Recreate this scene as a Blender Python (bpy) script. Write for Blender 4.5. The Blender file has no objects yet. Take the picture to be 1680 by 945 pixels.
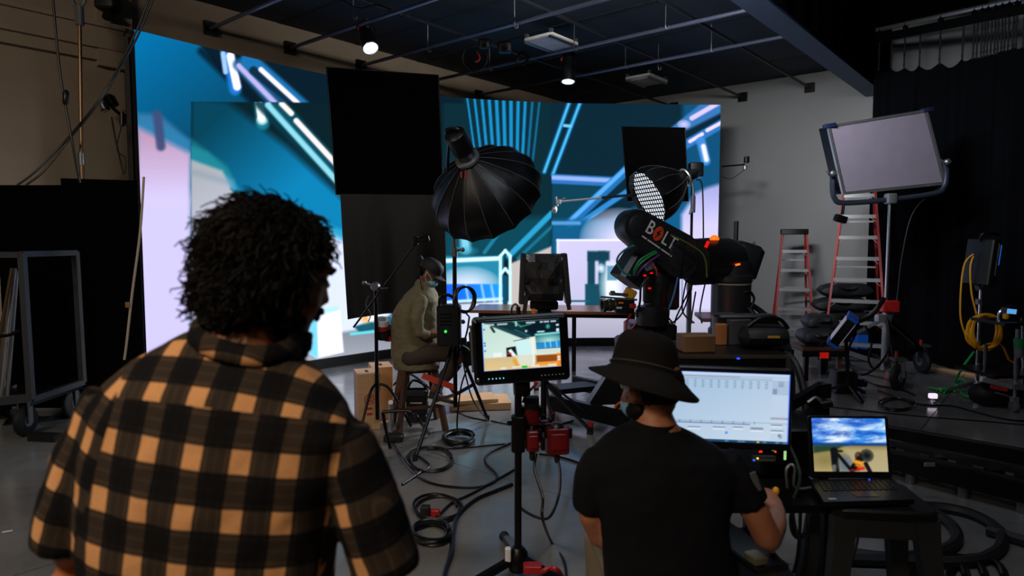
import bpy, math, random
import numpy as np
from mathutils import Vector, Matrix, noise as mnoise
random.seed(7); np.random.seed(7)
SC = bpy.context.scene
COL = SC.collection
PI = math.pi

# ------------------------------------------------------------------ camera
FPX = 1090.0; PITCH = math.radians(4.0); CAMZ = 1.70
cd = bpy.data.cameras.new('camera'); cam = bpy.data.objects.new('camera', cd); COL.objects.link(cam)
cam.location = (0, 0, CAMZ); cam.rotation_euler = (PI/2 - PITCH, 0, 0)
cd.sensor_width = 36; cd.lens = 36*FPX/1680; cd.clip_start = 0.05; cd.clip_end = 100
cd.dof.use_dof = True; cd.dof.focus_distance = 6.3; cd.dof.aperture_fstop = 3.2
SC.camera = cam
# ------------------------------------------------------------------ world, lights, exposure
w = bpy.data.worlds.new('world'); SC.world = w; w.use_nodes = True
w.node_tree.nodes['Background'].inputs[0].default_value = (0.55, 0.62, 0.75, 1)
w.node_tree.nodes['Background'].inputs[1].default_value = 0.012
def area(name, loc, target, size, power, col, spread=180):
    l = bpy.data.lights.new(name, 'AREA'); l.energy = power; l.color = col; l.shape = 'RECTANGLE'
    l.size, l.size_y = size; l.spread = math.radians(spread)
    o = bpy.data.objects.new(name, l); COL.objects.link(o); o.location = loc
    o.rotation_euler = (Vector(target)-Vector(loc)).to_track_quat('-Z', 'Y').to_euler()
    return o
area('assumed_light_behind', (-1.5, -1.3, 4.0), (-0.62, 1.15, 1.1), (1.2, 0.5), 14.5, (1.0, 0.76, 0.54), 60)  # assumed unseen warm source behind the camera, lights the plaid shirt
area('assumed_light_left', (-4.2, 0.2, 4.3), (-4.8, 6.2, 1.6), (1.4, 0.5), 100, (1.0, 0.84, 0.66))  # assumed source out of view, brightens the left wall and floor
area('assumed_light_right', (1.2, 5.5, 4.05), (5.4, 10.4, 2.7), (1.4, 0.3), 52, (0.95, 0.97, 1.0), 85)  # assumed overhead source with no fixture, added to light the right wall
area('added_fill_middle', (0.8, 2.3, 4.5), (0.4, 7.6, 0.4), (2.2, 0.6), 48, (0.82, 0.90, 1.0))  # added fill without a fixture, brightens the middle of the set
area('added_wall_wash', (1.3, 6.2, 4.42), (-1.2, 11.2, 4.25), (1.2, 0.12), 22, (1.0, 0.95, 0.88), 100)  # added unseen wash, brightens the wall strip above the video screen
SC.view_settings.view_transform = 'Standard'; SC.view_settings.look = 'None'
SC.view_settings.gamma = 1; SC.view_settings.use_curve_mapping = False
SC.view_settings.exposure = 0.0

# ------------------------------------------------------------------ geometry of the place
_F = Vector((0, math.cos(PITCH), -math.sin(PITCH))); _U = Vector((0, math.sin(PITCH), math.cos(PITCH)))
CAMP = Vector((0, 0, CAMZ))
def ray(x, y): return _F + Vector((1, 0, 0))*((x-840)/FPX) + _U*((472.5-y)/FPX)
def at(x, y, Y):
    r = ray(x, y); return CAMP + r*(Y/r.y)
def fl(x, y, z=0.0):
    r = ray(x, y); return CAMP + r*((z-CAMZ)/r.z)
HD = math.radians(39.9)
D1 = Vector((math.sin(HD), math.cos(HD), 0))      # along the left wall, away from the camera
D2 = Vector((math.cos(HD), -math.sin(HD), 0))     # along the right wall, to the right
CORNER = Vector((1.6, 14.7, 0)); CEIL = 4.6
UP = Vector((0, 0, 1))

# ------------------------------------------------------------------ materials
def lin(c):
    out = []
    for v in c[:3]:
        v = v/255.0
        out.append(v/12.92 if v <= 0.04045 else ((v+0.055)/1.055)**2.4)
    return tuple(out)
MATS = {}
def M(name, col, rough=0.5, metal=0.0, bump=0.0, bscale=60.0, var=0.12, vscale=6.0, spec=0.5, emit=None, estr=0.0, coat=0.0, stretch=None):
    if name in MATS: return MATS[name]
    m = bpy.data.materials.new(name); m.use_nodes = True; MATS[name] = m
    nt = m.node_tree; b = nt.nodes['Principled BSDF']
    c = lin(col)
    tc = nt.nodes.new('ShaderNodeTexCoord'); src = tc.outputs['Object']
    if stretch:
        mp = nt.nodes.new('ShaderNodeMapping'); mp.inputs['Scale'].default_value = stretch
        nt.links.new(src, mp.inputs['Vector']); src = mp.outputs['Vector']
    n = nt.nodes.new('ShaderNodeTexNoise'); n.inputs['Scale'].default_value = vscale; n.inputs['Detail'].default_value = 4
    nt.links.new(src, n.inputs['Vector'])
    mx = nt.nodes.new('ShaderNodeMix'); mx.data_type = 'RGBA'
    mx.inputs[6].default_value = tuple(v*(1-var) for v in c)+(1,); mx.inputs[7].default_value = tuple(min(1, v*(1+var)) for v in c)+(1,)
    nt.links.new(n.outputs['Fac'], mx.inputs[0]); nt.links.new(mx.outputs[2], b.inputs['Base Color'])
    b.inputs['Roughness'].default_value = rough; b.inputs['Metallic'].default_value = metal
    b.inputs['Specular IOR Level'].default_value = spec; b.inputs['Coat Weight'].default_value = coat
    if bump:
        n2 = nt.nodes.new('ShaderNodeTexNoise'); n2.inputs['Scale'].default_value = bscale; n2.inputs['Detail'].default_value = 3
        nt.links.new(src, n2.inputs['Vector'])
        bp = nt.nodes.new('ShaderNodeBump'); bp.inputs['Strength'].default_value = bump; bp.inputs['Distance'].default_value = 0.01
        nt.links.new(n2.outputs['Fac'], bp.inputs['Height']); nt.links.new(bp.outputs['Normal'], b.inputs['Normal'])
    if emit:
        b.inputs['Emission Color'].default_value = lin(emit)+(1,); b.inputs['Emission Strength'].default_value = estr
    return m
def screen_mat(name, strength=1.0):
    m = bpy.data.materials.new(name); m.use_nodes = True; nt = m.node_tree; b = nt.nodes['Principled BSDF']
    a = nt.nodes.new('ShaderNodeAttribute'); a.attribute_name = 'picture'
    b.inputs['Base Color'].default_value = (0.004, 0.004, 0.005, 1); b.inputs['Roughness'].default_value = 0.55
    b.inputs['Specular IOR Level'].default_value = 0.0
    nt.links.new(a.outputs['Color'], b.inputs['Emission Color']); b.inputs['Emission Strength'].default_value = strength
    return m

black = M('black_paint', (9, 10, 12), 0.5)
blackp = M('black_plastic', (10, 11, 13), 0.4)
blackgl = M('black_gloss', (9, 10, 12), 0.2)
blackm = M('black_metal', (17, 18, 20), 0.36, 0.5)
rubber = M('black_rubber', (16, 17, 18), 0.6)
cablem = M('black_cable_jacket', (8, 8, 9), 0.4)
chrome = M('chrome_steel', (205, 205, 212), 0.22, 1.0, var=0.05)
alu = M('brushed_aluminium', (190, 192, 196), 0.38, 0.85, var=0.08)
steel = M('dull_steel', (120, 122, 126), 0.42, 0.8)
brass = M('worn_brass', (112, 88, 64), 0.4, 0.8)
redm = M('red_plastic', (168, 30, 30), 0.4)
redf = M('red_fibreglass', (160, 24, 24), 0.42)
duve = M('black_duvetyne', (4, 4, 5), 0.95, spec=0.04, var=0.2)
woodl = M('plywood_pale', (196, 152, 108), 0.55, var=0.2, vscale=5, stretch=(1, 1, 9))
woodd = M('dark_stained_wood', (74, 48, 36), 0.4, var=0.25, vscale=8)
white = M('white_paint', (215, 215, 218), 0.5)
grey = M('grey_paint', (92, 94, 98), 0.5)
yellow = M('yellow_cable_jacket', (214, 150, 22), 0.45)
green = M('green_cable_jacket', (34, 150, 74), 0.45)
bluep = M('blue_plastic', (22, 88, 190), 0.35)
orange = M('orange_plastic', (230, 120, 30), 0.4)

# ------------------------------------------------------------------ mesh helpers
def frame_z(d):
    d = Vector(d).normalized(); a = Vector((0, 0, 1)) if abs(d.z) < 0.95 else Vector((1, 0, 0))
    x = a.cross(d).normalized(); y = d.cross(x).normalized()
    return x, y, d
def basis(o, x, y, z):
    m = Matrix.Identity(4)
    for i, v in enumerate((x, y, z, o)):
        for k in range(3): m[k][i] = v[k]
    return m
def yawm(loc, rz): return Matrix.Translation(loc) @ Matrix.Rotation(rz, 4, 'Z')
def smooth_path(pts, sub=6, closed=False):
    P = [Vector(p) for p in pts]; n = len(P); out = []
    rng = range(n if closed else n-1)
    for i in rng:
        if closed: a, b, c, d = P[i-1], P[i], P[(i+1) % n], P[(i+2) % n]
        else: a, b, c, d = P[max(i-1, 0)], P[i], P[i+1], P[min(i+2, n-1)]
        for k in range(sub):
            t = k/sub
            out.append(0.5*((2*b)+(c-a)*t+(2*a-5*b+4*c-d)*t*t+(3*b-a-3*c+d)*t**3))
    if not closed: out.append(P[-1].copy())
    return out
class MB:
    def __init__(s, T=None): s.v = []; s.f = []; s.T = T
    def add(s, vs, fs):
        o = len(s.v)
        s.v += [(s.T @ Vector(p)) if s.T else Vector(p) for p in vs]
        s.f += [tuple(i+o for i in f) for f in fs]; return s
    def box(s, c, d, R=None):
        c = Vector(c); hx, hy, hz = d[0]/2, d[1]/2, d[2]/2
        vs = [Vector((x, y, z)) for x in (-hx, hx) for y in (-hy, hy) for z in (-hz, hz)]
        if R: vs = [R @ q for q in vs]
        return s.add([c+q for q in vs], [(0, 1, 3, 2), (4, 6, 7, 5), (0, 4, 5, 1), (2, 3, 7, 6), (0, 2, 6, 4), (1, 5, 7, 3)])
    def rbox(s, c, d, r=0.01, n=3, R=None, ax=2):
        # box with rounded vertical edges (rounded in the plane perpendicular to axis ax) and eased ends
        a, b = [i for i in range(3) if i != ax]; pts = []
        hx, hy = d[a]/2, d[b]/2; r = min(r, hx*0.99, hy*0.99)
        for (sx, sy, a0) in ((1, 1, 0), (-1, 1, 90), (-1, -1, 180), (1, -1, 270)):
            for k in range(n+1):
                t = math.radians(a0+90*k/n); pts.append((sx*(hx-r)+r*math.cos(t), sy*(hy-r)+r*math.sin(t)))
        m = len(pts); e = min(r*0.5, d[ax]*0.2); rings = []
        for (h, sc) in ((-d[ax]/2, e), (-d[ax]/2+e, 0), (d[ax]/2-e, 0), (d[ax]/2, e)):
            rg = []
            for (x, y) in pts:
                q = [0, 0, 0]; q[a] = x*(1-sc/max(hx, 1e-6)); q[b] = y*(1-sc/max(hy, 1e-6)); q[ax] = h
                q = Vector(q); q = (R @ q) if R else q; rg.append(Vector(c)+q)
            rings.append(rg)
        if ax == 1: rings = rings[::-1]
        return s.loft(rings)
    def loft(s, rings, caps=True, closed=True):
        n = len(rings[0]); vs = [p for r in rings for p in r]; fs = []
        for i in range(len(rings)-1):
            for k in range(n if closed else n-1):
                k2 = (k+1) % n
                fs.append((i*n+k, i*n+k2, (i+1)*n+k2, (i+1)*n+k))
        if caps and closed:
            fs.append(tuple(range(n))[::-1]); fs.append(tuple((len(rings)-1)*n+k for k in range(n)))
        return s.add(vs, fs)
    def cyl(s, p0, p1, r0, r1=None, n=12):
        p0, p1 = Vector(p0), Vector(p1); r1 = r0 if r1 is None else r1
        x, y, d = frame_z(p1-p0)
        rings = [[p+(x*math.cos(2*PI*k/n)+y*math.sin(2*PI*k/n))*r for k in range(n)] for p, r in ((p0, r0), (p1, r1))]
        return s.loft(rings)
    def lathe(s, o, d, prof, n=20, caps=True):
        o = Vector(o); x, y, d = frame_z(d)
        return s.loft([[o+d*h+(x*math.cos(2*PI*k/n)+y*math.sin(2*PI*k/n))*r for k in range(n)] for r, h in prof], caps)
    def tube(s, pts, r, n=8, closed=False):
        P = [Vector(p) for p in pts]; m = len(P); x = None; rings = []
        for i in range(m):
            if closed: t = P[(i+1) % m]-P[i-1]
            else: t = P[min(i+1, m-1)]-P[max(i-1, 0)]
            if t.length < 1e-9: t = Vector((0, 0, 1))
            t.normalize()
            if x is None: x, y, _ = frame_z(t)
            x = (x-t*x.dot(t)); x = x.normalized() if x.length > 1e-6 else frame_z(t)[0]
            y = t.cross(x); rr = r[i] if isinstance(r, (list, tuple)) else r
            rings.append([P[i]+(x*math.cos(2*PI*k/n)+y*math.sin(2*PI*k/n))*rr for k in range(n)])
        if closed: rings.append(rings[0]); return s.loft(rings, caps=False)
        return s.loft(rings)
    def stube(s, pts, r, n=8, sub=6, closed=False): return s.tube(smooth_path(pts, sub, closed), r, n, closed)
    def bar(s, p0, p1, w, h, up=UP):
        p0, p1 = Vector(p0), Vector(p1); d = (p1-p0).normalized(); x = d.cross(Vector(up))
        x = x.normalized() if x.length > 1e-5 else Vector((1, 0, 0)); y = x.cross(d)
        return s.loft([[p+x*a*w/2+y*b*h/2 for a, b in ((-1, -1), (1, -1), (1, 1), (-1, 1))] for p in (p0, p1)])
    def prism(s, poly, m, t):
        # poly in the local xy plane of matrix m, extruded from z=0 to z=t
        return s.loft([[m @ Vector((x, y, z)) for x, y in poly] for z in (0, t)])
    def ball(s, c, r, n=12, m=8, R=None):
        c = Vector(c); r = (r, r, r) if not isinstance(r, (tuple, list)) else r; rings = []
        for i in range(m+1):
            a = -PI/2+PI*(0.02+0.96*i/m); rg = []
            for k in range(n):
                q = Vector((r[0]*math.cos(a)*math.cos(2*PI*k/n), r[1]*math.cos(a)*math.sin(2*PI*k/n), r[2]*math.sin(a)))
                rg.append(c+((R @ q) if R else q))
            rings.append(rg)
        return s.loft(rings)
    def torus(s, c, ax, R, r, n=24, m=8, sx=1.0):
        x, y, d = frame_z(ax); c = Vector(c)
        return s.tube([c+(x*math.cos(2*PI*k/n)*sx+y*math.sin(2*PI*k/n))*R for k in range(n)], r, m, True)
    def sheet(s, grid, t, nrm):
        # a thin solid sheet: grid[i][j] of points, thickened by t along nrm
        nrm = Vector(nrm).normalized(); I, J = len(grid), len(grid[0])
        vs = [Vector(p) for r in grid for p in r]+[Vector(p)+nrm*t for r in grid for p in r]; N = I*J; fs = []
        for i in range(I-1):
            for j in range(J-1):
                a, b, c, d = i*J+j, i*J+j+1, (i+1)*J+j+1, (i+1)*J+j
                fs.append((a, b, c, d)); fs.append((d+N, c+N, b+N, a+N))
        for i in range(I-1):
            fs.append((i*J, (i+1)*J, (i+1)*J+N, i*J+N)); fs.append((i*J+J-1, i*J+J-1+N, (i+1)*J+J-1+N, (i+1)*J+J-1))
        for j in range(J-1):
            fs.append((j, j+N, j+1+N, j+1)); q = (I-1)*J
            fs.append((q+j, q+j+1, q+j+1+N, q+j+N))
        return s.add(vs, fs)
    def build(s, name, mat, parent=None, smooth=True, ang=35, label=None):
        o = Vector(ORG.get(parent, (0, 0, 0))) if parent else Vector((0, 0, 0))
        me = bpy.data.meshes.new(name); me.from_pydata([tuple(p-o) for p in s.v], [], s.f); me.update()
        return link(name, me, mat, parent, smooth, ang, label)
ORG = {}
def link(name, me, mat, parent=None, smooth=True, ang=35, label=None):
    if mat: me.materials.append(mat)
    if smooth:
        me.polygons.foreach_set('use_smooth', [True]*len(me.polygons))
        try: me.set_sharp_from_angle(angle=math.radians(ang))
        except Exception: pass
    ob = bpy.data.objects.new(name, me); COL.objects.link(ob)
    if parent: ob.parent = parent; ORG[ob] = ORG.get(parent, Vector((0, 0, 0)))
    else: ORG[ob] = Vector((0, 0, 0))
    if label: ob['label'] = label
    return ob
def thing(name, label, cat, loc=(0, 0, 0), group=None):
    o = bpy.data.objects.new(name, None); COL.objects.link(o); o.location = loc; o.empty_display_size = 0.1
    ORG[o] = Vector(loc); o['label'] = label; o['category'] = cat
    if group: o['group'] = group
    return o
def tag(o, label, cat, group=None):
    o['label'] = label; o['category'] = cat
    if group: o['group'] = group
    return o
def recenter(o, loc):
    # put a single-mesh thing's origin at its base
    loc = Vector(loc); o.data.transform(Matrix.Translation(-loc)); o.location = loc; ORG[o] = loc; return o
def solo(name, mb, mat, label, cat, group=None, smooth=True):
    o = mb.build(name, mat, None, smooth)
    c = sum(mb.v, Vector())/len(mb.v); z = min(p.z for p in mb.v); recenter(o, (c.x, c.y, z))
    return tag(o, label, cat, group)
def struct(o): o['kind'] = 'structure'; return o
def copy_tree(o, parent=None):
    c = o.copy(); COL.objects.link(c)
    if parent: c.parent = parent
    for ch in [q for q in o.children]: copy_tree(ch, c)
    return c
def text_mesh(txt, size, extrude=0.002, bold=False):
    cu = bpy.data.curves.new('t', 'FONT'); cu.body = txt; cu.size = size; cu.extrude = extrude; cu.align_x = 'CENTER'; cu.align_y = 'CENTER'
    if bold: cu.offset = size*0.012
    cu.resolution_u = 3
    o = bpy.data.objects.new('t', cu); COL.objects.link(o)
    dg = bpy.context.evaluated_depsgraph_get(); me = bpy.data.meshes.new_from_object(o.evaluated_get(dg))
    bpy.data.objects.remove(o); bpy.data.curves.remove(cu); me.materials.clear()
    return me
def text_obj(name, txt, size, T, mat, parent, extrude=0.002, bold=False, sx=1.0):
    me = text_mesh(txt, size, extrude, bold); o = ORG.get(parent, Vector((0, 0, 0)))
    me.transform(Matrix.Translation(-o) @ T @ Matrix.Diagonal((sx, 1, 1, 1)))
    return link(name, me, mat, parent, False)
def fused(name, mb, mat, parent, voxel=0.012, smooth_it=6, noise_amp=0, noise_scale=8, post=None):
    # weld overlapping closed volumes into one continuous skin
    me = bpy.data.meshes.new('tmp'); me.from_pydata([tuple(p) for p in mb.v], [], mb.f); me.update()
    o = bpy.data.objects.new('tmp', me); COL.objects.link(o)
    r = o.modifiers.new('r', 'REMESH'); r.mode = 'VOXEL'; r.voxel_size = voxel; r.use_smooth_shade = True
    if smooth_it:
        sm = o.modifiers.new('s', 'SMOOTH'); sm.iterations = smooth_it; sm.factor = 0.5
    dg = bpy.context.evaluated_depsgraph_get(); dg.update()
    nm = bpy.data.meshes.new_from_object(o.evaluated_get(dg)); bpy.data.objects.remove(o); bpy.data.meshes.remove(me)
    nm.name = name
    if noise_amp:
        nm.calc_loop_triangles()
        N = [v.normal.copy() for v in nm.vertices]
        for v, nn in zip(nm.vertices, N):
            v.co += nn*(noise_amp*mnoise.fractal(v.co*noise_scale, 0.8, 2.0, 3))
    if post: post(nm)
    og = ORG.get(parent, Vector((0, 0, 0))); nm.transform(Matrix.Translation(-og))
    return link(name, nm, mat, parent, True, 180)
def limb(mb, pts, rad, n=14, sq=1.0, side=None):
    # closed tapered limb with rounded ends; rad may hold (a, b) pairs, a along `side`
    P = [Vector(p) for p in pts]; rings = []; m = len(P)
    for i in range(m):
        t = (P[min(i+1, m-1)]-P[max(i-1, 0)]).normalized()
        if side is not None:
            x = Vector(side)-t*Vector(side).dot(t); x = x.normalized() if x.length > 1e-4 else frame_z(t)[0]; y = t.cross(x)
        else: x, y, _ = frame_z(t)
        a, b = rad[i] if isinstance(rad[i], (tuple, list)) else (rad[i], rad[i])
        def ring(c, s): return [c+x*a*s*math.cos(2*PI*k/n)+y*b*s*math.sin(2*PI*k/n) for k in range(n)]
        e = min(a, b)
        if i == 0:
            rings.append(ring(P[0]-t*e*0.8, 0.3)); rings.append(ring(P[0]-t*e*0.5, 0.75))
        rings.append(ring(P[i], 1))
        if i == m-1:
            rings.append(ring(P[i]+t*e*0.5, 0.75)); rings.append(ring(P[i]+t*e*0.8, 0.3))
    mb.loft(rings); return mb
# picture painting on display grids
def seg_d(X, Y, a, b):
    dx, dy = b[0]-a[0], b[1]-a[1]; L = dx*dx+dy*dy+1e-9
    t = np.clip(((X-a[0])*dx+(Y-a[1])*dy)/L, 0, 1)
    return np.hypot(X-a[0]-t*dx, Y-a[1]-t*dy), t
class Paint:
    def __init__(s, X, Y, base): s.X, s.Y = X, Y; s.c = np.zeros(X.shape+(3,)); s.c[:] = base
    def mix(s, a, col):
        col = np.asarray(col, float); a = np.clip(a, 0, 1)[..., None]; s.c = s.c*(1-a)+col*a
    def poly(s, pts, col, soft=2.0, al=1.0, clip=None, grad=None):
        X, Y = s.X, s.Y; ins = np.zeros(X.shape, bool); d = np.full(X.shape, 1e9); n = len(pts)
        for i in range(n):
            a, b = pts[i], pts[(i+1) % n]
            if a[1] != b[1]:
                cr = ((a[1] > Y) != (b[1] > Y)) & (X < (b[0]-a[0])*(Y-a[1])/(b[1]-a[1])+a[0]); ins ^= cr
            d = np.minimum(d, seg_d(X, Y, a, b)[0])
        sd = np.where(ins, d, -d); m = np.clip(0.5+sd/soft, 0, 1)*al
        if clip is not None: m = m*clip
        if grad:
            (p0, p1, c2) = grad; dx, dy = p1[0]-p0[0], p1[1]-p0[1]
            t = np.clip(((X-p0[0])*dx+(Y-p0[1])*dy)/(dx*dx+dy*dy), 0, 1)[..., None]
            col = np.asarray(col, float)*(1-t)+np.asarray(c2, float)*t
        s.mix(m, col)
    def line(s, a, b, wd, col, soft=2.0, al=1.0, clip=None, w2=None):
        d, t = seg_d(s.X, s.Y, a, b); ww = wd/2 if w2 is None else (wd+(w2-wd)*t)/2
        m = np.clip(0.5+(ww-d)/soft, 0, 1)*al
        if clip is not None: m = m*clip
        s.mix(m, col)
    def glow(s, c, rx, ry, col, al=1.0, clip=None, p=1.0):
        m = np.clip(1-np.hypot((s.X-c[0])/rx, (s.Y-c[1])/ry), 0, 1)**p*al
        if clip is not None: m = m*clip
        s.mix(m, col)
    def rect(s, x0, y0, x1, y1, col, soft=1.0, al=1.0, clip=None, grad=None): s.poly([(x0, y0), (x1, y0), (x1, y1), (x0, y1)], col, soft, al, clip, grad)
    def lin(s):
        c = np.clip(s.c, 0, 255)/255
        return np.where(c <= 0.04045, c/12.92, ((c+0.055)/1.055)**2.4)
def grid_picture(name, P, cols, mat, parent):
    # P: (I,J) nested points, cols: (I,J,3) linear colours
    I, J = cols.shape[:2]; o = ORG.get(parent, Vector((0, 0, 0)))
    me = bpy.data.meshes.new(name); vs = (P.reshape(-1, 3)-np.array(o)).tolist()
    fs = [(i*J+j, i*J+j+1, (i+1)*J+j+1, (i+1)*J+j) for i in range(I-1) for j in range(J-1)]
    me.from_pydata(vs, [], fs); me.update()
    a = me.attributes.new('picture', 'FLOAT_COLOR', 'POINT')
    a.data.foreach_set('color', np.concatenate([cols.reshape(-1, 3), np.ones((I*J, 1))], 1).astype(np.float32).ravel())
    return link(name, me, mat, parent, False)
def flat_screen(name, T, w, h, nx, ny, fn, mat, parent):
    # local x right, local z up, screen in the plane y=0; picture units are 0..1 left-right and 0..1 top-down
    u, v = np.meshgrid(np.linspace(0, 1, nx), np.linspace(0, 1, ny)); Pn = Paint(u, v, (0, 0, 0)); fn(Pn)
    P = np.zeros((ny, nx, 3)); Tn = np.array(T)
    loc = np.stack([(u-0.5)*w, np.zeros_like(u), (0.5-v)*h, np.ones_like(u)], -1)
    P = (loc @ Tn.T)[..., :3]
    return grid_picture(name, P[::-1], Pn.lin()[::-1], mat, parent)
# ================================================================== the room
def floor_mat():
    m = bpy.data.materials.new('polished_concrete'); m.use_nodes = True; nt = m.node_tree; b = nt.nodes['Principled BSDF']
    g = nt.nodes.new('ShaderNodeNewGeometry')
    n1 = nt.nodes.new('ShaderNodeTexNoise'); n1.inputs['Scale'].default_value = 0.9; n1.inputs['Detail'].default_value = 8; n1.inputs['Roughness'].default_value = 0.62
    n2 = nt.nodes.new('ShaderNodeTexNoise'); n2.inputs['Scale'].default_value = 3.5; n2.inputs['Detail'].default_value = 4; n2.inputs['Distortion'].default_value = 1.0
    nt.links.new(g.outputs['Position'], n1.inputs['Vector']); nt.links.new(g.outputs['Position'], n2.inputs['Vector'])
    r = nt.nodes.new('ShaderNodeValToRGB'); r.color_ramp.elements[0].position = 0.3; r.color_ramp.elements[1].position = 0.72
    r.color_ramp.elements[0].color = lin((92, 93, 95))+(1,); r.color_ramp.elements[1].color = lin((140, 139, 137))+(1,)
    nt.links.new(n1.outputs['Fac'], r.inputs[0]); nt.links.new(r.outputs[0], b.inputs['Base Color'])
    mr = nt.nodes.new('ShaderNodeMapRange'); mr.inputs[1].default_value = 0.3; mr.inputs[2].default_value = 0.7; mr.inputs[3].default_value = 0.12; mr.inputs[4].default_value = 0.25; b.inputs['IOR'].default_value = 1.6
    nt.links.new(n2.outputs['Fac'], mr.inputs[0]); nt.links.new(mr.outputs[0], b.inputs['Roughness'])
    bp = nt.nodes.new('ShaderNodeBump'); bp.inputs['Strength'].default_value = 0.05; bp.inputs['Distance'].default_value = 0.01
    nt.links.new(n2.outputs['Fac'], bp.inputs['Height']); nt.links.new(bp.outputs['Normal'], b.inputs['Normal'])
    return m
concrete = floor_mat()
jointm = M('joint_filler', (30, 30, 31), 0.8)
fb = MB(); fb.box((0, 5, -0.11), (26, 26, 0.2)); floor = struct(fb.build('floor', jointm, None, False))
for i in range(-4, 5):
    for j in range(-1, 6):
        c = D2*(i*3.1+0.6)+D1*(j*3.1+2.0)
        R = Matrix.Rotation(-HD, 3, 'Z'); s = MB()
        s.box(c+Vector((0, 0, -0.005)), (3.092, 3.092, 0.01), R)
        s.build('floor_slab', concrete, floor, False)
wall_l = M('wall_plaster_tan', (138, 124, 108), 0.85, bump=0.15, bscale=30, var=0.22, vscale=1.6)
wall_r = M('wall_painted_grey', (150, 151, 151), 0.8, bump=0.05, bscale=40, var=0.10, vscale=0.8)
ceilm = M('ceiling_dark_blue', (28, 42, 56), 0.75, var=0.25, vscale=0.9)
nL = Vector((D2.x, D2.y, 0)); nR = -D1
def wallbox(p0, p1, z0, z1, t, outward):
    mb = MB(); a, b = Vector(p0), Vector(p1)
    mb.loft([[Vector((q.x, q.y, z)) for q in (a, b, b+outward*t, a+outward*t)] for z in (z0, z1)]); return mb
struct(wallbox(CORNER-D1*17, CORNER+D1*0.2, 0, CEIL+1.6, 0.2, -nL).build('wall_left', wall_l, None, False))
struct(wallbox(CORNER, CORNER+D2*14, 0, CEIL+1.6, 0.2, D1).build('wall_right', wall_r, None, False))
# ledge band and pilaster on the left wall
band = MB()
for (z0, z1, t) in ((3.66, 3.78, 0.07), (3.78, 4.0, 0.12), (4.0, 4.05, 0.16)):
    a = CORNER-D1*17; b = CORNER-D1*9.3
    band.loft([[Vector((q.x, q.y, z)) for q in (a, b, b+nL*t, a+nL*t)] for z in (z0, z1)])
struct(band.build('trim_1', wall_l, None, False))
pil = MB(); a = CORNER-D1*9.55; b = CORNER-D1*9.2
pil.loft([[Vector((q.x, q.y, z)) for q in (a, b, b+nL*0.1, a+nL*0.1)] for z in (3.6, CEIL)])
struct(pil.build('trim_2', wall_l, None, False))
# ceiling over the stage, ending at a fascia beam
BZ = 4.08
bl = fl(1415, 155, BZ); bw = 0.28
bdir0 = bl - D1*13; 
cm = MB()
q = [CORNER-D1*11+nL*0, CORNER+nL*0, CORNER+D2*((bl-CORNER).dot(D2)+0.1), CORNER+D2*((bl-CORNER).dot(D2)+0.1)-D1*11]
cm.loft([[Vector((p.x, p.y, z)) for p in q] for z in (CEIL, CEIL+0.12)])
ceiling = struct(cm.build('ceiling', ceilm, None, False))
seam = M('ceiling_seam', (14, 20, 27), 0.8)
sb = MB()
for k in range(1, 10):
    p = CORNER+D2*0.02-D1*(k*1.22); e = p+D2*((bl-CORNER).dot(D2)-0.05)
    sb.bar(Vector((p.x, p.y, CEIL-0.004)), Vector((e.x, e.y, CEIL-0.004)), 0.03, 0.012)
sb.build('batten', seam, ceiling, False)
bm_ = MB(); s0 = bl-D1*13; s1 = bl+D1*((CORNER-bl).dot(D1))
for (z0, z1) in ((BZ, BZ+0.7),):
    bm_.loft([[Vector((p.x, p.y, z)) for p in (s0, s1, s1+D2*bw, s0+D2*bw)] for z in (z0, z1)])
beamm = M('beam_blue_lit', (70, 92, 122), 0.6)  # blue in the base colour stands in for blue light on the beam
struct(bm_.build('trim_3', beamm, None, False))
# higher black ceiling right of the beam and the black masking drape above it
hb = MB(); q = [s0+D2*bw, s1+D2*bw, s1+D2*9, s0+D2*9]
hb.loft([[Vector((p.x, p.y, z)) for p in q] for z in (5.6, 5.7)])
struct(hb.build('ceiling_high', M('ceiling_black', (9, 10, 12), 0.9), None, False))
# back of the hall and far side so that light stays in the room
bk = MB(); bk.box((0, -5.6, 2.9), (24, 0.2, 6.2)); struct(bk.build('wall_back', M('wall_dark', (34, 34, 36), 0.9), None, False))
sd = MB(); sd.box((12.2, 3, 2.9), (0.2, 20, 6.2)); struct(sd.build('wall_side', M('wall_dark', (34, 34, 36), 0.9), None, False))
hc = MB(); hc.box((-4, -1.0, 5.0), (16, 9.4, 0.1)); struct(hc.build('ceiling_entry', M('ceiling_black', (9, 10, 12), 0.9), None, False))

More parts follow.
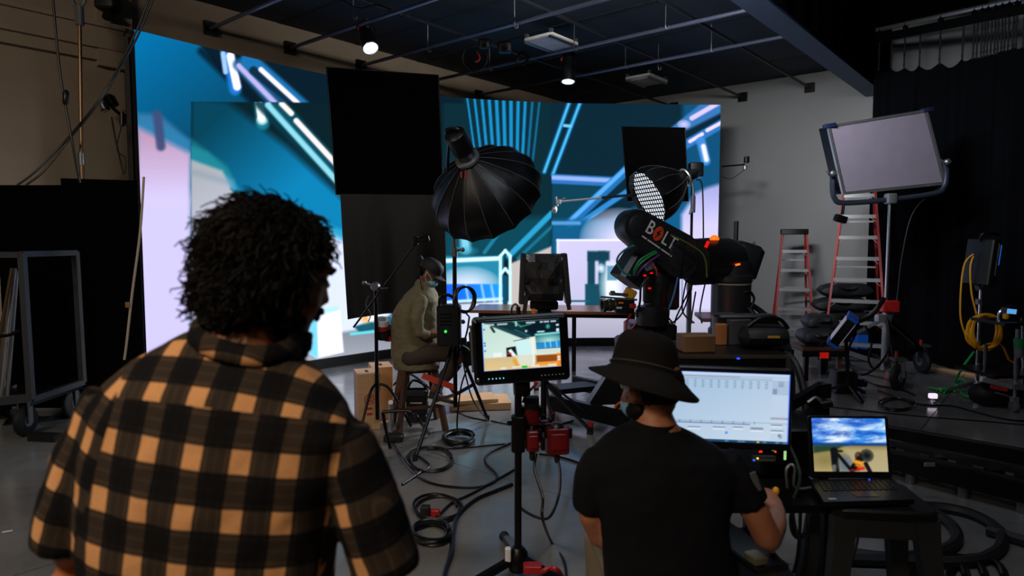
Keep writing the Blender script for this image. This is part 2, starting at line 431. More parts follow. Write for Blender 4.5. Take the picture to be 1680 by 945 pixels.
# ------------------------------------------------------------------ LED wall
prof = [(-3.93, 7.08), (-3.27, 7.97), (-2.45, 8.94), (-1.1, 10.22), (0.63, 10.72), (2.05, 10.82), (3.37, 10.9)]
pp = smooth_path([(x, y, 0) for x, y in prof], 24)
acc = [0]
for a, b in zip(pp, pp[1:]): acc.append(acc[-1]+(b-a).length)
LTOT = acc[-1]; AX = np.array([p.x for p in pp]); AY = np.array([p.y for p in pp]); ACC = np.array(acc)
NC, NR = int(round(LTOT/0.5)), 8; LZ0, LZ1 = 0.13, 3.9
led = thing('video_screen', 'tall curved LED video wall showing a blue virtual interior', 'video wall', (0.6, 10.9, 0))
ledm = screen_mat('led_picture', 1.28)
def led_paint(P):
    X, Y = P.X, P.Y
    cl = lambda q: np.clip(0.5+q/1.6, 0, 1)
    inner = np.minimum(np.minimum(cl(X-313), cl(905-X)), cl(Y-167-0.006*(X-313))); right = cl(X-905)
    outl = np.clip(1-right-inner, 0, 1)*0+(X <= 905).astype(float)*1.0
    # ---- outer left picture
    P.poly([(200, 0), (700, 0), (700, 700), (200, 700)], (3, 106, 160), 1, 1, outl, ((232, 60), (360, 230), (6, 66, 96)))
    P.poly([(326, 70), (760, 110), (760, 180), (432, 180), (366, 122)], (6, 27, 40), 5, 1, outl)
    P.line((330, 84), (420, 172), 12, (5, 20, 32), 8, 0.8, outl)
    P.poly([(225, 186), (262, 188), (313, 232), (313, 300), (225, 300)], (60, 116, 160), 10, 0.8, outl)
    P.poly([(225, 196), (270, 205), (313, 232), (313, 270), (225, 230)], (38, 120, 165), 10, 0.7, outl)
    P.poly([(225, 208), (313, 252), (313, 760), (225, 760)], (176, 140, 172), 12, 1, outl, ((260, 220), (262, 330), (202, 192, 234)))
    P.line((258, 188), (264, 240), 15, (58, 70, 110), 6, 0.95, outl)
    P.rect(225, 330, 313, 760, (196, 190, 236), 60, 0.9, outl)
    P.line((372, 84), (386, 146), 20, (30, 120, 210), 6, 0.9, outl)
    P.line((366, 88), (370, 118), 8, (150, 190, 240), 3, 1, outl)
    P.line((378, 92), (389, 142), 13, (246, 240, 255), 3, 1, outl)
    P.line((392, 106), (462, 180), 20, (30, 84, 130), 6, 0.9, outl)
    P.line((392, 108), (458, 176), 9, (176, 170, 226), 4, 1, outl)
    P.line((408, 98), (500, 180), 26, (24, 110, 172), 6, 0.95, outl)
    P.line((416, 116), (500, 184), 14, (8, 34, 52), 4, 0.9, outl)
    P.line((428, 114), (496, 176), 8, (250, 232, 250), 3, 1, outl)
    # ---- inner frustum picture, left part
    P.rect(313, 160, 905, 760, (7, 30, 38), 1, 1, inner)
    P.poly([(313, 160), (372, 166), (470, 240), (600, 360), (600, 520), (313, 520)], (5, 62, 84), 16, 1, inner, ((350, 200), (470, 320), (10, 122, 172)))
    P.poly([(313, 240), (340, 250), (372, 278), (392, 312), (450, 342), (548, 372), (600, 392), (600, 410), (313, 330)], (52, 158, 196), 8, 0.8, inner)
    P.poly([(313, 228), (372, 272), (384, 296), (313, 262)], (24, 120, 130), 10, 0.8, inner)
    P.poly([(313, 262), (365, 280), (384, 318), (450, 346), (548, 392), (640, 430), (640, 760), (313, 760)], (158, 162, 168), 6, 1, inner, ((330, 280), (400, 430), (196, 196, 226)))
    P.line((313, 282), (380, 300), 9, (120, 140, 160), 10, 0.5, inner)
    P.poly([(470, 352), (548, 388), (640, 430), (640, 560), (500, 560)], (212, 222, 246), 14, 0.9, inner)
    P.line((428, 166), (431, 202), 22, (20, 130, 150), 6, 0.8, inner)
    P.line((425, 166), (429, 192), 13, (236, 240, 238), 3, 1, inner)
    P.glow((430, 197), 10, 9, (255, 255, 255), 1, inner, 0.5)
    P.line((432, 166), (560, 300), 30, (6, 50, 64), 6, 0.9, inner)
    P.line((440, 172), (556, 300), 11, (132, 206, 222), 4, 1, inner)
    P.line((456, 168), (560, 282), 20, (10, 74, 92), 6, 0.9, inner)
    P.line((462, 170), (478, 186), 9, (246, 226, 224), 3, 1, inner)
    P.line((486, 198), (556, 274), 9, (248, 226, 226), 3, 1, inner)
    # floor and props under the flag
    P.poly([(470, 566), (560, 545), (740, 520), (740, 700), (470, 700)], (122, 128, 140), 6, 1, inner, ((560, 540), (560, 620), (176, 178, 190)))
    P.poly([(508, 514), (558, 508), (564, 578), (520, 588), (508, 580)], (236, 240, 255), 3, 1, inner)
    P.poly([(506, 516), (520, 520), (522, 588), (506, 580)], (120, 206, 240), 4, 1, inner)
    P.line((516, 514), (552, 506), 8, (176, 224, 252), 3, 1, inner)
    P.poly([(580, 536), (640, 518), (650, 536), (590, 545)], (20, 84, 104), 4, 1, inner)
    P.line((576, 548), (650, 540), 4, (90, 220, 230), 3, 1, inner)
    P.glow((600, 522), 14, 12, (240, 160, 60), 0.9, inner); P.glow((612, 520), 10, 10, (240, 250, 255), 1, inner, 0.5)
    # ---- middle: stripes, dark ceiling, lower lit room
    P.rect(728, 150, 905, 420, (8, 40, 50), 6, 1, inner)
    mid = ((X > 720) & (X < 912)).astype(float)
    for k in range(11):
        xt = 765+k*12.2; xb = 786+k*8.8; yb = 300 if k < 8 else 276-(k-8)*6
        P.line((xt, 150), (xb, yb), 2.5+3.2*math.sin(PI*(k+0.6)/11.5), (22, 136, 196), 2.0, 0.95 if k < 9 else 0.6, mid)
    P.rect(728, 356, 905, 424, (10, 66, 82), 14, 1, inner)
    P.line((762, 380), (764, 408), 16, (130, 214, 240), 8, 0.9, inner); P.glow((763, 412), 26, 10, (60, 160, 190), 0.8, inner)
    P.line((905, 350), (835, 420), 9, (40, 150, 196), 3, 1, inner); P.line((905, 372), (850, 424), 5, (26, 110, 140), 3, 0.9, inner)
    P.line((820, 380), (795, 414), 6, (30, 130, 160), 3, 0.8, inner)
    P.rect(728, 420, 826, 472, (36, 128, 160), 4, 1, inner)
    P.line((728, 428), (818, 424), 7, (214, 246, 255), 3, 1, inner)
    P.glow((768, 470), 56, 34, (226, 226, 244), 1, inner*(Y < 472), 0.5)
    P.rect(728, 466, 826, 494, (22, 96, 236), 3, 1, inner, ((740, 480), (822, 480), (30, 150, 240)))
    for xx in (764, 790, 806): P.line((xx, 468), (xx+5, 494), 4, (150, 200, 255), 3, 0.8, inner)
    P.line((728, 496), (826, 490), 5, (190, 220, 250), 3, 1, inner)
    P.poly([(728, 500), (826, 494), (905, 500), (905, 760), (728, 760)], (196, 204, 226), 4, 1, inner)
    P.poly([(838, 432), (905, 404), (905, 500), (838, 500)], (186, 178, 176), 4, 1, inner)
    for (a, b) in (((821, 510), (821, 420)), ((837, 510), (837, 420)), ((821, 420), (829, 411)), ((829, 411), (837, 420)), ((821, 450), (829, 441)), ((829, 441), (837, 450))): P.line(a, b, 5, (196, 236, 250), 2, 1, inner)
    P.rect(825, 452, 833, 510, (14, 70, 92), 2, 1, inner)
    # ---- right picture
    P.rect(905, 150, 1240, 760, (8, 36, 50), 1, 1, right)
    for (a, b) in (((935, 165), (893, 282)), ((953, 165), (907, 286))):
        aa = ((X > 880)).astype(float)
        P.line(a, b, 8, (14, 90, 140), 3, 1, aa); P.line(a, b, 4, (70, 176, 226), 2, 1, aa)
    P.line((926, 206), (936, 207), 5, (110, 190, 230), 2, 1)
    P.poly([(905, 300), (990, 306), (940, 360), (905, 366)], (10, 60, 80), 6, 1, right)
    P.line((900, 293), (1002, 298), 16, (44, 110, 180), 3, 1, right); P.line((903, 291), (1000, 296), 7, (140, 168, 230), 3, 1, right)
    P.line((1040, 268), (936, 366), 16, (30, 104, 172), 3, 1, right); P.line((1040, 264), (938, 360), 7, (86, 164, 232), 3, 1, right)
    P.line((1050, 300), (952, 366), 9, (44, 130, 200), 3, 1, right)
    P.poly([(905, 360), (1000, 360), (1060, 330), (1140, 330), (1140, 420), (905, 420)], (16, 92, 138), 8, 0.9, right)
    P.line((905, 366), (950, 366), 6, (90, 150, 210), 3, 0.9, right)
    P.glow((1016, 392), 66, 52, (216, 212, 244), 1, right, 0.45)
    P.poly([(1120, 170), (1240, 150), (1240, 330), (1120, 330)], (12, 74, 112), 10, 1, right)
    P.poly([(1095, 214), (1150, 170), (1182, 160), (1182, 190), (1130, 216)], (52, 112, 176), 4, 1, right)
    P.line((1135, 194), (1180, 168), 8, (206, 190, 240), 3, 1, right); P.glow((1122, 204), 12, 8, (200, 190, 235), 1, right, 0.5)
    P.poly([(1110, 222), (1182, 186), (1190, 196), (1120, 240)], (8, 34, 50), 5, 1, right)
    P.line((1120, 240), (1186, 202), 15, (44, 112, 184), 3, 1, right)
    P.line((1132, 232), (1152, 220), 6, (222, 206, 248), 2, 1, right); P.line((1160, 214), (1186, 200), 6, (222, 206, 248), 2, 1, right)
    P.line((1150, 232), (1158, 264), 15, (60, 130, 206), 4, 1, right); P.line((1154, 240), (1159, 262), 8, (226, 226, 255), 3, 1, right)
    P.poly([(1118, 352), (1140, 318), (1160, 308), (1200, 296), (1200, 760), (1118, 760)], (158, 160, 214), 8, 1, right, ((1150, 310), (1156, 370), (200, 194, 236)))
    P.rect(914, 393, 1240, 508, (200, 194, 232), 3, 1, right*(X < 1118), ((920, 400), (960, 500), (186, 184, 214)))
    P.line((914, 394), (1118, 394), 3, (238, 236, 255), 2, 0.9, right); P.line((915, 394), (915, 508), 4, (214, 220, 255), 2, 0.9, right)
    P.rect(964, 414, 976, 506, (18, 62, 80), 3, 1, right); P.rect(982, 412, 994, 506, (22, 78, 100), 3, 1, right)
    P.rect(964, 412, 1000, 428, (16, 58, 74), 4, 1, right); P.rect(960, 466, 992, 508, (20, 70, 90), 3, 1, right)
    P.line((936, 494), (966, 494), 3, (20, 90, 104), 2, 1, right); P.glow((986, 440), 7, 9, (230, 240, 255), 1, right, 0.6)
    P.glow((1002, 470), 20, 46, (234, 246, 255), 1, right, 0.6); P.rect(996, 436, 1012, 460, (60, 120, 150), 3, 0.8, right)
    P.rect(900, 508, 1240, 760, (178, 178, 196), 4, 1, right, ((950, 510), (950, 570), (150, 148, 172)))
    P.line((905, 509), (1020, 508), 3, (40, 70, 96), 2, 0.8, right)
    # soft inner frustum seam
G = 40
svals = np.linspace(0, LTOT, NC*G+1); zvals = np.linspace(LZ0, LZ1, NR*G+1)
WX = np.interp(svals, ACC, AX); WY = np.interp(svals, ACC, AY)
XX, ZZ = np.meshgrid(WX, zvals); YY, _ = np.meshgrid(WY, zvals)
dep = YY*_F.y+(ZZ-CAMZ)*_F.z
PXX = 840+FPX*XX/dep; PYY = 472.5-FPX*(YY*_U.y+(ZZ-CAMZ)*_U.z)/dep
pt = Paint(PXX, PYY, (8, 40, 50)); led_paint(pt); LEDC = pt.lin()
LP = np.stack([XX, YY, ZZ], -1)
backm = M('led_cabinet_black', (10, 10, 12), 0.6)
for c in range(NC):
    for r in range(NR):
        i0, j0 = r*G, c*G; sub = LP[i0:i0+G+1, j0:j0+G+1].copy(); cen = sub.mean((0, 1))
        g = 0.0001     # hairline joints between cabinets
        sub = cen+(sub-cen)*(1-g/0.25)
        grid_picture('led_panel', sub, LEDC[i0:i0+G+1, j0:j0+G+1], ledm, led)
# cabinets behind the picture, plinth below
def offs(s, t):
    x, y = np.interp(s, ACC, AX), np.interp(s, ACC, AY); x2, y2 = np.interp(min(s+0.05, LTOT), ACC, AX), np.interp(min(s+0.05, LTOT), ACC, AY)
    x1, y1 = np.interp(max(s-0.05, 0), ACC, AX), np.interp(max(s-0.05, 0), ACC, AY)
    d = Vector((x2-x1, y2-y1, 0)).normalized(); n = Vector((-d.y, d.x, 0)); return Vector((x, y, 0))+n*t
cb = MB(); ss = np.linspace(0, LTOT, 60)
cb.loft([[offs(s, t)+UP*z for t, z in ((0.006, LZ0), (0.10, LZ0), (0.10, LZ1), (0.006, LZ1))] for s in ss])
cb.build('cabinet_shell', backm, led)
cb = MB(); cb.loft([[offs(s, t)+UP*z for t, z in ((-0.03, 0), (0.18, 0), (0.18, LZ0-0.003), (-0.03, LZ0-0.003))] for s in ss])
cb.build('plinth', backm, led)
for k in range(0, NC+1, 2):
    s = min(k*0.5, LTOT-0.02); f_ = MB()
    f_.bar(offs(s, 0.16), offs(s, 0.16)+UP*3.85, 0.05, 0.05, (1, 0, 0)); f_.bar(offs(s, 0.42), offs(s, 0.16)+UP*2.6, 0.04, 0.04, (1, 0, 0))
    f_.build('support_post', backm, led, False)
# ================================================================== ceiling pipe grid
pipem = M('grid_pipe_steel', (104, 110, 132), 0.3, 0.6)
ZA, ZB = 4.30, 4.352
def hit_left(p):   # distance along -D2 to the left wall
    return (p-CORNER).dot(nL)
pl = [((345, 47), 'nearest the left edge of the video wall'), ((473, 80), 'second from the left, bolted above the tall flag'), ((592, 108), 'third from the left, ending behind the tall flag'), ((716, 131), 'fourth from the left, passing the hanging spotlights'), ((780, 157), 'farthest from the camera, under the two white panels')]
A_pts = []
for (px, py), where in pl:
    p = fl(px, py, ZA); p = p - nL*hit_left(p)
    e = p + D2*((bl-CORNER).dot(D2)-0.02)
    A_pts.append(p)
    t = thing('grid_pipe', 'crosswise dark ceiling pipe, '+where, 'pipe', p, 'crosswise ceiling pipes')
    MB().cyl(p+D2*0.02, e, 0.024, n=10).build('pipe', pipem, t)
    MB().box(p+D2*0.03, (0.05, 0.16, 0.16), Matrix.Rotation(-HD, 3, 'Z')).build('wall_plate', blackm, t, False)
for (px, py), where, L in (((1023, 147), 'over the flag and the two spotlights', 12), ((1213, 157), 'crossing the middle of the grid', 12), ((1325, 142), 'nearest the blue beam', 12)):
    p = fl(px, py, ZB); d = (CORNER-p).dot(D1); p = p+D1*d
    t = thing('grid_pipe', 'lengthwise dark ceiling pipe '+where, 'pipe', p, 'lengthwise ceiling pipes')
    MB().cyl(p-D1*0.02, p-D1*L, 0.022, n=10).build('pipe', M('grid_pipe_black', (18, 20, 26), 0.5), t)
    MB().box(p-D1*0.03, (0.16, 0.05, 0.16), Matrix.Rotation(-HD, 3, 'Z')).build('wall_plate', blackm, t, False)
# suspension rods with hooks
for (px, py), where in (((702, 80), 'left of the camera cluster'), ((803, 111), 'right under the camera cluster'), ((844, 41), 'left of the near white panel'), ((942, 78), 'right of the near white panel'), ((1026, 108), 'between the two white panels'), ((1092, 42), 'on the nearest crosswise pipe'), ((1167, 80), 'closest to the beam'), ((1080, 110), 'above the far white panel'), ((580, 26), 'above the left spotlight')):
    p = fl(px, py, ZA-0.03); mb = MB(); mb.cyl(p, Vector((p.x, p.y, CEIL)), 0.006, n=6)
    mb.stube([p, p+Vector((0.01, 0, -0.03)), p+Vector((0.035, 0, -0.035)), p+Vector((0.04, 0, 0.0))], 0.009, 6, 4)
    solo('suspension_rod', mb, steel, 'thin steel hook rod hanging from the ceiling, '+where, 'rod', 'ceiling hook rods')
# white flat panels
for (px, py), where in (((905, 69), 'larger, nearer one beside the right spotlight'), ((1061, 131), 'smaller, farther one')):
    p = fl(px, py, ZA+0.07); R = Matrix.Rotation(-HD, 3, 'Z')
    t = thing('ceiling_panel', 'white slatted ceiling panel on the pipe grid, '+where, 'panel', p)
    MB().rbox(p, (0.46, 0.62, 0.05), 0.02, 2, R).build('housing', white, t)
    m = MB()
    for k in (-1, 1): m.box(p+R @ Vector((k*0.2, 0, -0.035)), (0.03, 0.64, 0.03), R)
    m.build('edge_rail', alu, t, False)
    d = MB(); d.box(p+R @ Vector((0, 0, -0.028)), (0.34, 0.5, 0.01), R); d.build('diffuser', M('frosted_diffuser', (225, 225, 235), 0.6), t, False)
    h = MB()
    for sx in (-1, 1):
        for sy in (-1, 1): h.box(p+R @ Vector((sx*0.2, sy*0.28, 0.04)), (0.04, 0.05, 0.06), R)
    h.build('clamp', steel, t, False)
lensm = M('lit_lens', (255, 255, 255), 0.4, emit=(225, 238, 255), estr=7)
def spot(px, py, Y_or_z, d, r, L, label, top):
    p = fl(px, py, Y_or_z); d = Vector(d).normalized()       # p: lens centre
    t = thing('spotlight', label, 'spotlight', p)
    a = p-d*L
    MB().lathe(a, d, [(r*0.55, 0), (r*0.8, 0.015), (r*0.82, L*0.45), (r, L*0.55), (r, L*0.98), (r*0.94, L), (r*0.86, L*0.93)], 24, True).build('housing', blackp, t)
    MB().lathe(p-d*0.012, d, [(r*0.84, 0), (r*0.84, 0.003), (r*0.5, 0.016), (0.004, 0.02)], 24).build('lens', lensm, t)
    MB().torus(p, d, r*0.93, r*0.07, 24, 6).build('bezel', alu, t)
    y = MB(); sd_ = d.cross(UP); sd_ = sd_.normalized() if sd_.length > 0.05 else Vector((1, 0, 0)); c = p-d*L*0.6
    tp = Vector((c.x, c.y, top))
    y.stube([c+sd_*r*1.0, c+sd_*r*1.15+UP*0.1, c+UP*0.2, ], 0.008, 6, 4); y.stube([c-sd_*r*1.0, c-sd_*r*1.15+UP*0.1, c+UP*0.2], 0.008, 6, 4)
    y.cyl(c+UP*0.18, tp, 0.012, n=8); y.build('yoke', blackm, t)
    c2 = MB(); c2.box(tp-UP*0.01, (0.07, 0.05, 0.09)); c2.build('pipe_clamp', alu if top < 4.29 else steel, t, False)
    s = MB(); s.bar(c+sd_*r*0.9+UP*0.12, c+sd_*r*1.1+UP*0.05, 0.012, 0.02); s.build('safety_tag', redm, t, False)
    l = bpy.data.lights.new('spotlight_beam', 'SPOT'); l.energy = 110; l.color = (0.86, 0.93, 1); l.spot_size = math.radians(58); l.spot_blend = 0.6; l.shadow_soft_size = 0.05
    o = bpy.data.objects.new('beam', l); COL.objects.link(o); o.parent = t; o.location = d*0.04
    o.rotation_euler = d.to_track_quat('-Z', 'Y').to_euler()
    return t
spot(608, 79, 4.0, (0.38, -0.55, -0.95), 0.098, 0.36, 'black spotlight with a lit lens above the tall flag, tilted right', ZA)
spot(932, 134, 3.92, (-0.05, -0.16, -1), 0.1, 0.42, 'black spotlight with a lit lens hanging straight down beside the white panel', ZA)
# cluster of tracking cameras and cables on the pipe
cl = fl(825, 76, ZA-0.05); t = thing('camera_cluster', 'small black cameras and looped cables clamped to the ceiling pipe', 'camera rig', cl)
for (px, py, r) in ((795, 72, 0.07), (828, 78, 0.085)):
    b = MB(); q = fl(px, py, ZA-0.06); b.rbox(q, (r*2.2, r*1.4, r*1.6), 0.03, 3); b.cyl(q+Vector((0, -r*0.6, -r*0.2)), q+Vector((0, -r*1.3, -r*0.5)), r*0.5, n=14); o = b.build('camera_body', blackp, t)
    MB().cyl(q+Vector((0, -r*1.3, -r*0.5)), q+Vector((0, -r*1.34, -r*0.51)), r*0.42, n=14).build('lens', blackgl, o)
q = fl(856, 92, ZA-0.02); MB().stube([q+Vector((-0.08, 0, -0.1)), q+Vector((-.03, 0, .02)), q+Vector((.03, 0, .05)), q+Vector((.09, .02, -.02)), q+Vector((0.03, 0, -0.12))], 0.018, 8, 5).build('clamp_arm', blackm, t)
q = fl(782, 84, ZA-0.08); MB().stube([q, q+Vector((0.04, 0, -0.07)), q+Vector((0.03, 0, -0.12)), q+Vector((-.02, 0, -.14))], 0.009, 6, 5).build('cable_tie', redm, t)
q = fl(775, 80, ZA-0.06); MB().stube([q+Vector((.02, 0, .05)), q+Vector((-0.1, 0, -0.02)), q+Vector((-0.12, 0, -.18)), q+Vector((0.02, 0, -.3)), q+Vector((.18, 0, -.2)), q+Vector((.2, 0, .03))], 0.007, 6, 6).build('cable', cablem, t)
c0 = MB(); c0.stube([fl(560, 0, ZA+.06), fl(590, 14, ZA-0.02), fl(616, 8, ZA+.02), fl(640, 16, ZA), fl(655, 28, ZA), fl(672, 22, ZA+.03), fl(680, 33, ZA)], 0.009, 6, 5)
solo('cable_bundle', c0, cablem, 'black cable looped along the ceiling pipes near the top edge', 'cable')

# ================================================================== left side of the hall
# black flats on a frame
t = thing('black_flat', 'wide black masking flat standing in front of the tan wall', 'flat', fl(60, 690))
fa, fb_, fc = fl(-60, 672), fl(125, 676), fl(240, 668)
def panel_between(a, b, z0, z1, th=0.05):
    d = (b-a).normalized(); n = Vector((d.y, -d.x, 0)); m = MB()
    m.loft([[Vector((p.x, p.y, z)) for p in (a, b, b-n*th, a-n*th)] for z in (z0, z1)]); return m
za = at(60, 305, fa.y).z
panel_between(fl(12, 676), fb_, 0.04, za).build('panel', duve, t, False)
panel_between(fb_-Vector((0.02, 0.04, 0)), fc, 0.04, at(180, 293, fb_.y).z).build('panel', duve, t, False)
m = MB()
for p in (fl(20, 676), fl(120, 676), fl(236, 669)): m.box(p+Vector((0, 0.12, 0.02)), (0.06, 0.5, 0.04))
m.build('foot', blackm, t, False)
r = MB(); r.stube([at(236, 290, 6.1), at(230, 380, 6.12), at(217, 480, 6.12), at(208, 560, 6.12), at(204, 590, 6.12)], 0.011, 8, 5)
ro = solo('rope', r, M('off_white_rope', (196, 180, 158), 0.8), 'pale rope hanging down beside the left edge of the video wall', 'rope')
q = at(210, 500, 6.11); tp = MB(); tp.box(q, (0.045, 0.012, 0.05)); o = tp.build('tape_flag', M('brown_tape', (150, 110, 74), 0.6), ro, False); o.data.transform(Matrix.Translation(-ORG[ro]*0))
# rack of pipes on a wheeled trolley
rk = thing('pipe_rack', 'grey metal rack trolley holding upright pipes at the left edge', 'rack', fl(0, 700))
Yr = 5.72; m = MB()
def rp(px, py, Y=Yr): return at(px, py, Y)
gm = M('rack_grey_steel', (74, 76, 80), 0.45, 0.4)
m.bar(rp(36, 415), rp(51, 655), 0.05, 0.05, (0, 1, 0)); m.bar(rp(-90, 418), rp(38, 418), 0.05, 0.05); m.bar(rp(-90, 668), rp(53, 652), 0.06, 0.07)
m.bar(rp(36, 415)+Vector((0, 0.7, 0)), rp(51, 655)+Vector((0, 0.7, 0)), 0.05, 0.05, (0, 1, 0)); m.bar(rp(36, 417), rp(36, 417)+Vector((0, 0.7, 0)), 0.05, 0.05); m.bar(rp(51, 655), rp(51, 655)+Vector((0, 0.7, 0)), 0.05, 0.05)
m.bar(rp(-90, 418), rp(-90, 668), 0.05, 0.05, (0, 1, 0))
m.build('frame', gm, rk, False)
sh = MB(); sh.box(rp(-20, 660)+Vector((0, 0.35, -0.02)), (0.75, 0.72, 0.03)); sh.build('deck', blackm, rk, False)
for px in (42, -70):
    for dy in (0.0, 0.62):
        c = Vector((rp(px, 690).x, Yr+dy, 0.135)); w_ = MB(); w_.lathe(c-Vector((0.03, 0, 0)), (1, 0, 0), [(0.09, 0), (0.125, 0.008), (0.135, 0.02), (0.135, 0.04), (0.125, 0.052), (0.09, 0.06)], 24)
        o = w_.build('caster_wheel', rubber, rk)
        h = MB(); h.lathe(c-Vector((0.033, 0, 0)), (1, 0, 0), [(0.05, 0), (0.05, 0.066)], 16); h.box(c+Vector((0.045, 0, 0.08)), (0.012, 0.05, 0.2)); h.box(c+Vector((-0.045, 0, 0.08)), (0.012, 0.05, 0.2)); h.build('caster_fork', steel, o)
for i, (x0, y0, x1, y1, mt) in enumerate(((20, 440, -16, 640, brass), (24, 440, 2, 650, alu), (28, 444, 12, 650, alu), (23, 441, -4, 648, steel), (17, 470, 12, 650, M('bronze_pipe', (140, 112, 70), 0.4, 0.7)), (6, 545, -8, 650, brass))):
    pb = MB(); pb.cyl(rp(x0, y0, Yr+0.16+0.05*i), rp(x1, y1, Yr+0.08+0.05*i), 0.016, n=10)
    lab = ['copper coloured pipe leaning across the rack, longest one', 'bright thin pipe in the rack, left of the pair', 'bright thin pipe nearest the rack post', 'dull steel pipe behind the copper pipe in the rack', 'bronze pipe standing most upright in the rack', 'short copper pipe low at the rack left edge'][i]
    solo('pipe', pb, mt, lab, 'pipe', 'pipes in the rack')
st_ = MB(); st_.stube([rp(-10, 552), rp(14, 550), rp(30, 543)], 0.016, 6, 4); st_.build('strap', blackm, rk)
# floor bar with orange mark near the rack
m = MB(); m.bar(fl(52, 716, 0.03), fl(96, 718, 0.03), 0.09, 0.06); o = solo('floor_weight', m, rubber, 'black flat weight lying on the floor beside the rack wheel', 'weight')
# tall pole, wires
pt_ = thing('tall_pole', 'tall slender metal pole behind the black flat with a strap at its top', 'pole', (at(135, 295, 6.7).x, 6.7, 0))
pt_['category'] = 'pole'
x = at(135, 295, 6.7).x; m = MB(); m.cyl((x, 6.7, 0), (x, 6.7, 2.55), 0.022, n=10); m.cyl((x, 6.7, 2.5), (at(131, 40, 6.7).x, 6.7, at(131, 40, 6.7).z), 0.017, n=10); m.build('tube', brass, pt_)
m = MB(); m.cyl((x, 6.7, 2.46), (x, 6.7, 2.58), 0.03, n=12); m.build('collar', steel, pt_)
m = MB(); q = at(130, 25, 6.7); m.rbox(q, (0.08, 0.06, 0.2), 0.02, 3); m.stube([q+Vector((-.06, 0, .15)), q+Vector((-0.02, 0, .05)), q+Vector((.05, 0, .12)), q+Vector((.07, 0, .22))], 0.02, 8, 4); m.build('strap', grey, pt_)
m = MB(); m.box((x, 6.7, 0.01), (0.4, 0.06, 0.02)); m.box((x, 6.7, 0.01), (0.06, 0.4, 0.02)); m.build('base', blackm, pt_, False)
m = MB(); m.stube([at(84, -40, 6.3), at(95, 90, 6.3), at(105, 160, 6.3), at(118, 230, 6.3), at(131, 300, 6.35)], 0.011, 8, 5); q = at(106, 160, 6.3); m.lathe(q-Vector((-.004, 0, .07)), (0.1, 0, 1), [(0.012, 0), (0.026, 0.02), (0.026, 0.12), (0.012, 0.14)], 12)
solo('hanging_cable', m, cablem, 'black cable with an inline connector hanging on the far left', 'cable')
for i, dx in enumerate((0, 14)):
    m = MB(); m.stube([at(252+dx*0.5, -20, 6.6), at(215+dx*0.4, 70, 6.6), at(165+dx*.2, 160, 6.5), at(110+dx*.3, 228, 6.5), at(60+dx*0.9, 280, 6.4), at(28+dx, 304, 6.35)], 0.010, 8, 5)
    solo('guy_cable', m, cablem, ['upper black cable sagging diagonally across the tan wall', 'lower black cable running beside the diagonal one'][i], 'cable')
# truss post behind the wall's left edge, with tracking camera
tr = thing('truss_tower', 'black lighting truss standing behind the left edge of the video wall', 'truss', (at(213, 300, 7.35).x, 7.35, 0))
xa, xb = at(212, 200, 7.35).x, at(232, 200, 7.35).x; m = MB()
for xx in (xa, xb): m.cyl((xx, 7.35, 0), (xx, 7.35, at(212, 120 if xx == xa else 60, 7.35).z), 0.028, n=8)
m.build('chord', blackm, tr); m = MB(); z = 0.4
while z < 3.3: m.cyl((xa, 7.35, z), (xb, 7.35, z+0.16), 0.012, n=6); z += 0.28
m.build('lacing', blackm, tr)
m = MB(); q = at(218, 110, 7.3); m.torus(q, (0, 1, 0.2), 0.06, 0.01, 16, 6); m.stube([at(214, 120, 7.3), at(211, 105, 7.3), at(216, 96, 7.3), at(222, 98, 7.3), at(224, 120, 7.3)], 0.012, 6, 4); m.build('cable_loop', cablem, tr)
tc_ = thing('tracking_camera', 'small silver and black camera on an arm left of the video wall', 'camera', at(200, 200, 7.2))
q = at(181, 166, 7.2); Rr = Matrix.Rotation(-0.45, 3, 'Y')
MB().rbox(q, (0.1, 0.12, 0.12), 0.02, 3, Rr).build('body', blackgl, tc_)
MB().rbox(q+Vector((-0.06, -0.02, -0.07)), (0.08, 0.1, 0.08), 0.02, 3, Rr).build('lens_housing', chrome, tc_)
m = MB(); m.cyl(q+Vector((0.02, 0, -0.07)), at(200, 190, 7.25), 0.018, n=8); m.cyl(at(200, 188, 7.25), at(214, 192, 7.33), 0.016, n=8); m.cyl(at(200, 183, 7.25), at(200, 207, 7.25), 0.022, n=10); m.build('arm', blackm, tc_)
m = MB(); m.stube([at(183, 192, 7.2), at(190, 230, 7.2), at(203, 287, 7.2)], 0.008, 6, 5); m.stube([at(200, 205, 7.2), at(192, 245, 7.2), at(206, 260, 7.2), at(205, 285, 7.2)], 0.005, 6, 6); m.build('cable', cablem, tc_)
# lamp hanging in the top left corner
m = MB(); q = at(178, 2, 7.3); m.rbox(q, (0.22, 0.2, 0.2), 0.04, 3); m.lathe(q+Vector((0, 0, -.1)), (0.2, -.3, -1), [(0.05, 0), (0.07, 0.08)], 14); m.cyl(q, q+UP*1.0, 0.015, n=6)
solo('hanging_lamp', m, black, 'dark unlit lamp hanging at the top of the tan wall', 'lamp')

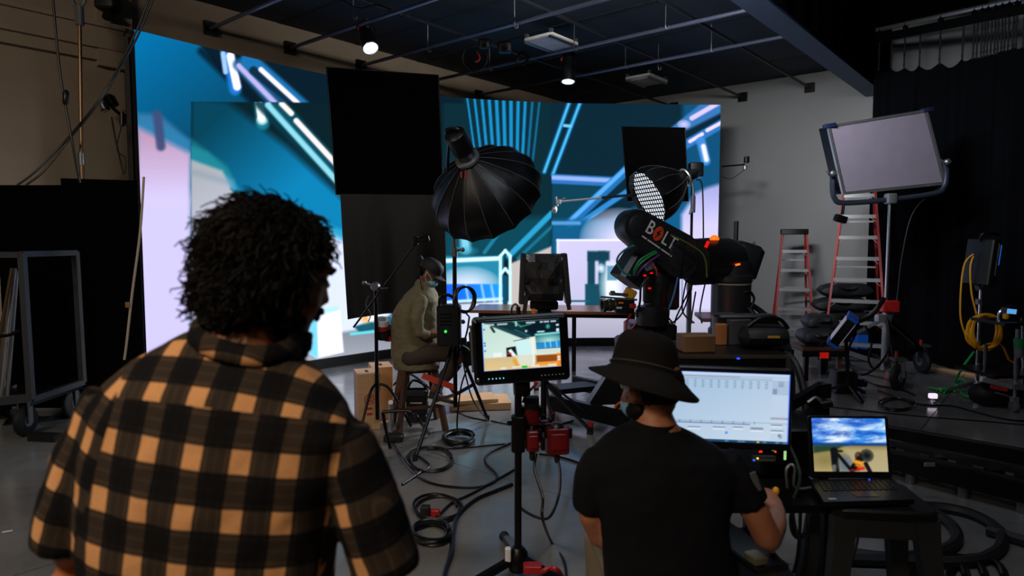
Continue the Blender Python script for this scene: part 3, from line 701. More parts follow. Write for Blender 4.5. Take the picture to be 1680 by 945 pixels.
# ================================================================== flags
fg = thing('floppy_flag', 'tall black fabric flag with a lower flap hanging before the video wall', 'flag', (at(668, 600, 6.95).x, 6.95, 0))
Yf = 6.9; c4 = [at(536, 111, Yf), at(719, 124, Yf-0.1), at(727, 321, Yf-0.1), at(552, 319, Yf)]
def quadgrid(c, nu, nv, fn=None):
    g = []
    for j in range(nv+1):
        row = []
        for i in range(nu+1):
            u, v = i/nu, j/nv; p = (c[0]*(1-u)+c[1]*u)*(1-v)+(c[3]*(1-u)+c[2]*u)*v
            row.append(p+(fn(u, v) if fn else Vector()))
        g.append(row)
    return g
duv2 = M('black_flag_cloth', (12, 12, 15), 0.6, spec=0.35, var=0.2)
m = MB(); m.sheet(quadgrid(c4, 8, 8, lambda u, v: Vector((0, 0.012*math.sin(5*u+3*v), 0))), 0.006, (0, 1, 0)); m.build('upper_cloth', duve, fg)
m = MB(); m.tube([c4[0], c4[1], c4[2], c4[3]], 0.012, 8, True); m.build('frame', blackm, fg)
c5 = [at(558, 318, Yf-0.02), at(729, 320, Yf-0.12), at(733, 500, Yf-0.14), at(571, 524, Yf-0.04)]
def fold(u, v): return Vector((0, -0.035*v*math.sin(u*9+1.2+1.5*v)-0.05*v*math.exp(-((u-0.62)/0.12)**2)+0.02*math.sin(23*u)*v, 0))
m = MB(); m.sheet(quadgrid(c5, 40, 24, fold), 0.006, (0, 1, 0)); m.build('lower_flap', duv2, fg)
xp = at(668, 600, 6.95).x; m = MB(); m.cyl((xp, 7.0, 0.12), (xp, 7.0, 2.9), 0.018, n=10); m.build('stand_pole', blackm, fg)
m = MB()
for a in (30, 150, 270): m.stube([(xp, 7.0, 0.3), (xp+0.1*math.cos(math.radians(a)), 7.0+0.1*math.sin(math.radians(a)), 0.24), (xp+0.35*math.cos(math.radians(a)), 7.0+0.35*math.sin(math.radians(a)), 0.015)], 0.013, 8, 4)
m.build('stand_leg', blackm, fg)
fg2 = thing('small_flag', 'small black square flag behind the lit softbox', 'flag', at(1075, 330, 8.4))
c6 = [at(1020, 208, 8.4), at(1124, 210, 8.4), at(1129, 330, 8.4), at(1030, 330, 8.4)]
m = MB(); m.sheet(quadgrid(c6, 6, 6), 0.006, (0, 1, 0)); m.build('cloth', duve, fg2); m = MB(); m.tube(c6, 0.009, 8, True); m.build('frame', blackm, fg2)
m = MB(); q = at(1080, 330, 8.42); m.cyl((q.x, q.y, 0.02), (q.x, q.y, q.z+0.6), 0.016, n=8); m.build('stand_pole', blackm, fg2)
m = MB()
for a in (30, 150, 270): m.stube([(q.x, q.y, 0.3), (q.x+0.12*math.cos(math.radians(a)), q.y+0.12*math.sin(math.radians(a)), 0.22), (q.x+0.35*math.cos(math.radians(a)), q.y+0.35*math.sin(math.radians(a)), 0.015)], 0.013, 8, 4)
m.build('stand_leg', blackm, fg2)

# ================================================================== big parabolic softbox with its stand
def softbox(root, apex, axis, R, L, ribs, fabric, rodm, front=None):
    apex = Vector(apex); x, y, d = frame_z(axis); rings = []; S = 8
    def rad(t): return R*(0.12+0.88*math.sin(min(1, t)*PI/2)**0.9)
    for i in range(S+1):
        t = i/S; rg = []
        for k in range(ribs*3):
            a = 2*PI*k/(ribs*3); sag = 1-0.05*math.sin(PI*((k % 3)/3))*math.sin(t*PI/2)
            rg.append(apex+d*L*t+(x*math.cos(a)+y*math.sin(a))*rad(t)*sag)
        rings.append(rg)
    inner = [[p+(apex+d*L*0.5-p).normalized()*0.008 for p in rg] for rg in rings][::-1]
    m = MB(); m.loft(rings+inner, caps=False); m.build('shell', fabric, root, True, 20)
    lip = MB(); lip.loft([[q+d*s for q in rings[-1]] for s in (0, 0.05)]+[[q*0.985+(apex+d*L)*0.015+d*s for q in rings[-1]] for s in (0.05, 0)], caps=False); lip.build('front_lip', fabric, root, True, 20)
    for k in range(ribs):
        a = 2*PI*k/ribs; pts = [apex+d*L*(i/S)+(x*math.cos(a)+y*math.sin(a))*(rad(i/S)+0.006) for i in range(S+1)]
        MB().tube(pts, 0.0026, 5).build('rib', rodm, root)
    return x, y, d, rad
ss_ = thing('softbox_light', 'large black parabolic softbox on a tripod stand, seen from behind', 'softbox light', (at(747, 600, 5.75).x, 5.75, 0))
ap = at(768, 262, 5.55); fabricb = M('softbox_black_nylon', (7, 7, 9), 0.4, var=0.2, spec=0.35)
ribm = M('rib_fibre_grey', (120, 116, 114), 0.35, 0.5)
x_, y_, d_, _r = softbox(ss_, ap, (0.35, 0.78, -0.66), 0.50, 0.42, 16, fabricb, ribm)
m = MB(); m.lathe(ap-d_*0.27, d_, [(0.055, -0.04), (0.085, -0.02), (0.09, 0.16), (0.075, 0.19), (0.075, 0.27)], 20); m.build('lamp_head', blackp, ss_)
m = MB(); m.lathe(ap-d_*0.035, d_, [(0.085, 0), (0.105, 0.005), (0.105, 0.03), (0.09, 0.035)], 24); m.build('speed_ring', alu, ss_)
m = MB(); q = ap-d_*0.24; m.stube([q+x_*0.06, q+x_*0.06-d_*0.09, q-d_*0.11, q-x_*0.06-d_*0.09, q-x_*0.06], 0.011, 8, 4); m.build('handle', blackp, ss_)
xs = at(745, 300, 5.75).x
m = MB(); m.cyl((xs, 5.75, 1.25), (xs, 5.75, 2.25), 0.014, n=10); m.build('upper_tube', brass, ss_)
m = MB(); m.cyl((xs, 5.75, 0.25), (xs, 5.75, 1.62), 0.019, n=10); m.build('lower_tube', blackm, ss_)
m = MB()
for z in (1.62, 2.14, 1.0): m.cyl((xs, 5.75, z-0.05), (xs, 5.75, z+0.03), 0.027, n=12); m.cyl((xs, 5.75, z), (xs+0.07, 5.70, z+0.01), 0.01, n=8); m.ball((xs+0.075, 5.695, z+0.01), (0.02, 0.012, 0.02), 8, 6)
m.build('collar_knob', steel, ss_)
m = MB(); m.stube([(xs, 5.75, 2.25), (xs-0.05, 5.72, 2.32), tuple(ap-d_*0.2+x_*0.09)], 0.014, 8, 4); m.stube([(xs, 5.75, 2.25), (xs+0.02, 5.75, 2.33), tuple(ap-d_*0.12-x_*0.09)], 0.014, 8, 4); m.build('yoke', blackm, ss_)
q = at(757, 287, 5.5)
for dx in (0, 0.035): m = MB(); m.box(q+Vector((dx, 0, 0)), (0.014, 0.012, 0.05)); m.build('latch', redm, ss_, False)
feet = [fl(680, 757), fl(800, 692), Vector((xs+0.06, 6.5, 0)), ]
feet[1] = fl(832, 660) 
feet = [fl(681, 756), fl(800, 690), fl(715, 672)]
for i, ft in enumerate(feet):
    m = MB(); m.tube([(xs, 5.75, 0.86), tuple(Vector((ft.x, ft.y, 0.015)))], 0.016, 8); o = m.build('leg', blackm, ss_)
    MB().cyl((ft.x, ft.y, 0), (ft.x, ft.y, 0.05), 0.02, n=10).build('rubber_foot', rubber, o)
    mid = Vector((xs, 5.75, 0.86)).lerp(Vector((ft.x, ft.y, 0.015)), 0.55); MB().bar((xs, 5.75, 0.36), mid, 0.012, 0.03).build('brace', brass if i == 0 else blackm, ss_, False)
m = MB(); q = Vector((xs, 5.75, 0.42)); m.bar(q+Vector((-0.28, -0.05, 0.12)), q, 0.02, 0.05); m.build('red_strap', orange if False else M('red_orange_webbing', (196, 66, 36), 0.6), ss_, False)
# ballast unit on the stand
bu = thing('ballast_unit', 'black power ballast with a green light hung on the softbox stand', 'ballast', at(738, 560, 5.6))
q = at(737, 533, 5.58); MB().rbox(q, (0.2, 0.16, 0.34), 0.025, 3).build('housing', blackp, bu)
m = MB(); m.stube([q+Vector((-.08, 0, .16)), q+Vector((-0.07, 0, .24)), q+Vector((0.0, 0.02, .25)), q+Vector((0.06, .05, .2))], 0.014, 8, 4); m.build('strap', blackm, bu)
m = MB(); m.ball(at(731, 544, 5.48), 0.011, 10, 6); m.build('indicator_light', M('green_led', (40, 240, 70), 0.4, emit=(50, 255, 80), estr=2.0), bu)
m = MB()
for k in range(4): m.box(q+Vector((-0.02, -0.083, 0.1-0.03*k)), (0.1, 0.004, 0.008))
m.build('vent_slot', blackgl, bu, False)
def coil(name, c, ax, R, r, turns, jit, mat, label, cat='cable coil', tail=None, sx=1.0, squash=1.0):
    x, y, d = frame_z(ax); c = Vector(c); pts = []; rnd = random.Random(hash(label) % 1000)
    rnd = random.Random(len(label)*7+int(abs(c.x)*100))
    n = turns*14; ph = rnd.random()*6
    for k in range(n+1):
        a = 2*PI*k/14+ph; rr = R*(1+jit*math.sin(k*0.45+ph)+jit*0.6*math.sin(k*1.13))
        ecc = 1+0.12*math.sin(k/14*1.9+ph)
        pts.append(c+x*rr*math.cos(a)*sx*ecc+y*rr*math.sin(a)*squash+d*(r*0.7+(r*1.1)*((k/14) % 4)+r*0.3*math.sin(k)))
    if tail: pts = pts+[Vector(p) for p in tail]
    m = MB(); m.tube(smooth_path(pts, 2), r, 6); return solo(name, m, mat, label, cat)
coil('cable_coil', at(762, 494, 5.6), (0.25, -1, 0.1), 0.085, 0.008, 5, 0.14, cablem, 'black cable coil hanging on the softbox stand above the ballast', squash=1.25, tail=[at(770, 520, 5.6), at(762, 560, 5.6)])
m = MB(); m.stube([at(770, 545, 5.6), at(771, 590, 5.6), at(757, 632, 5.65), at(750, 690, 5.6), at(752, 715, 5.55)], 0.008, 6, 6); m.stube([at(756, 570, 5.6), at(765, 620, 5.6), at(778, 660, 5.6), fl(800, 690, 0.02)], 0.007, 6, 6)
solo('stand_cable', m, cablem, 'black cable dropping from the ballast to the floor coil', 'cable')
# adapter box hung on stand right side
m = MB(); q = at(757, 560, 5.62); m.rbox(q+Vector((0.02, 0, 0)), (0.05, 0.05, 0.06), 0.01, 2); solo('connector_box', m, blackp, 'small black connector box beside the ballast', 'connector')
# sandbag-like pouch right of the stand at ankle of legs
m = MB(); m.loft([[at(755, 565, 5.7), at(768, 572, 5.7), at(785, 600, 5.7), at(760, 600, 5.7)], [p+Vector((0, 0.05, 0)) for p in (at(755, 565, 5.7), at(768, 572, 5.7), at(785, 600, 5.7), at(760, 600, 5.7))]]); solo('weight_pouch', m, blackm, 'folded black pouch hanging between the softbox stand legs', 'pouch')
# ================================================================== stool of the seated crew member, boxes, grip stand
def splay_stool(name, label, c, rz, h, top, foot, mat, legw=(0.05, 0.035), seat_t=0.035):
    t = thing(name, label, 'stool', c); T = yawm(c, rz)
    s = MB(T); s.rbox((0, 0, h-seat_t/2), (top, top, seat_t), 0.05, 4); s.build('seat', mat, t)
    k = MB(T)
    for a in range(4):
        u = Vector((math.cos(a*PI/2), math.sin(a*PI/2), 0)); v = Vector((-u.y, u.x, 0))
        k.bar(u*(top/2-0.03)-v*(top/2-0.04)+UP*(h-0.07), u*(top/2-0.03)+v*(top/2-0.04)+UP*(h-0.07), 0.012, 0.08)
    k.build('apron', mat, t, False)
    for sx in (-1, 1):
        for sy in (-1, 1):
            l = MB(T); a = Vector((sx*(top/2-0.03), sy*(top/2-0.03), h-0.02)); b = Vector((sx*foot/2, sy*foot/2, 0.0))
            l.bar(a, b, legw[0], legw[1], (sx, -sy, 0)); l.build('leg', mat, t, False)
    for z, sc in ((0.22, 0.74),):
        f_ = foot/2*(1-z/h)+(top/2-0.03)*(z/h); r = MB(T)
        for (a, b) in (((-f_, -f_), (f_, -f_)), ((f_, -f_), (f_, f_)), ((f_, f_), (-f_, f_)), ((-f_, f_), (-f_, -f_))): r.bar((a[0], a[1], z), (b[0], b[1], z), 0.02, 0.025)
        r.build('footrest', mat, t, False)
    return t
SX, SY = -0.86, 6.02
splay_stool('bar_stool', 'dark brown stool under the man in the olive shirt', Vector((SX, SY, 0)), 0.3, 0.63, 0.30, 0.42, woodd)
def apple_box(c, d, R, label, mark=None, face=None):
    t = thing('apple_box', label, 'wooden box', (c[0], c[1], c[2]-d[2]/2)); m = MB(); m.rbox(c, d, 0.004, 1, R); m.build('body', woodl, t)
    h = MB(); h.rbox(Vector(c)+R @ Vector((0, 0, d[2]/2-0.001)), (0.03, 0.10, 0.006), 0.014, 3, R); h.build('hand_hole', M('box_hole_dark', (46, 34, 24), 0.9), t)
    return t
R_ = Matrix.Rotation(0.35, 3, 'Z')
c1 = Vector((at(598, 640, 5.95).x, 6.05, 0.255)); b1 = apple_box(c1, (0.2, 0.30, 0.51), R_, 'wooden apple box standing on end, nearer one with red lettering')
text_obj('lettering', '@', 0.10, Matrix.Translation(c1+R_ @ Vector((0.0, -0.1515, 0.03))) @ R_.to_4x4() @ Matrix.Rotation(PI/2, 4, 'X') @ Matrix.Rotation(0, 4, 'Z'), M('red_ink', (176, 34, 30), 0.6), b1, 0.001)
m = MB(); q = c1+R_ @ Vector((0.0, -0.1515, -0.06)); m.box(q, (0.05, 0.002, 0.02), R_); m.box(q+Vector((0, 0, -0.05)), (0.05, 0.002, 0.02), R_); m.box(q+Vector((-.035, 0, .1)), (0.012, 0.002, 0.05), R_); m.build('printed_mark', MATS['red_ink'], b1, False)
c2 = Vector((at(622, 640, 6.3).x, 6.38, 0.255)); apple_box(c2, (0.2, 0.30, 0.51), Matrix.Rotation(0.32, 3, 'Z'), 'wooden apple box standing on end, farther one behind the pole')
# pancake boards on the floor behind the stool
c3 = fl(800, 655, 0.04); c3.y = 6.75; c3.x = -0.34
for i, (dx, dy, z, sz, lab) in enumerate(((0, 0.05, 0.045, (0.62, 0.42, 0.07), 'flat wooden board box on the floor behind the softbox stand'), (-0.08, -0.02, 0.1, (0.5, 0.32, 0.035), 'thin pale board lying on top of the flat wooden box'))):
    m = MB(); m.rbox((c3.x+dx, c3.y+dy, z-0.008), sz, 0.004, 1, Matrix.Rotation(0.12+i*0.15, 3, 'Z')); solo('plywood_board', m, woodl, lab, 'board')
# grip stand with cross arm
gs = thing('grip_stand', 'black grip stand with a slanted cross arm beside the olive shirt man', 'grip stand', (at(618, 600, 5.9).x, 5.9, 0)); xg = at(618, 600, 5.9).x; zt = at(618, 470, 5.9).z
m = MB(); m.cyl((xg, 5.9, 0.1), (xg, 5.9, zt), 0.017, n=10); m.build('pole', blackm, gs)
for a in (10, 130, 250):
    u = Vector((math.cos(math.radians(a)), math.sin(math.radians(a)), 0)); m = MB(); m.stube([Vector((xg, 5.9, 0.42))+u*0.02, Vector((xg, 5.9, 0.36))+u*0.12, Vector((xg, 5.9, 0.02))+u*0.3], 0.012, 8, 4); m.build('leg', blackm, gs)
m = MB(); m.cyl(at(580, 537, 5.85), at(684, 397, 5.85), 0.009, n=8); m.build('cross_arm', blackm, gs)
q = at(616, 470, 5.86); m = MB(); m.lathe(q+Vector((0, .05, 0)), (0, -1, 0), [(0.035, 0), (0.04, 0.02), (0.04, 0.07), (0.03, 0.085)], 16); m.cyl(q, q+Vector((-0.08, -0.03, 0.03)), 0.011, n=8); m.ball(q+Vector((-0.09, -0.03, 0.035)), 0.02, 8, 6); m.build('grip_head', steel, gs)
m = MB(); m.ball(at(630, 474, 5.8), (0.055, 0.02, 0.025), 12, 6); m.build('knob', blackp, gs)
q = at(687, 393, 5.85); m = MB(); m.rbox(q+Vector((0.03, 0, 0)), (0.13, 0.05, 0.05), 0.015, 3, Matrix.Rotation(-0.2, 3, 'Y')); m.rbox(q+Vector((-.03, 0, -.01)), (0.05, 0.06, 0.075), 0.01, 2); m.build('clamp', blackm, gs)
m = MB(); m.stube([at(605, 485, 5.85), at(600, 500, 5.85), at(608, 515, 5.85), at(604, 528, 5.85)], 0.005, 6, 4); m.build('safety_cord', steel, gs)
# rolls of tape hanging on the stand
for i, (px, py, r, w_, mt, lab) in enumerate(((627, 528, 0.062, 0.05, white, 'white tape roll hung on the grip stand, uppermost'), (627, 536, 0.066, 0.04, redm, 'red tape roll hung under the white one'), (628, 548, 0.075, 0.06, rubber, 'black tape roll, lowest on the grip stand'), (637, 552, 0.055, 0.05, M('crimson_tape', (190, 30, 40), 0.4), 'crimson tape roll nearest the olive shirt'), (636, 538, 0.03, 0.05, M('green_tape', (40, 160, 60), 0.4), 'small green tape roll near the olive shirt'))):
    q = at(px, py, 5.97+0.02*i); ax = Vector((0.15, -0.35, 1)).normalized(); m = MB()
    m.lathe(q-ax*w_/2, ax, [(r*0.6, 0), (r, 0), (r, w_), (r*0.6, w_), (r*0.6, 0)], 20, False); solo('tape_roll', m, mt, lab, 'tape roll', 'tape rolls on the grip stand')
# soft black pouch under the stool
pc = thing('battery_pouch', 'black pouch with a carry strap on the floor under the stool', 'pouch', (at(683, 650, 6.15).x, 6.2, 0))
q = Vector((at(683, 650, 6.15).x, 6.2, 0.19)); MB().rbox(q, (0.2, 0.12, 0.24), 0.02, 3).build('body', blackp, pc)
m = MB(); m.rbox(q+Vector((0, -0.005, 0.09)), (0.21, 0.135, 0.06), 0.02, 3); m.build('flap', M('pouch_trim', (40, 42, 46), 0.6), pc)
m = MB(); m.stube([q+Vector((-.09, 0, .12)), q+Vector((-.04, 0, .2)), q+Vector((.05, 0, .17)), q+Vector((.1, -.03, .11))], 0.012, 8, 4); m.build('strap', blackm, pc)
m = MB()
for k in range(7): m.box(q+Vector((-0.05+0.016*k, -0.0625, 0.0)), (0.011, 0.003, 0.012))
m.build('printed_mark', white, pc, False); MB().rbox(q+Vector((0, 0, -0.155)), (0.19, 0.11, 0.07), 0.015, 2).build('base_pack', rubber, pc)
# bent black tube frame near the plaid shoulder
tf = thing('tube_frame', 'bent black tube legs of a folded stand beside the plaid shoulder', 'stand', fl(660, 715)); m = MB()
m.stube([at(628, 676, 5.2), at(655, 674, 5.2), at(676, 676, 5.2), at(688, 690, 5.15), fl(704, 712, 0.02)], 0.014, 8, 6); m.stube([at(628, 676, 5.2), at(632, 700, 5.2), fl(640, 735, 0.02)], 0.014, 8, 5); m.build('tube', blackm, tf)
m = MB(); m.rbox(fl(646, 718, 0.03)+Vector((0, 0, 0)), (0.16, 0.12, 0.06), 0.02, 3); m.build('foot_block', rubber, tf)
m = MB(); m.cyl(at(641, 660, 5.3), fl(642, 708, 0.0), 0.02, n=10); m.build('white_post', white, tf)

# ================================================================== wooden table and the hooded lamp
woodt = M('table_walnut', (178, 112, 70), 0.28, var=0.3, vscale=4, stretch=(1.2, 14, 1))
tb = thing('work_table', 'long wooden table with dark metal legs before the video wall', 'table', (0.7, 8.9, 0))
Tt = yawm((0.62, 9.05, 0), -0.12)
for k in range(5):
    m = MB(Tt); m.rbox((0, -0.34+0.17*k, 0.775), (2.3, 0.168, 0.04), 0.006, 2); m.build('plank', woodt, tb)
for (x, y) in ((-1.0, -0.36), (0.05, -0.36), (0.24, -0.36), (1.0, -0.36), (-1.0, 0.36), (1.0, 0.36)):
    m = MB(Tt); m.box((x, y, 0.3775), (0.055, 0.05, 0.755)); m.build('leg', blackm, tb, False)
m = MB(Tt); m.bar((-1, -0.36, 0.73), (1, -0.36, 0.73), 0.03, 0.05); m.bar((-1, 0.36, 0.73), (1, 0.36, 0.73), 0.03, 0.05); m.build('rail', blackm, tb, False)
hl = thing('hooded_light', 'black lamp wrapped in crumpled black foil on a short stand', 'light', (at(893, 600, 4.7).x, 4.7, 0))
Yh = 4.7; q = at(893, 455, Yh)
wrap = M('crumpled_black_foil', (58, 56, 55), 0.3, 0.35, bump=0.15, bscale=30, var=0.3)
m = MB(); nx, nz = 8, 7; g = []
rnd = random.Random(5)
for j in range(nz):
    row = []
    for i in range(nx):
        u, v = i/(nx-1)-0.5, j/(nz-1)-0.5
        depth = 0.13*max(abs(u), abs(v))*2; cr = 0.035*rnd.uniform(-1, 1)*(1 if 0 < i < nx-1 and 0 < j < nz-1 else 0.2)
        row.append(q+Vector((u*(0.29+0.05*(-v))*1.0, -0.15+depth+cr, -v*0.33)))
    g.append(row)
m.sheet(g, 0.006, (0, 1, 0)); m.f = [t for f in m.f for t in ((f[0], f[1], f[2]), (f[0], f[2], f[3]))]; m.build('front_wrap', wrap, hl, False)
for (dx, wd) in ((-0.155, 0.04), (0.155, 0.04)): m = MB(); m.rbox(q+Vector((dx, 0.05, -0.01)), (wd, 0.18, 0.36), 0.012, 2, Matrix.Rotation(-0.09 if dx > 0 else 0.04, 3, 'Y')); m.build('side_wrap', wrap, hl)
m = MB(); m.rbox(q+Vector((0, 0.1, 0.0)), (0.27, 0.14, 0.33), 0.03, 3); m.build('lamp_body', blackp, hl)
m = MB(); m.box(q+Vector((-0.135, -0.02, -0.2)), (0.03, 0.03, 0.14), Matrix.Rotation(0.15, 3, 'Y')); m.build('loose_strip', wrap, hl, False); m = MB(); m.box(q+Vector((0.165, -0.02, -0.17)), (0.03, 0.03, 0.12), Matrix.Rotation(-0.2, 3, 'Y')); m.build('loose_strip', wrap, hl, False)
m = MB(); m.rbox(q+Vector((0.0, 0.04, -0.2)), (0.2, 0.12, 0.06), 0.02, 3); m.lathe(q+Vector((0, 0.04, -0.36)), (0, 0, 1), [(0.06, 0), (0.065, 0.06), (0.05, 0.13), (0.06, 0.16)], 16); m.rbox(q+Vector((0.03, 0.03, -0.3)), (0.14, 0.1, 0.1), 0.02, 3); m.build('tilt_head', blackm, hl)
m = MB(); m.rbox(q+Vector((-0.075, -0.01, -0.25)), (0.026, 0.02, 0.06), 0.006, 2); m.build('orange_knob', orange, hl)
m = MB(); m.rbox(q+Vector((0.07, -0.03, -0.28)), (0.03, 0.02, 0.05), 0.006, 2); m.build('blue_knob', bluep, hl)
zb = q.z-0.4; m = MB(); m.cyl((q.x, Yh+0.04, 0.35), (q.x, Yh+0.04, zb), 0.022, n=10); m.build('column', blackm, hl)
for ft in (fl(968, 712), fl(905, 690), fl(880, 640)):
    d = Vector((ft.x-q.x, ft.y-Yh, 0)).normalized(); m = MB(); m.cyl((q.x+d.x*0.04, Yh+0.04+d.y*0.04, 0.68), (ft.x, ft.y, 0.03), 0.02, 0.015, 8); s_ = Vector((-d.y, d.x, 0))*0.03
    m.cyl(Vector((q.x, Yh+0.04, 0.72))+s_, Vector((ft.x, ft.y, 0.2))+s_, 0.009, n=6); o = m.build('leg', blackm, hl)
    MB().cyl((ft.x, ft.y, 0), (ft.x, ft.y, 0.07), 0.03, n=12).build('rubber_foot', rubber, o); MB().cyl((ft.x, ft.y, 0.07), (ft.x, ft.y, 0.1), 0.031, n=12).build('red_ring', redm, o)
# flat camera dolly on the floor right of it
sk = thing('camera_dolly', 'low black camera dolly with orange rimmed wheels on the floor', 'dolly', fl(980, 690)); p0, p1 = fl(905, 660, 0.17), fl(1030, 690, 0.17)
m = MB(); m.bar(p0, p1, 0.06, 0.14); m.bar(p0+Vector((0.3, 0.9, 0)), p1+Vector((0.3, 0.8, 0)), 0.06, 0.14); m.build('side_rail', blackm, sk, False)
m = MB(); m.bar(fl(900, 640, 0.2), fl(1000, 630, 0.2), 0.25, 0.05); m.bar(p0.lerp(p1, .5), p0.lerp(p1, .5)+Vector((0.3, 0.85, 0)), 0.1, 0.08); m.build('cross_plate', blackp, sk, False)
m = MB(); a = fl(965, 665, 0.22); m.loft([[a, a+Vector((0.42, 0.05, 0.0)), a+Vector((0.42, .05, .3)), a+Vector((.18, .02, .28))], [p+Vector((0.02, 0.25, 0)) for p in (a, a+Vector((0.42, 0.05, 0)), a+Vector((0.42, .05, .3)), a+Vector((.18, .02, .28)))]]); m.build('wedge_bracket', blackp, sk, False)
for (px, py, Y) in ((1026, 684, 5.9), (905, 655, 6.6)):
    c = at(px, py, Y); c.z = 0.14; m = MB(); ax = Vector((-0.75, -0.65, 0)); m.lathe(c-ax*0.02, ax, [(0.07, 0), (0.13, 0.0), (0.14, 0.015), (0.13, 0.04), (0.07, 0.04)], 24); o = m.build('wheel', rubber, sk); MB().torus(c+ax*0.022, ax, 0.115, 0.012, 24, 6).build('orange_rim', orange, o); MB().lathe(c+ax*0.0, ax, [(0.08, 0), (0.08, 0.025), (0.03, 0.04), (0.005, 0.042)], 18).build('hub', alu, o)

# ================================================================== monitor on the centre stand
mon = thing('director_monitor', 'black monitor on a pole stand showing the camera picture', 'monitor', (at(850, 900, 3.2).x, 3.2, 0))
Ym = 3.16; qc = at(856, 573, Ym); Tm = Matrix.Translation(qc) @ Matrix.Rotation(0.12, 4, 'Z') @ Matrix.Rotation(-0.045, 4, 'Y') @ Matrix.Rotation(-0.03, 4, 'X')
m = MB(Tm); m.rbox((0, 0.03, 0), (0.465, 0.05, 0.328), 0.022, 4, ax=1); m.build('housing', blackp, mon)
m = MB(Tm); m.rbox((0, 0.002, -0.002), (0.44, 0.012, 0.30), 0.012, 3, ax=1); m.build('bezel', blackgl, mon)
def mon_paint(P):
    P.rect(-1, -1, 2, 2, (198, 226, 214), .01, 1, None, ((0, 0.2), (0.5, 0.8), (222, 240, 232)))
    P.poly([(0.02, 0), (1.1, 0), (1.1, 0.45), (0.66, 0.42), (0.5, 0.36)], (14, 46, 54), 0.03)
    P.poly([(0.5, 0.05), (1.1, 0.0), (1.1, 0.3), (0.66, 0.35)], (6, 26, 36), 0.05)
    P.line((0.05, 0.0), (0.62, 0.38), 0.03, (40, 92, 96), 0.05, 0.7); P.line((0.4, 0.0), (0.5, 0.12), 0.02, (60, 170, 150), 0.02); P.line((0.5, 0.12), (0.63, 0.08), 0.02, (60, 160, 140), 0.02)
    P.line((0.42, 0.18), (0.62, 0.34), 0.02, (40, 100, 110), 0.02); P.glow((0.565, 0.22), 0.02, 0.03, (240, 250, 250), 1, None, .5); P.line((0.12, 0.1), (0.155, 0.2), 0.03, (10, 24, 26), 0.02); P.line((0.44, .02), (0.44, .1), .02, (220, 230, 220), .02)
    P.glow((0.85, 0.15), 0.04, 0.07, (80, 210, 200), 1); P.line((0.72, 0.25), (0.79, 0.25), 0.03, (190, 250, 250), 0.02)
    P.rect(0.68, 0.28, 1.1, 0.62, (26, 104, 118), 0.02); P.line((0.69, 0.31), (1.0, 0.29), 0.035, (150, 232, 226), 0.03)
    P.glow((0.86, 0.44), 0.24, 0.14, (190, 240, 232), 0.9, (P.Y < 0.48).astype(float), .7); P.poly([(0.7, 0.49), (1.1, 0.45), (1.1, 0.62), (0.68, 0.6)], (34, 140, 214), 0.02)
    for x in (0.8, 0.87, 0.95): P.line((x, .47), (x+0.01, .6), .012, (150, 230, 255), .015)
    P.poly([(0.68, 0.6), (1.1, 0.59), (1.1, 0.72), (0.66, 0.7)], (210, 226, 214), 0.02); P.line((.68, .605), (1.1, .6), .012, (20, 60, 90), .012)
    P.poly([(0.56, 0.36), (0.68, 0.34), (0.69, 0.72), (0.58, 0.72)], (232, 240, 228), 0.015); P.poly([(0.42, 0.42), (0.6, 0.38), (0.62, 0.7), (0.44, 0.7)], (206, 244, 246), 0.02); P.line((0.4, 0.41), (0.6, 0.37), 0.014, (60, 80, 76), 0.012)
    P.poly([(0.3, 0.54), (0.42, 0.52), (0.44, 0.74), (0.3, 0.74)], (16, 26, 32), 0.015); P.poly([(0.32, 0.6), (0.36, 0.57), (0.44, 0.74), (0.38, 0.74)], (240, 245, 245), 0.015); P.rect(0.31, 0.65, 0.36, 0.68, (190, 40, 36), .015)
    P.rect(-1, 0.73, 2, 2, (214, 190, 140), 0.03, 1, None, ((0.2, 0.76), (0.2, 1.0), (228, 200, 140))); P.rect(0.42, 0.72, 0.68, 0.95, (224, 226, 206), .05); P.rect(0.68, 0.74, 0.97, 0.9, (146, 72, 22), 0.03); P.line((0.4, .8), (.44, .95), .05, (230, 160, 50), .04); P.rect(0.95, 0.72, 1.1, 1.1, (240, 130, 30), .02); P.rect(0.66, .88, .97, .95, (236, 160, 60), .02); P.line((.645, .4), (.645, .92), .016, (245, 250, 240), .01)
    P.rect(0.13, 0.63, 0.24, 0.72, (236, 246, 246), 0.012)
    for (x0, x1, y) in ((.06, .16, .05), (.2, .33, .05), (.57, .69, .05), (.75, .79, .05), (.8, .87, .05), (.89, .96, .05), (.22, .29, .96), (.37, .48, .95), (.61, .72, .95), (.83, .94, .95)):
        n = max(2, int((x1-x0)/.016))
        for k in range(n): P.rect(x0+(x1-x0)*k/n, y-.016, x0+(x1-x0)*(k+.75)/n, y+.016, (236, 240, 255), .008)
    P.rect(.49, .935, .56, .985, (40, 200, 50), .01)
    for (x, y) in ((.975, .13), (.975, .22), (.975, .25), (.975, .8), (.975, .85)): P.rect(x-.018, y-.018, x+.018, y+.018, (220, 236, 255), .01)
    for y in (.14, .42, .47, .58): P.rect(.015, y-.015, .04, y+.015, (40, 120, 230), .01)
    P.line((0, 0), (0, 1), .012, (40, 110, 255), .012); P.line((0, 1), (1, 1), .01, (40, 110, 255), .012)
scm = screen_mat('monitor_picture', 1.0)
flat_screen('screen', Tm @ Matrix.Translation((0.0, -0.006, 0.022)), 0.374, 0.232, 130, 90, mon_paint, scm, mon)
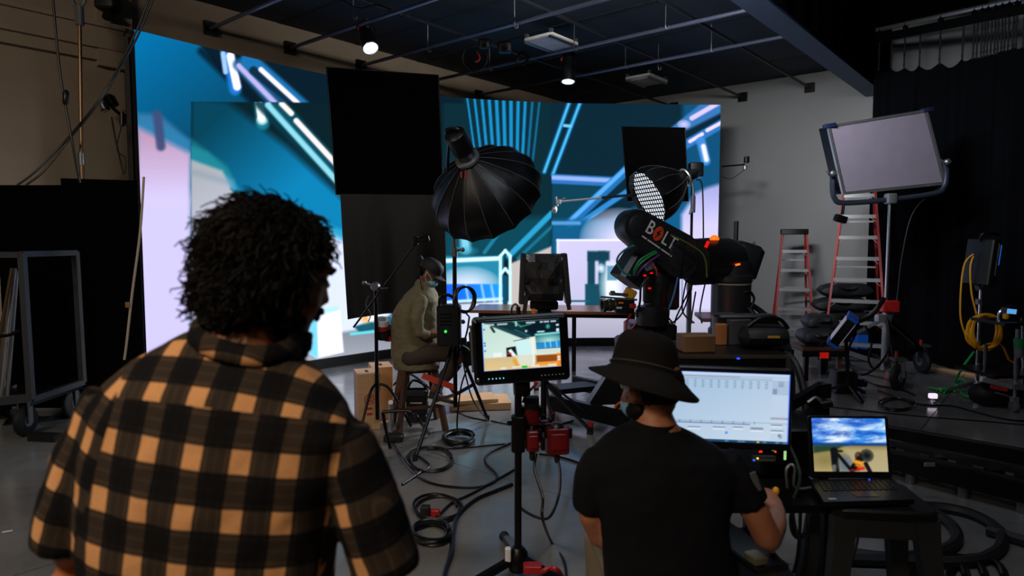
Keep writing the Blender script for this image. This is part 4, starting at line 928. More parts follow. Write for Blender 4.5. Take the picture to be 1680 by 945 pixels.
for i, (x, mt) in enumerate([(-0.165+0.0175*k, M('button_led_cyan', (90, 200, 220), 0.4, emit=(110, 220, 240), estr=0.7)) for k in range(5)]+[(0.09+0.0175*k, M('button_led_grey', (120, 130, 136), 0.4)) for k in range(7)]):
    m = MB(Tm); m.lathe((x, -0.005, -0.132), (0, -1, 0), [(0.0035, 0), (0.0035, 0.003), (0.001, 0.004)], 8); m.build('button', mt, mon)
m = MB(Tm)
m.lathe((-0.215, -0.004, -0.132), (0, -1, 0), [(0.008, 0), (0.008, 0.006), (0.004, 0.008)], 12); m.build('corner_screw', chrome, mon)
m = MB(Tm); m.rbox((-0.236, 0.03, 0.12), (0.03, 0.02, 0.012), 0.004, 2); m.cyl((-0.235, 0.03, -0.1), (-0.235, 0.03, 0.115), 0.008, n=8); m.build('side_bracket', steel, mon)
m = MB(Tm); m.cyl((0.0, 0.06, 0.15), (0.0, 0.06, 0.2), 0.011, n=10); m.stube([(0.0, 0.06, 0.2), (-0.012, 0.06, 0.215), (-0.03, 0.06, 0.2), (-0.035, 0.06, 0.16)], 0.005, 6, 5); m.build('top_cable', cablem, mon)
xm = at(850, 760, 3.24).x; m = MB(); m.rbox((xm, 3.24, (0.1+1.12)/2), (0.036, 0.036, 1.02), 0.008, 2); m.build('pole', blackm, mon)
m = MB(Tm); m.rbox((0, 0.075, -0.05), (0.12, 0.05, 0.12), 0.01, 2); m.rbox((0, 0.075, -0.17), (0.08, 0.07, 0.14), 0.015, 2); m.build('mount', blackm, mon)
q = Vector((xm, 3.24, 0.75)); m = MB(); m.rbox(q, (0.07, 0.07, 0.18), 0.012, 2); m.cyl(q+Vector((0, 0, .05)), q+Vector((-.05, -.03, .06)), 0.012, n=8); m.build('pole_clamp', blackm, mon)
for a in (100, 215, 325):
    u = Vector((math.cos(math.radians(a)), math.sin(math.radians(a)), 0)); m = MB(); m.bar(Vector((xm, 3.24, 0.12)), Vector((xm, 3.24, 0.03))+u*0.42, 0.03, 0.035); o = m.build('base_leg', blackm, mon, False)
    MB().ball(Vector((xm, 3.24, 0.03))+u*0.43, 0.03, 10, 6).build('foot', rubber, o)
m = MB(); m.lathe((xm, 3.24, 0.05), (0, 0, 1), [(0.045, 0), (0.055, 0.03), (0.05, 0.09), (0.028, 0.12)], 14); m.build('base_hub', blackm, mon)
m = MB(); m.rbox(Vector((xm-0.05, 3.2, 0.15)), (0.03, 0.03, 0.07), 0.008, 2); m.build('white_tag', white, mon)
m = MB(); m.rbox(Vector((xm+0.07, 3.14, 0.11)), (0.09, 0.06, 0.04), 0.008, 2); m.build('red_clip', redm, mon)
# red outlet boxes on the pole
def outlet(px, py, Y, w_, h_, label, cap=True):
    q = at(px, py, Y); t = thing('outlet_box', label, 'outlet box', q-UP*h_/2, 'red outlet boxes on the monitor stand'); R = Matrix.Rotation(0.15, 3, 'Z')
    MB().rbox(q, (w_, 0.075, h_), 0.012, 3, R).build('housing', M('outlet_red', (92, 14, 16), 0.42), t)
    m = MB(); m.rbox(q+R @ Vector((0, -0.038, 0.0)), (w_*0.72, 0.008, h_*0.6), 0.01, 2, R); m.build('cover', M('outlet_red_cover', (106, 18, 20), 0.35), t)
    m = MB(); m.lathe(q+Vector((0, 0, h_/2-0.012)), (0, 0, 1), [(w_*0.3, 0), (w_*0.3, 0.012), (w_*0.2, 0.03), (0.005, 0.034)], 14); m.build('cap', blackp if cap else redm, t)
    m = MB(); m.lathe(q-UP*(h_/2+0.05), (0, 0, 1), [(0.009, 0), (0.014, 0.01), (0.016, 0.055)], 10); m.build('plug', rubber, t)
    m = MB(); m.box(q+Vector((w_/2+0.006, 0, h_*0.3)), (0.014, 0.05, 0.05), R); m.build('latch', blackm, t, False); m = MB(); m.box(q+Vector((-w_/2-0.006, 0, h_*0.3)), (0.014, 0.05, 0.05), R); m.build('latch', blackm, t, False)
outlet(914, 722, 3.3, 0.115, 0.135, 'wide red outlet box on the right, with a plugged cable below')
outlet(871, 683, 3.32, 0.075, 0.09, 'upper red outlet box with a black cap beside the monitor pole')
outlet(873, 722, 3.24, 0.06, 0.105, 'lower narrow red outlet box beside the monitor pole')
outlet(891, 705, 3.42, 0.06, 0.12, 'red outlet box half hidden behind the others')
m = MB(); q = at(872, 662, 3.32); m.rbox(q, (0.075, 0.07, 0.07), 0.008, 2); solo('power_adapter', m, blackp, 'square black adapter plugged above the red outlet boxes', 'adapter')
m = MB(); m.bar((xm, 3.25, at(850, 705, 3.25).z), at(915, 700, 3.36), 0.03, 0.04); solo('bracket_arm', m, blackm, 'short black bracket carrying the red outlet boxes', 'bracket')
# ================================================================== camera robot
rb = thing('camera_robot', 'black camera robot arm lettered BOLT reaching over the table', 'robot arm', (2.36, 7.4, 0))
rg = M('robot_grey_cover', (36, 37, 40), 0.42); rbk = M('robot_black_cover', (17, 18, 20), 0.45); Yb = 7.3
px_ = lambda x, y, Y=Yb: at(x, y, Y)
m = MB(); q = px_(1198, 525, 7.4); m.lathe((q.x, 7.4, 0.62), (0, 0, 1), [(0.24, 0), (0.24, 0.1), (0.215, 0.13), (0.215, 0.62), (0.23, 0.64), (0.23, 0.70), (0.205, 0.72), (0.205, 0.86)], 32); m.build('pedestal', rg, rb)
m = MB(); m.lathe((q.x, 7.4, 1.225), (0, 0, 1), [(0.2165, 0), (0.2165, 0.02)], 32, False); m.build('label_band', M('band_print', (150, 146, 130), 0.5), rb)
# shoulder casing
a = px_(1135, 430, 7.25); b = px_(1222, 425, 7.6); m = MB(); ax = (b-a).normalized()
m.lathe(a-ax*0.0, ax, [(0.20, 0), (0.255, 0.02), (0.26, 0.32), (0.245, 0.42), (0.25, 0.5), (0.22, 0.6), (0.14, 0.68), (0.05, 0.70)], 30); m.build('shoulder', rbk, rb)
m = MB(); c = px_(1205, 425, 7.55); m.rbox(c+Vector((0.1, 0, -0.02)), (0.34, 0.34, 0.4), 0.09, 5, Matrix.Rotation(0.3, 3, 'Y')); m.build('motor_cover', rbk, rb)
m = MB(); c = px_(1172, 394, 7.25); m.lathe(c, (0, 0, 1), [(0.05, 0), (0.05, 0.02), (0.04, 0.04), (0.015, 0.055), (0.003, 0.056)], 16); m.build('beacon', M('beacon_amber', (235, 90, 20), 0.3, emit=(255, 96, 16), estr=1.6), rb)
m = MB(); c = px_(1160, 401, 7.06); m.box(c, (0.03, 0.02, 0.07), Matrix.Rotation(0.4, 3, 'Y')); m.build('red_lamp_edge', M('red_led', (230, 20, 20), 0.3, emit=(255, 20, 16), estr=0.7), rb, False)
m = MB(); c = px_(1210, 434, 7.2); m.box(c, (0.05, 0.03, 0.02), Matrix.Rotation(-0.2, 3, 'Y')); m.build('red_lamp', MATS['beacon_amber'], rb, False)
m = MB(); c = px_(1216, 385, 7.7); m.cyl((c.x-0.06, c.y, 1.6), (c.x-0.06, c.y, px_(1206, 363, 7.7).z), 0.028, n=8); m.build('antenna', rbk, rb); m = MB(); m.cyl(px_(1228, 415, 7.6), px_(1238, 397, 7.6), 0.012, n=8); m.build('lever', rbk, rb)
# main arm: rounded capsule cover facing the camera
P0, P1 = px_(1049, 371, 6.95), px_(1119, 420, 7.12)
ux = (P1-P0).normalized(); nz = ux.cross(UP); nz = -nz.normalized() if nz.y > 0 else nz.normalized()
uz = nz.cross(ux); uz = uz if uz.z > 0 else -uz
if nz.y > 0: nz = -nz
L_ = (P1-P0).length; r0, r1 = 0.18, 0.25
def capsule(r0, r1, n=14, inset=0.0):
    pts = []
    for k in range(n+1):
        t = PI/2+PI*k/n; pts.append((r0*math.cos(t), r0*math.sin(t)))
    for k in range(n+1):
        t = -PI/2+PI*k/n; pts.append((L_+r1*math.cos(t), r1*math.sin(t)))
    return pts
Ma = basis(P0, ux, uz, ux.cross(uz))
if (Ma.to_3x3() @ Vector((0, 0, 1))).y > 0: Ma = Ma @ Matrix.Scale(1, 4)
zs = 1 if (Ma.to_3x3() @ Vector((0, 0, 1))).y < 0 else -1
def zz(v): return v*zs
m = MB(); cp = capsule(r0, r1); cp2 = [(x*0.975+L_*0.0125, y*0.96) for x, y in cp]
m.loft([[Ma @ Vector((x, y, zz(z))) for x, y in pl_] for pl_, z in ((cp2, -0.24), (cp, -0.22), (cp, -0.025), (cp2, 0))]); m.build('main_arm', rg, rb)
m = MB()
for (cx, cr) in ((0.0, 0.125), (L_, 0.165)): m.loft([[Ma @ Vector((cx+r_*math.cos(2*PI*k/28), r_*math.sin(2*PI*k/28), zz(h))) for k in range(28)] for r_, h in ((cr, -0.01), (cr, 0.008), (cr-0.012, 0.014))])
# two joint caps as separate parts
half = len(m.v)//2; fh = len(m.f)//2
for s0_, s1_, f0, f1 in ((0, half, 0, fh), (half, len(m.v), fh, len(m.f))):
    mm = MB(); mm.v = m.v[s0_:s1_]; mm.f = [tuple(i-s0_ for i in f) for f in m.f[f0:f1]]; mm.build('joint_cap', rg, rb)
m = MB()
for (x0, y0, x1, y1) in ((L_*0.86, r0*1.1, L_+0.1, -r1*0.85), ): m.bar(Ma @ Vector((x0, y0, zz(0.012))), Ma @ Vector((x1, y1, zz(0.016))), 0.012, 0.012, nz)
m.build('cover_ridge', rbk, rb, False)
for k in range(7):
    a_ = 2*PI*k/7; m = MB(); m.loft([[Ma @ Vector((L_+0.145*math.cos(a_)+0.008*math.cos(2*PI*j/8), 0.145*math.sin(a_)+0.008*math.sin(2*PI*j/8), zz(h))) for j in range(8)] for h in (0.012, 0.018)]); m.build('screw', steel, rb)
# lettering BOLT: letters from the built-in font, the O an orange disc with a bolt
TxT = Matrix.Translation(P0+ux*(L_*0.435)+uz*0.045+nz*0.016) @ basis(Vector(), ux, uz, -nz if False else ux.cross(uz)).to_4x4()
if zs < 0: TxT = TxT @ Matrix.Rotation(0, 4, 'X')
lettm = M('arm_lettering', (244, 240, 240), 0.5)
for ch, dx in (('B', -0.15), ('L', 0.068), ('T', 0.158)):
    text_obj('letter', ch, 0.21, TxT @ Matrix.Translation((dx, 0.0, 0.0)), lettm, rb, 0.003, False, 0.8)
orm = M('arm_orange_print', (240, 76, 38), 0.5)
def ellipse(cx, cy, rx, ry, n=24): return [(cx+rx*math.cos(2*PI*k/n), cy+ry*math.sin(2*PI*k/n)) for k in range(n)]
m = MB(); m.prism(ellipse(-0.04, 0, 0.055, 0.082), TxT, 0.004); m.build('letter_disc', orm, rb, False)
m = MB(); m.prism([(-0.02, 0.07), (-0.07, -0.005), (-0.045, -0.005), (-0.062, -0.07), (-0.011, 0.012), (-0.037, 0.012)], TxT @ Matrix.Translation((0, 0, 0.003)), 0.003); m.build('bolt_sign', rg, rb, False)
m = MB(); rnd = random.Random(3); x = -0.19
while x < 0.22:
    wd = rnd.choice((0.008, 0.012, 0.014)); m.prism([(x, -0.128), (x+wd, -0.128), (x+wd, -0.112), (x, -0.112)], TxT, 0.004); x += wd+0.005+(0.012 if rnd.random() < .12 else 0)
o = m.build('fine_print', lettm, rb, False); o['kind'] = 'stuff'
# forearm behind, wrist column and camera
m = MB(); a = px_(1070, 385, 7.35); b = px_(1026, 462, 7.25); d = (b-a).normalized(); s_ = Vector((0.75, 0.3, 0.5)).normalized(); s_ = (s_-d*s_.dot(d)).normalized(); n_ = d.cross(s_)
m.loft([[p+s_*sx*w1+n_*sy*w2 for sx, sy in ((-1, -0.7), (-.7, -1), (.7, -1), (1, -.7), (1, .7), (.7, 1), (-.7, 1), (-1, .7))] for p, w1, w2 in ((a, .12, .1), (a.lerp(b, .5), .15, .13), (b, .165, .14))]); m.build('forearm', M('robot_forearm', (46, 47, 54), 0.35), rb, True, 25)
m = MB(); m.lathe(Vector((px_(1078, 500, 7.25).x, 7.3, px_(1078, 520, 7.25).z)), (0.05, 0, 1), [(0.12, 0), (0.15, 0.1), (0.13, 0.25), (0.16, 0.4), (0.12, 0.6)], 18); m.build('wrist', rbk, rb)
m = MB(); m.rbox(px_(1098, 470, 7.3), (0.2, 0.2, 0.5), 0.05, 4); m.rbox(px_(1062, 470, 7.1), (0.09, 0.1, 0.35), 0.03, 3); m.build('wrist_bracket', rbk, rb)
for i, (pts, mt, r_) in enumerate(([[px_(1060, 395, 7.0), px_(1025, 410, 6.95), px_(1012, 428, 6.95), px_(1022, 446, 6.95), px_(1035, 452, 6.95)], M('teal_cable', (26, 140, 120), 0.4), .011], [[px_(1075, 412, 6.95), px_(1052, 425, 6.9), px_(1042, 440, 6.9), px_(1040, 452, 6.95)], green, .011], [[px_(1078, 414, 6.95), px_(1058, 426, 6.9), px_(1046, 438, 6.9), px_(1042, 450, 6.95)], green, .011], [[px_(1082, 418, 6.95), px_(1062, 432, 6.9), px_(1050, 444, 6.9), px_(1046, 452, 6.95)], M('purple_cable', (120, 50, 140), 0.4), .010], [[px_(1066, 432, 6.95), px_(1076, 440, 6.9), px_(1078, 452, 6.9)], redm, .010], [[px_(1112, 455, 7.0), px_(1105, 485, 7.0), px_(1094, 515, 7.0)], M('sky_blue_cable', (40, 120, 190), 0.4), .010], [[px_(1100, 385, 6.95), px_(1130, 400, 6.95), px_(1155, 420, 6.95), px_(1160, 455, 6.98)], M('olive_cable', (90, 110, 40), 0.4), .009], [[px_(1064, 455, 6.98), px_(1052, 470, 6.95), px_(1050, 495, 6.95), px_(1044, 520, 6.95)], cablem, .012], [[px_(1035, 515, 6.9), px_(1028, 530, 6.85), px_(1030, 545, 6.85), px_(1045, 528, 6.9)], redm, .012])):
    MB().stube(pts, r_, 6, 5).build('cable', mt, rb)
m = MB(); m.rbox(px_(1066, 437, 6.97), (0.11, 0.05, 0.08), 0.02, 3, Matrix.Rotation(-0.4, 3, 'Y')); m.build('cable_hub', M('hub_silver', (120, 130, 150), 0.35, 0.4), rb)
for (x, y) in ((1058, 452), (1066, 473), (1069, 448)): MB().rbox(px_(x, y, 6.98), (0.03, 0.02, 0.018), 0.004, 2).build('red_indicator', MATS['red_led'], rb)
# film camera carried by the robot
cm_ = thing('film_camera', 'compact film camera with lens on the robot head', 'camera', px_(1020, 520, 7.0))
q = px_(1024, 502, 7.0); m = MB(); m.rbox(q, (0.2, 0.14, 0.15), 0.015, 2); m.build('body', blackp, cm_)
m = MB(); l0 = px_(1012, 500, 6.98); m.lathe(l0, (-1, -0.25, -0.02), [(0.055, 0), (0.06, 0.03), (0.052, 0.04), (0.066, 0.06), (0.066, 0.1), (0.058, 0.11), (0.07, 0.13), (0.07, 0.17), (0.05, 0.165), (0.048, 0.10)], 24); m.build('lens', M('lens_olive_ring', (52, 54, 36), 0.3), cm_)
m = MB(); m.bar(px_(985, 487, 6.9), px_(1045, 492, 6.95), 0.02, 0.02); m.bar(px_(1000, 482, 6.98), px_(1030, 484, 7.0), 0.05, 0.03); m.rbox(px_(1005, 481, 6.95), (0.05, 0.05, 0.05), 0.01, 2); m.build('top_rig', steel, cm_, False)
m = MB(); m.rbox(px_(1019, 497, 6.91), (0.05, 0.02, 0.02), 0.004, 2); m.build('orange_label', orange, cm_); m = MB(); m.rbox(px_(1038, 502, 6.92), (0.07, 0.03, 0.05), 0.01, 2); m.build('red_plug', redm, cm_); m = MB(); m.rbox(px_(1016, 505, 6.91), (0.06, 0.01, 0.02), 0.003, 1); m.build('white_label', white, cm_)
m = MB(); m.rbox(px_(1033, 482, 7.2), (0.13, 0.1, 0.12), 0.03, 3, Matrix.Rotation(0.5, 3, 'Y')); solo('yellow_weight', m, M('yellow_orange_vinyl', (240, 170, 30), 0.45), 'orange yellow weight bag behind the film camera', 'bag')
# dolly of the robot on the track
dl = thing('robot_dolly', 'heavy black wheeled base under the camera robot', 'dolly', (2.0, 7.2, 0)); m = MB(); m.rbox((2.05, 7.4, 0.45), (1.7, 0.72, 0.32), 0.05, 3); m.build('chassis', rbk, dl)
m = MB(); m.rbox((1.5, 7.2, 0.72), (0.5, 0.5, 0.22), 0.05, 3); m.build('front_block', rbk, dl); m = MB(); m.lathe(Vector((px_(1070, 540, 7.0).x, 7.0, 0.82)), (0, 0, 1), [(0.17, 0), (0.18, 0.15), (0.16, 0.17), (0.16, 0.2)], 20); m.build('cable_drum', rbk, dl)
m = MB(); q = px_(1178, 520, 6.95); m.rbox(q, (0.42, 0.3, 0.04), 0.01, 2, Matrix.Rotation(0.12, 3, 'X')); m.build('tilted_lid', M('lid_red_reflection', (110, 96, 98), 0.3), dl)  # reddish lid colour stands in for a red reflection
for (x, y) in ((1.35, 7.05), (2.75, 7.05), (1.35, 7.7), (2.75, 7.7)):
    m = MB(); m.lathe((x-0.03, y, 0.26), (1, 0, 0), [(0.05, 0), (0.08, 0.01), (0.08, 0.05), (0.05, 0.06)], 16); m.box((x, y, 0.2), (0.1, 0.1, 0.12)); m.build('track_wheel', rubber, dl)
    m = MB(); m.box((x, y, 0.07), (0.16, 0.16, 0.14)); m.build('foot_block', rbk, dl, False)
l = bpy.data.lights.new('red_indicator_glow', 'POINT'); l.energy = 0.25; l.color = (1, 0.05, 0.03); l.shadow_soft_size = 0.03; o = bpy.data.objects.new('indicator_glow', l); COL.objects.link(o); o.parent = dl; o.location = px_(1172, 508, 6.85)-Vector((2.0, 7.2, 0))
m = MB()
for k in range(6): 
    a = px_(1130+random.uniform(-20, 30), 470+random.uniform(-15, 10), 7.35); b = px_(1120+random.uniform(-20, 40), 530, 7.1)
    m.stube([a, a.lerp(b, .5)+Vector((random.uniform(-.1, .1), 0, -.1)), b], 0.009, 6, 5)
o = solo('cable_tangle', m, cablem, 'tangle of thin black cables hanging below the robot arm', 'cables'); 
m = MB(); m.lathe((px_(1135, 500, 7.5).x, 7.62, 0.64), (0, 0, 1), [(0.03, 0), (0.03, 0.5), (0.035, 0.51), (0.035, 0.6)], 12); solo('vertical_strut', m, alu, 'short bright metal strut between robot arm and base', 'strut')
m = MB(); m.stube([px_(1228, 505, 7.2), px_(1240, 520, 7.15), px_(1268, 550, 7.0), px_(1275, 590, 6.9), fl(1290, 640, .03)], 0.03, 8, 6); m.stube([px_(1228, 498, 7.3), px_(1250, 512, 7.3), px_(1285, 545, 7.2), px_(1298, 600, 7.0), fl(1300, 660, .03)], 0.03, 8, 6)
solo('power_hose', m, rubber, 'thick black hoses curving down right of the robot pedestal', 'hose')
m = MB(); m.stube([px_(1220, 480, 7.2), px_(1230, 478, 7.2), px_(1237, 490, 7.2), px_(1232, 504, 7.2), px_(1222, 506, 7.2)], 0.014, 8, 6); solo('cable_loop', m, cablem, 'small black cable loop plugged into the robot pedestal', 'cable')
# lit softbox on the far side
s2 = thing('lit_softbox', 'lit round softbox with a fabric grid above the robot arm', 'softbox light', (at(1132, 500, 7.95).x, 7.95, 0))
ap2 = at(1124, 291, 7.95); ax2 = Vector((-0.76, -0.24, -0.40)).normalized(); x2, y2, d2, rad2 = softbox(s2, ap2, ax2, 0.345, 0.52, 12, fabricb, ribm)
fc = ap2+d2*0.50; gm_ = M('softbox_lit_front', (240, 244, 250), 0.6, emit=(238, 244, 255), estr=1.15)
m = MB(); m.lathe(fc, d2, [(0.325, 0), (0.325, 0.004)], 36); m.build('diffuser', gm_, s2)
m = MB(); g0 = fc+d2*0.02; rr = 0.325
gx = (UP-d2*UP.dot(d2)).normalized(); gy = d2.cross(gx)
for k in range(-6, 7):
    o_ = k*0.05; h = math.sqrt(max(0.0, rr*rr-o_*o_))
    if h > 0.03:
        m.bar(g0+gx*o_-gy*h, g0+gx*o_+gy*h, 0.005, 0.014, gx)
        m.bar(g0+gy*o_-gx*h, g0+gy*o_+gx*h, 0.005, 0.014, gy)
m.build('fabric_grid', duve, s2, False)
l = bpy.data.lights.new('softbox_output', 'AREA'); l.shape = 'DISK'; l.size = 0.6; l.energy = 34; l.color = (0.93, 0.96, 1.0); l.spread = math.radians(80)
o = bpy.data.objects.new('softbox_output', l); COL.objects.link(o); o.parent = s2; o.location = fc+d2*0.06-ORG[s2]; o.rotation_euler = d2.to_track_quat('-Z', 'Y').to_euler()
m = MB(); m.lathe(ap2-d2*0.22, d2, [(0.06, 0), (0.075, 0.02), (0.075, 0.2), (0.09, 0.22)], 18); m.rbox(ap2-d2*0.16+UP*0.02, (0.16, 0.14, 0.17), 0.02, 2); m.build('lamp_head', blackp, s2)
m = MB(); m.torus(ap2, d2, 0.1, 0.014, 22, 6); m.build('speed_ring', alu, s2)
xq = at(1134, 400, 7.98).x; m = MB(); m.cyl((xq, 7.98, 0.05), (xq, 7.98, at(1134, 305, 7.98).z), 0.016, n=10); m.build('stand_pole', blackm, s2)
m = MB(); m.rbox(at(1137, 335, 7.9), (0.05, 0.05, 0.2), 0.01, 2); m.stube([at(1126, 290, 7.9), at(1136, 300, 7.9), at(1137, 330, 7.9), at(1132, 352, 7.9)], 0.016, 8, 5); m.build('yoke', steel, s2)
for a in (20, 140, 260):
    u = Vector((math.cos(math.radians(a)), math.sin(math.radians(a)), 0)); m = MB(); m.cyl(Vector((xq, 7.98, 0.6)), Vector((xq, 7.98, 0.02))+u*0.28, 0.014, n=8); m.build('stand_leg', blackm, s2)
m = MB(); m.stube([at(1142, 295, 7.95), at(1150, 298, 7.95), at(1153, 320, 7.95), at(1154, 390, 7.95), at(1153, 450, 7.95)], 0.009, 6, 6); solo('lamp_cable', m, cablem, 'thin cable hanging down from the lit softbox head', 'cable')
m = MB(); k0, k1 = at(916, 331, 8.0), at(1045, 319, 8.1); ba = thing('boom_arm', 'thin bright boom arm with a clamp end left of the lit softbox', 'boom arm', k1); m.cyl(k0, k1, 0.013, n=8); m.build('tube', alu, ba)
m = MB(); m.rbox(k0, (0.06, 0.06, 0.06), 0.01, 2); m.cyl(k0+Vector((-0.03, 0, .06)), k0+Vector((-.01, 0, -.05)), 0.014, n=8); m.cyl(k0, k0+Vector((0.08, 0, 0.05)), 0.01, n=8); m.ball(k0+Vector((-0.045, 0, -0.09)), (0.035, 0.03, 0.05), 10, 8); m.build('clamp', alu, ba)
m = MB(); m.cyl(k0.lerp(k1, .55), k1, 0.016, n=8); m.build('sleeve', blackm, ba)
# witness camera on the wall right of the screen
wc = thing('wall_camera', 'small camera on a thin arm at the right edge of the video wall', 'camera', at(1185, 272, 10.9)); m = MB(); m.cyl(at(1184, 273, 10.9), at(1222, 270, 10.8), 0.014, n=8); m.build('arm', blackm, wc); m = MB(); m.rbox(at(1225, 262, 10.8), (0.07, 0.09, 0.1), 0.015, 2); m.build('body', blackp, wc); m = MB(); m.rbox(at(1223, 275, 10.75), (0.05, 0.05, 0.06), 0.01, 2); m.build('bracket', alu, wc)
m = MB(); m.stube([at(1184, 290, 10.85), at(1200, 293, 10.8), at(1222, 278, 10.8)], 0.006, 6, 6); m.build('cable', cablem, wc)

# ================================================================== big light panel on a rolling stand
lp = thing('studio_light', 'large pale flat light panel tilted on a rolling stand', 'light panel', fl(1456, 612))
Yl = 7.9; cs = [at(1358, 208, Yl-0.15), at(1518, 182, Yl+0.1), at(1549, 301, Yl+0.15), at(1383, 318, Yl-0.1)]
n_ = (cs[1]-cs[0]).cross(cs[3]-cs[0]).normalized(); n_ = n_ if n_.y < 0 else -n_
m = MB(); m.loft([[p for p in cs], [p-n_*0.16 for p in cs]]); m.build('housing', blackm, lp, False)
cc = sum(cs, Vector())/4; ci = [cc+(p-cc)*0.955 for p in cs]; m = MB(); m.sheet([[p+n_*0.012 for p in (ci[3], ci[2])], [p+n_*0.012 for p in (ci[0], ci[1])]], 0.004, n_); m.build('diffuser', M('panel_diffuser', (150, 142, 160), 0.55), lp, False)
m = MB()
for i in range(4): m.bar(cs[i]+n_*0.008, cs[(i+1) % 4]+n_*0.008, 0.03, 0.03, n_)
m.build('edge_frame', alu, lp, False)
for p in (cs[0], cs[1]): m = MB(); m.rbox(p+Vector((0.02, 0, 0.01)), (0.14, 0.06, 0.05), 0.01, 2, Matrix.Rotation(-0.16, 3, 'Y')); m.build('corner_guard', M('guard_navy', (24, 34, 66), 0.4), lp)
yk = [at(1368, 275, Yl), at(1366, 305, Yl), at(1369, 325, Yl), at(1385, 333, Yl), at(1455, 328, Yl), at(1530, 318, Yl), at(1548, 308, Yl), at(1553, 285, Yl), at(1550, 262, Yl)]
m = MB(); m.tube(smooth_path(yk, 5), 0.032, 10); m.build('yoke', M('yoke_blue_grey', (58, 66, 82), 0.35, 0.5), lp)
for p in (at(1366, 285, Yl-0.05), at(1553, 266, Yl-0.05)): m = MB(); m.lathe(p, (0, -1, 0), [(0.035, 0), (0.04, 0.03), (0.02, 0.05)], 14); m.stube([p, p+Vector((-.06, -.04, -.02)), p+Vector((-.09, -.04, .03))], 0.008, 6, 4); m.build('yoke_knob', steel, lp)
xl = at(1456, 450, Yl).x; 
m = MB(); m.cyl((xl, Yl, 0.95), (xl, Yl, at(1456, 322, Yl).z), 0.024, n=12); m.build('upper_tube', chrome, lp); m = MB(); m.cyl((xl, Yl, 0.16), (xl, Yl, 1.0), 0.036, n=12); m.build('lower_tube', alu, lp)
m = MB(); m.rbox((xl, Yl, at(1456, 326, Yl).z), (0.12, 0.1, 0.12), 0.02, 2); m.build('yoke_mount', alu, lp); m = MB(); m.rbox((xl+0.03, Yl-0.02, 0.93), (0.2, 0.1, 0.14), 0.02, 2); m.build('red_collar', redm, lp); m = MB(); m.rbox((xl-0.04, Yl-0.01, 0.79), (0.16, 0.1, 0.09), 0.01, 2); m.build('leg_collar', alu, lp)
for (px, py) in ((1472, 640), (1512, 612), (1352, 610)):
    c = fl(px, py); c.z = 0.15; u = Vector((c.x-xl, c.y-Yl, 0)).normalized(); hub = Vector((xl, Yl, 0.76))
    m = MB(); m.bar(hub+u*0.05, Vector((c.x, c.y, 0.36))-u*0.12, 0.03, 0.04); m.bar(Vector((xl, Yl, 0.24))+u*0.04, Vector((c.x, c.y, 0.34))-u*0.04, 0.04, 0.05); o = m.build('leg', blackm if px > 1400 else steel, lp, False)
    sd_ = Vector((-u.y, u.x, 0)); ax_ = Vector((0.55, -0.8, 0)) if px == 1472 else (Vector((0.95, 0.1, 0)) if px == 1512 else Vector((0.8, -0.5, 0)))
    m = MB(); m.lathe(c-ax_*0.035, ax_, [(0.08, 0), (0.13, 0.003), (0.15, 0.02), (0.15, 0.05), (0.13, 0.067), (0.08, 0.07)], 26); o2 = m.build('caster_wheel', rubber, lp)
    MB().lathe(c-ax_*0.04, ax_, [(0.055, 0), (0.06, 0.01), (0.06, 0.07), (0.055, 0.08)], 18).build('hub', grey, o2)
    m = MB(); m.bar(c+ax_*0.06, Vector((c.x, c.y, 0.36))+ax_*0.05, 0.012, 0.05, ax_); m.bar(c-ax_*0.06, Vector((c.x, c.y, 0.36))-ax_*0.05, 0.012, 0.05, ax_); m.box((c.x, c.y, 0.36), (0.14, 0.12, 0.03)); m.build('caster_fork', steel, o2, False)
    m = MB(); m.box(Vector((c.x, c.y, 0.4))-u*0.06, (0.02, 0.03, 0.08)); m.build('brake_lever', redm, o2, False)
m = MB(); m.stube([at(1552, 300, Yl), at(1500, 345, Yl), at(1480, 420, Yl), at(1470, 500, Yl), at(1450, 560, Yl)], 0.007, 6, 6); m.build('cable', cablem, lp)
q = at(1382, 352, Yl-0.1); m = MB(); m.cyl(at(1384, 335, Yl-0.1), q, 0.018, n=8); m.rbox(q+Vector((-0.02, 0, -0.05)), (0.14, 0.08, 0.08), 0.015, 2, Matrix.Rotation(0.3, 3, 'Y')); solo('clip_lamp', m, blackm, 'small black box hanging below the light panel yoke', 'lamp')
# small LED panel with blue corners
sp = thing('small_light_panel', 'small tilted light panel with blue corner guards by the red ladder', 'light panel', fl(1392, 610)); Ys = 7.0
ca, cb_ = at(1388, 520, Ys), at(1364, 554, Ys); ub = (ca-cb_).normalized(); ub = Vector((ub.x, ub.y-0.1, ub.z)).normalized(); w_ = Vector((0.45, 0.85, 0.1)).normalized(); n2 = ub.cross(w_).normalized()
R3 = Matrix((ub, w_, n2)).transposed(); cen = (ca+cb_)/2
m = MB(); m.rbox(cen+n2*-0.05, (0.30, 0.26, 0.09), 0.01, 2, R3); m.build('housing', blackm, sp); sgn = -1 if n2.x > 0 else 1
m = MB(); m.rbox(cen-n2*0.1+Vector((0, 0, 0)), (0.26, 0.22, 0.012), 0.005, 1, R3); m.rbox(cen+n2*0.0, (0.26, 0.22, 0.012), 0.005, 1, R3); m.build('diffuser', M('panel_diffuser_white', (226, 216, 236), 0.5, emit=(210, 200, 235), estr=0.12), sp)
for k in (-1, 1): m = MB(); m.rbox(cen+ub*0.165*k-n2*0.05, (0.04, 0.28, 0.12), 0.01, 2, R3); m.build('corner_guard', bluep, sp)
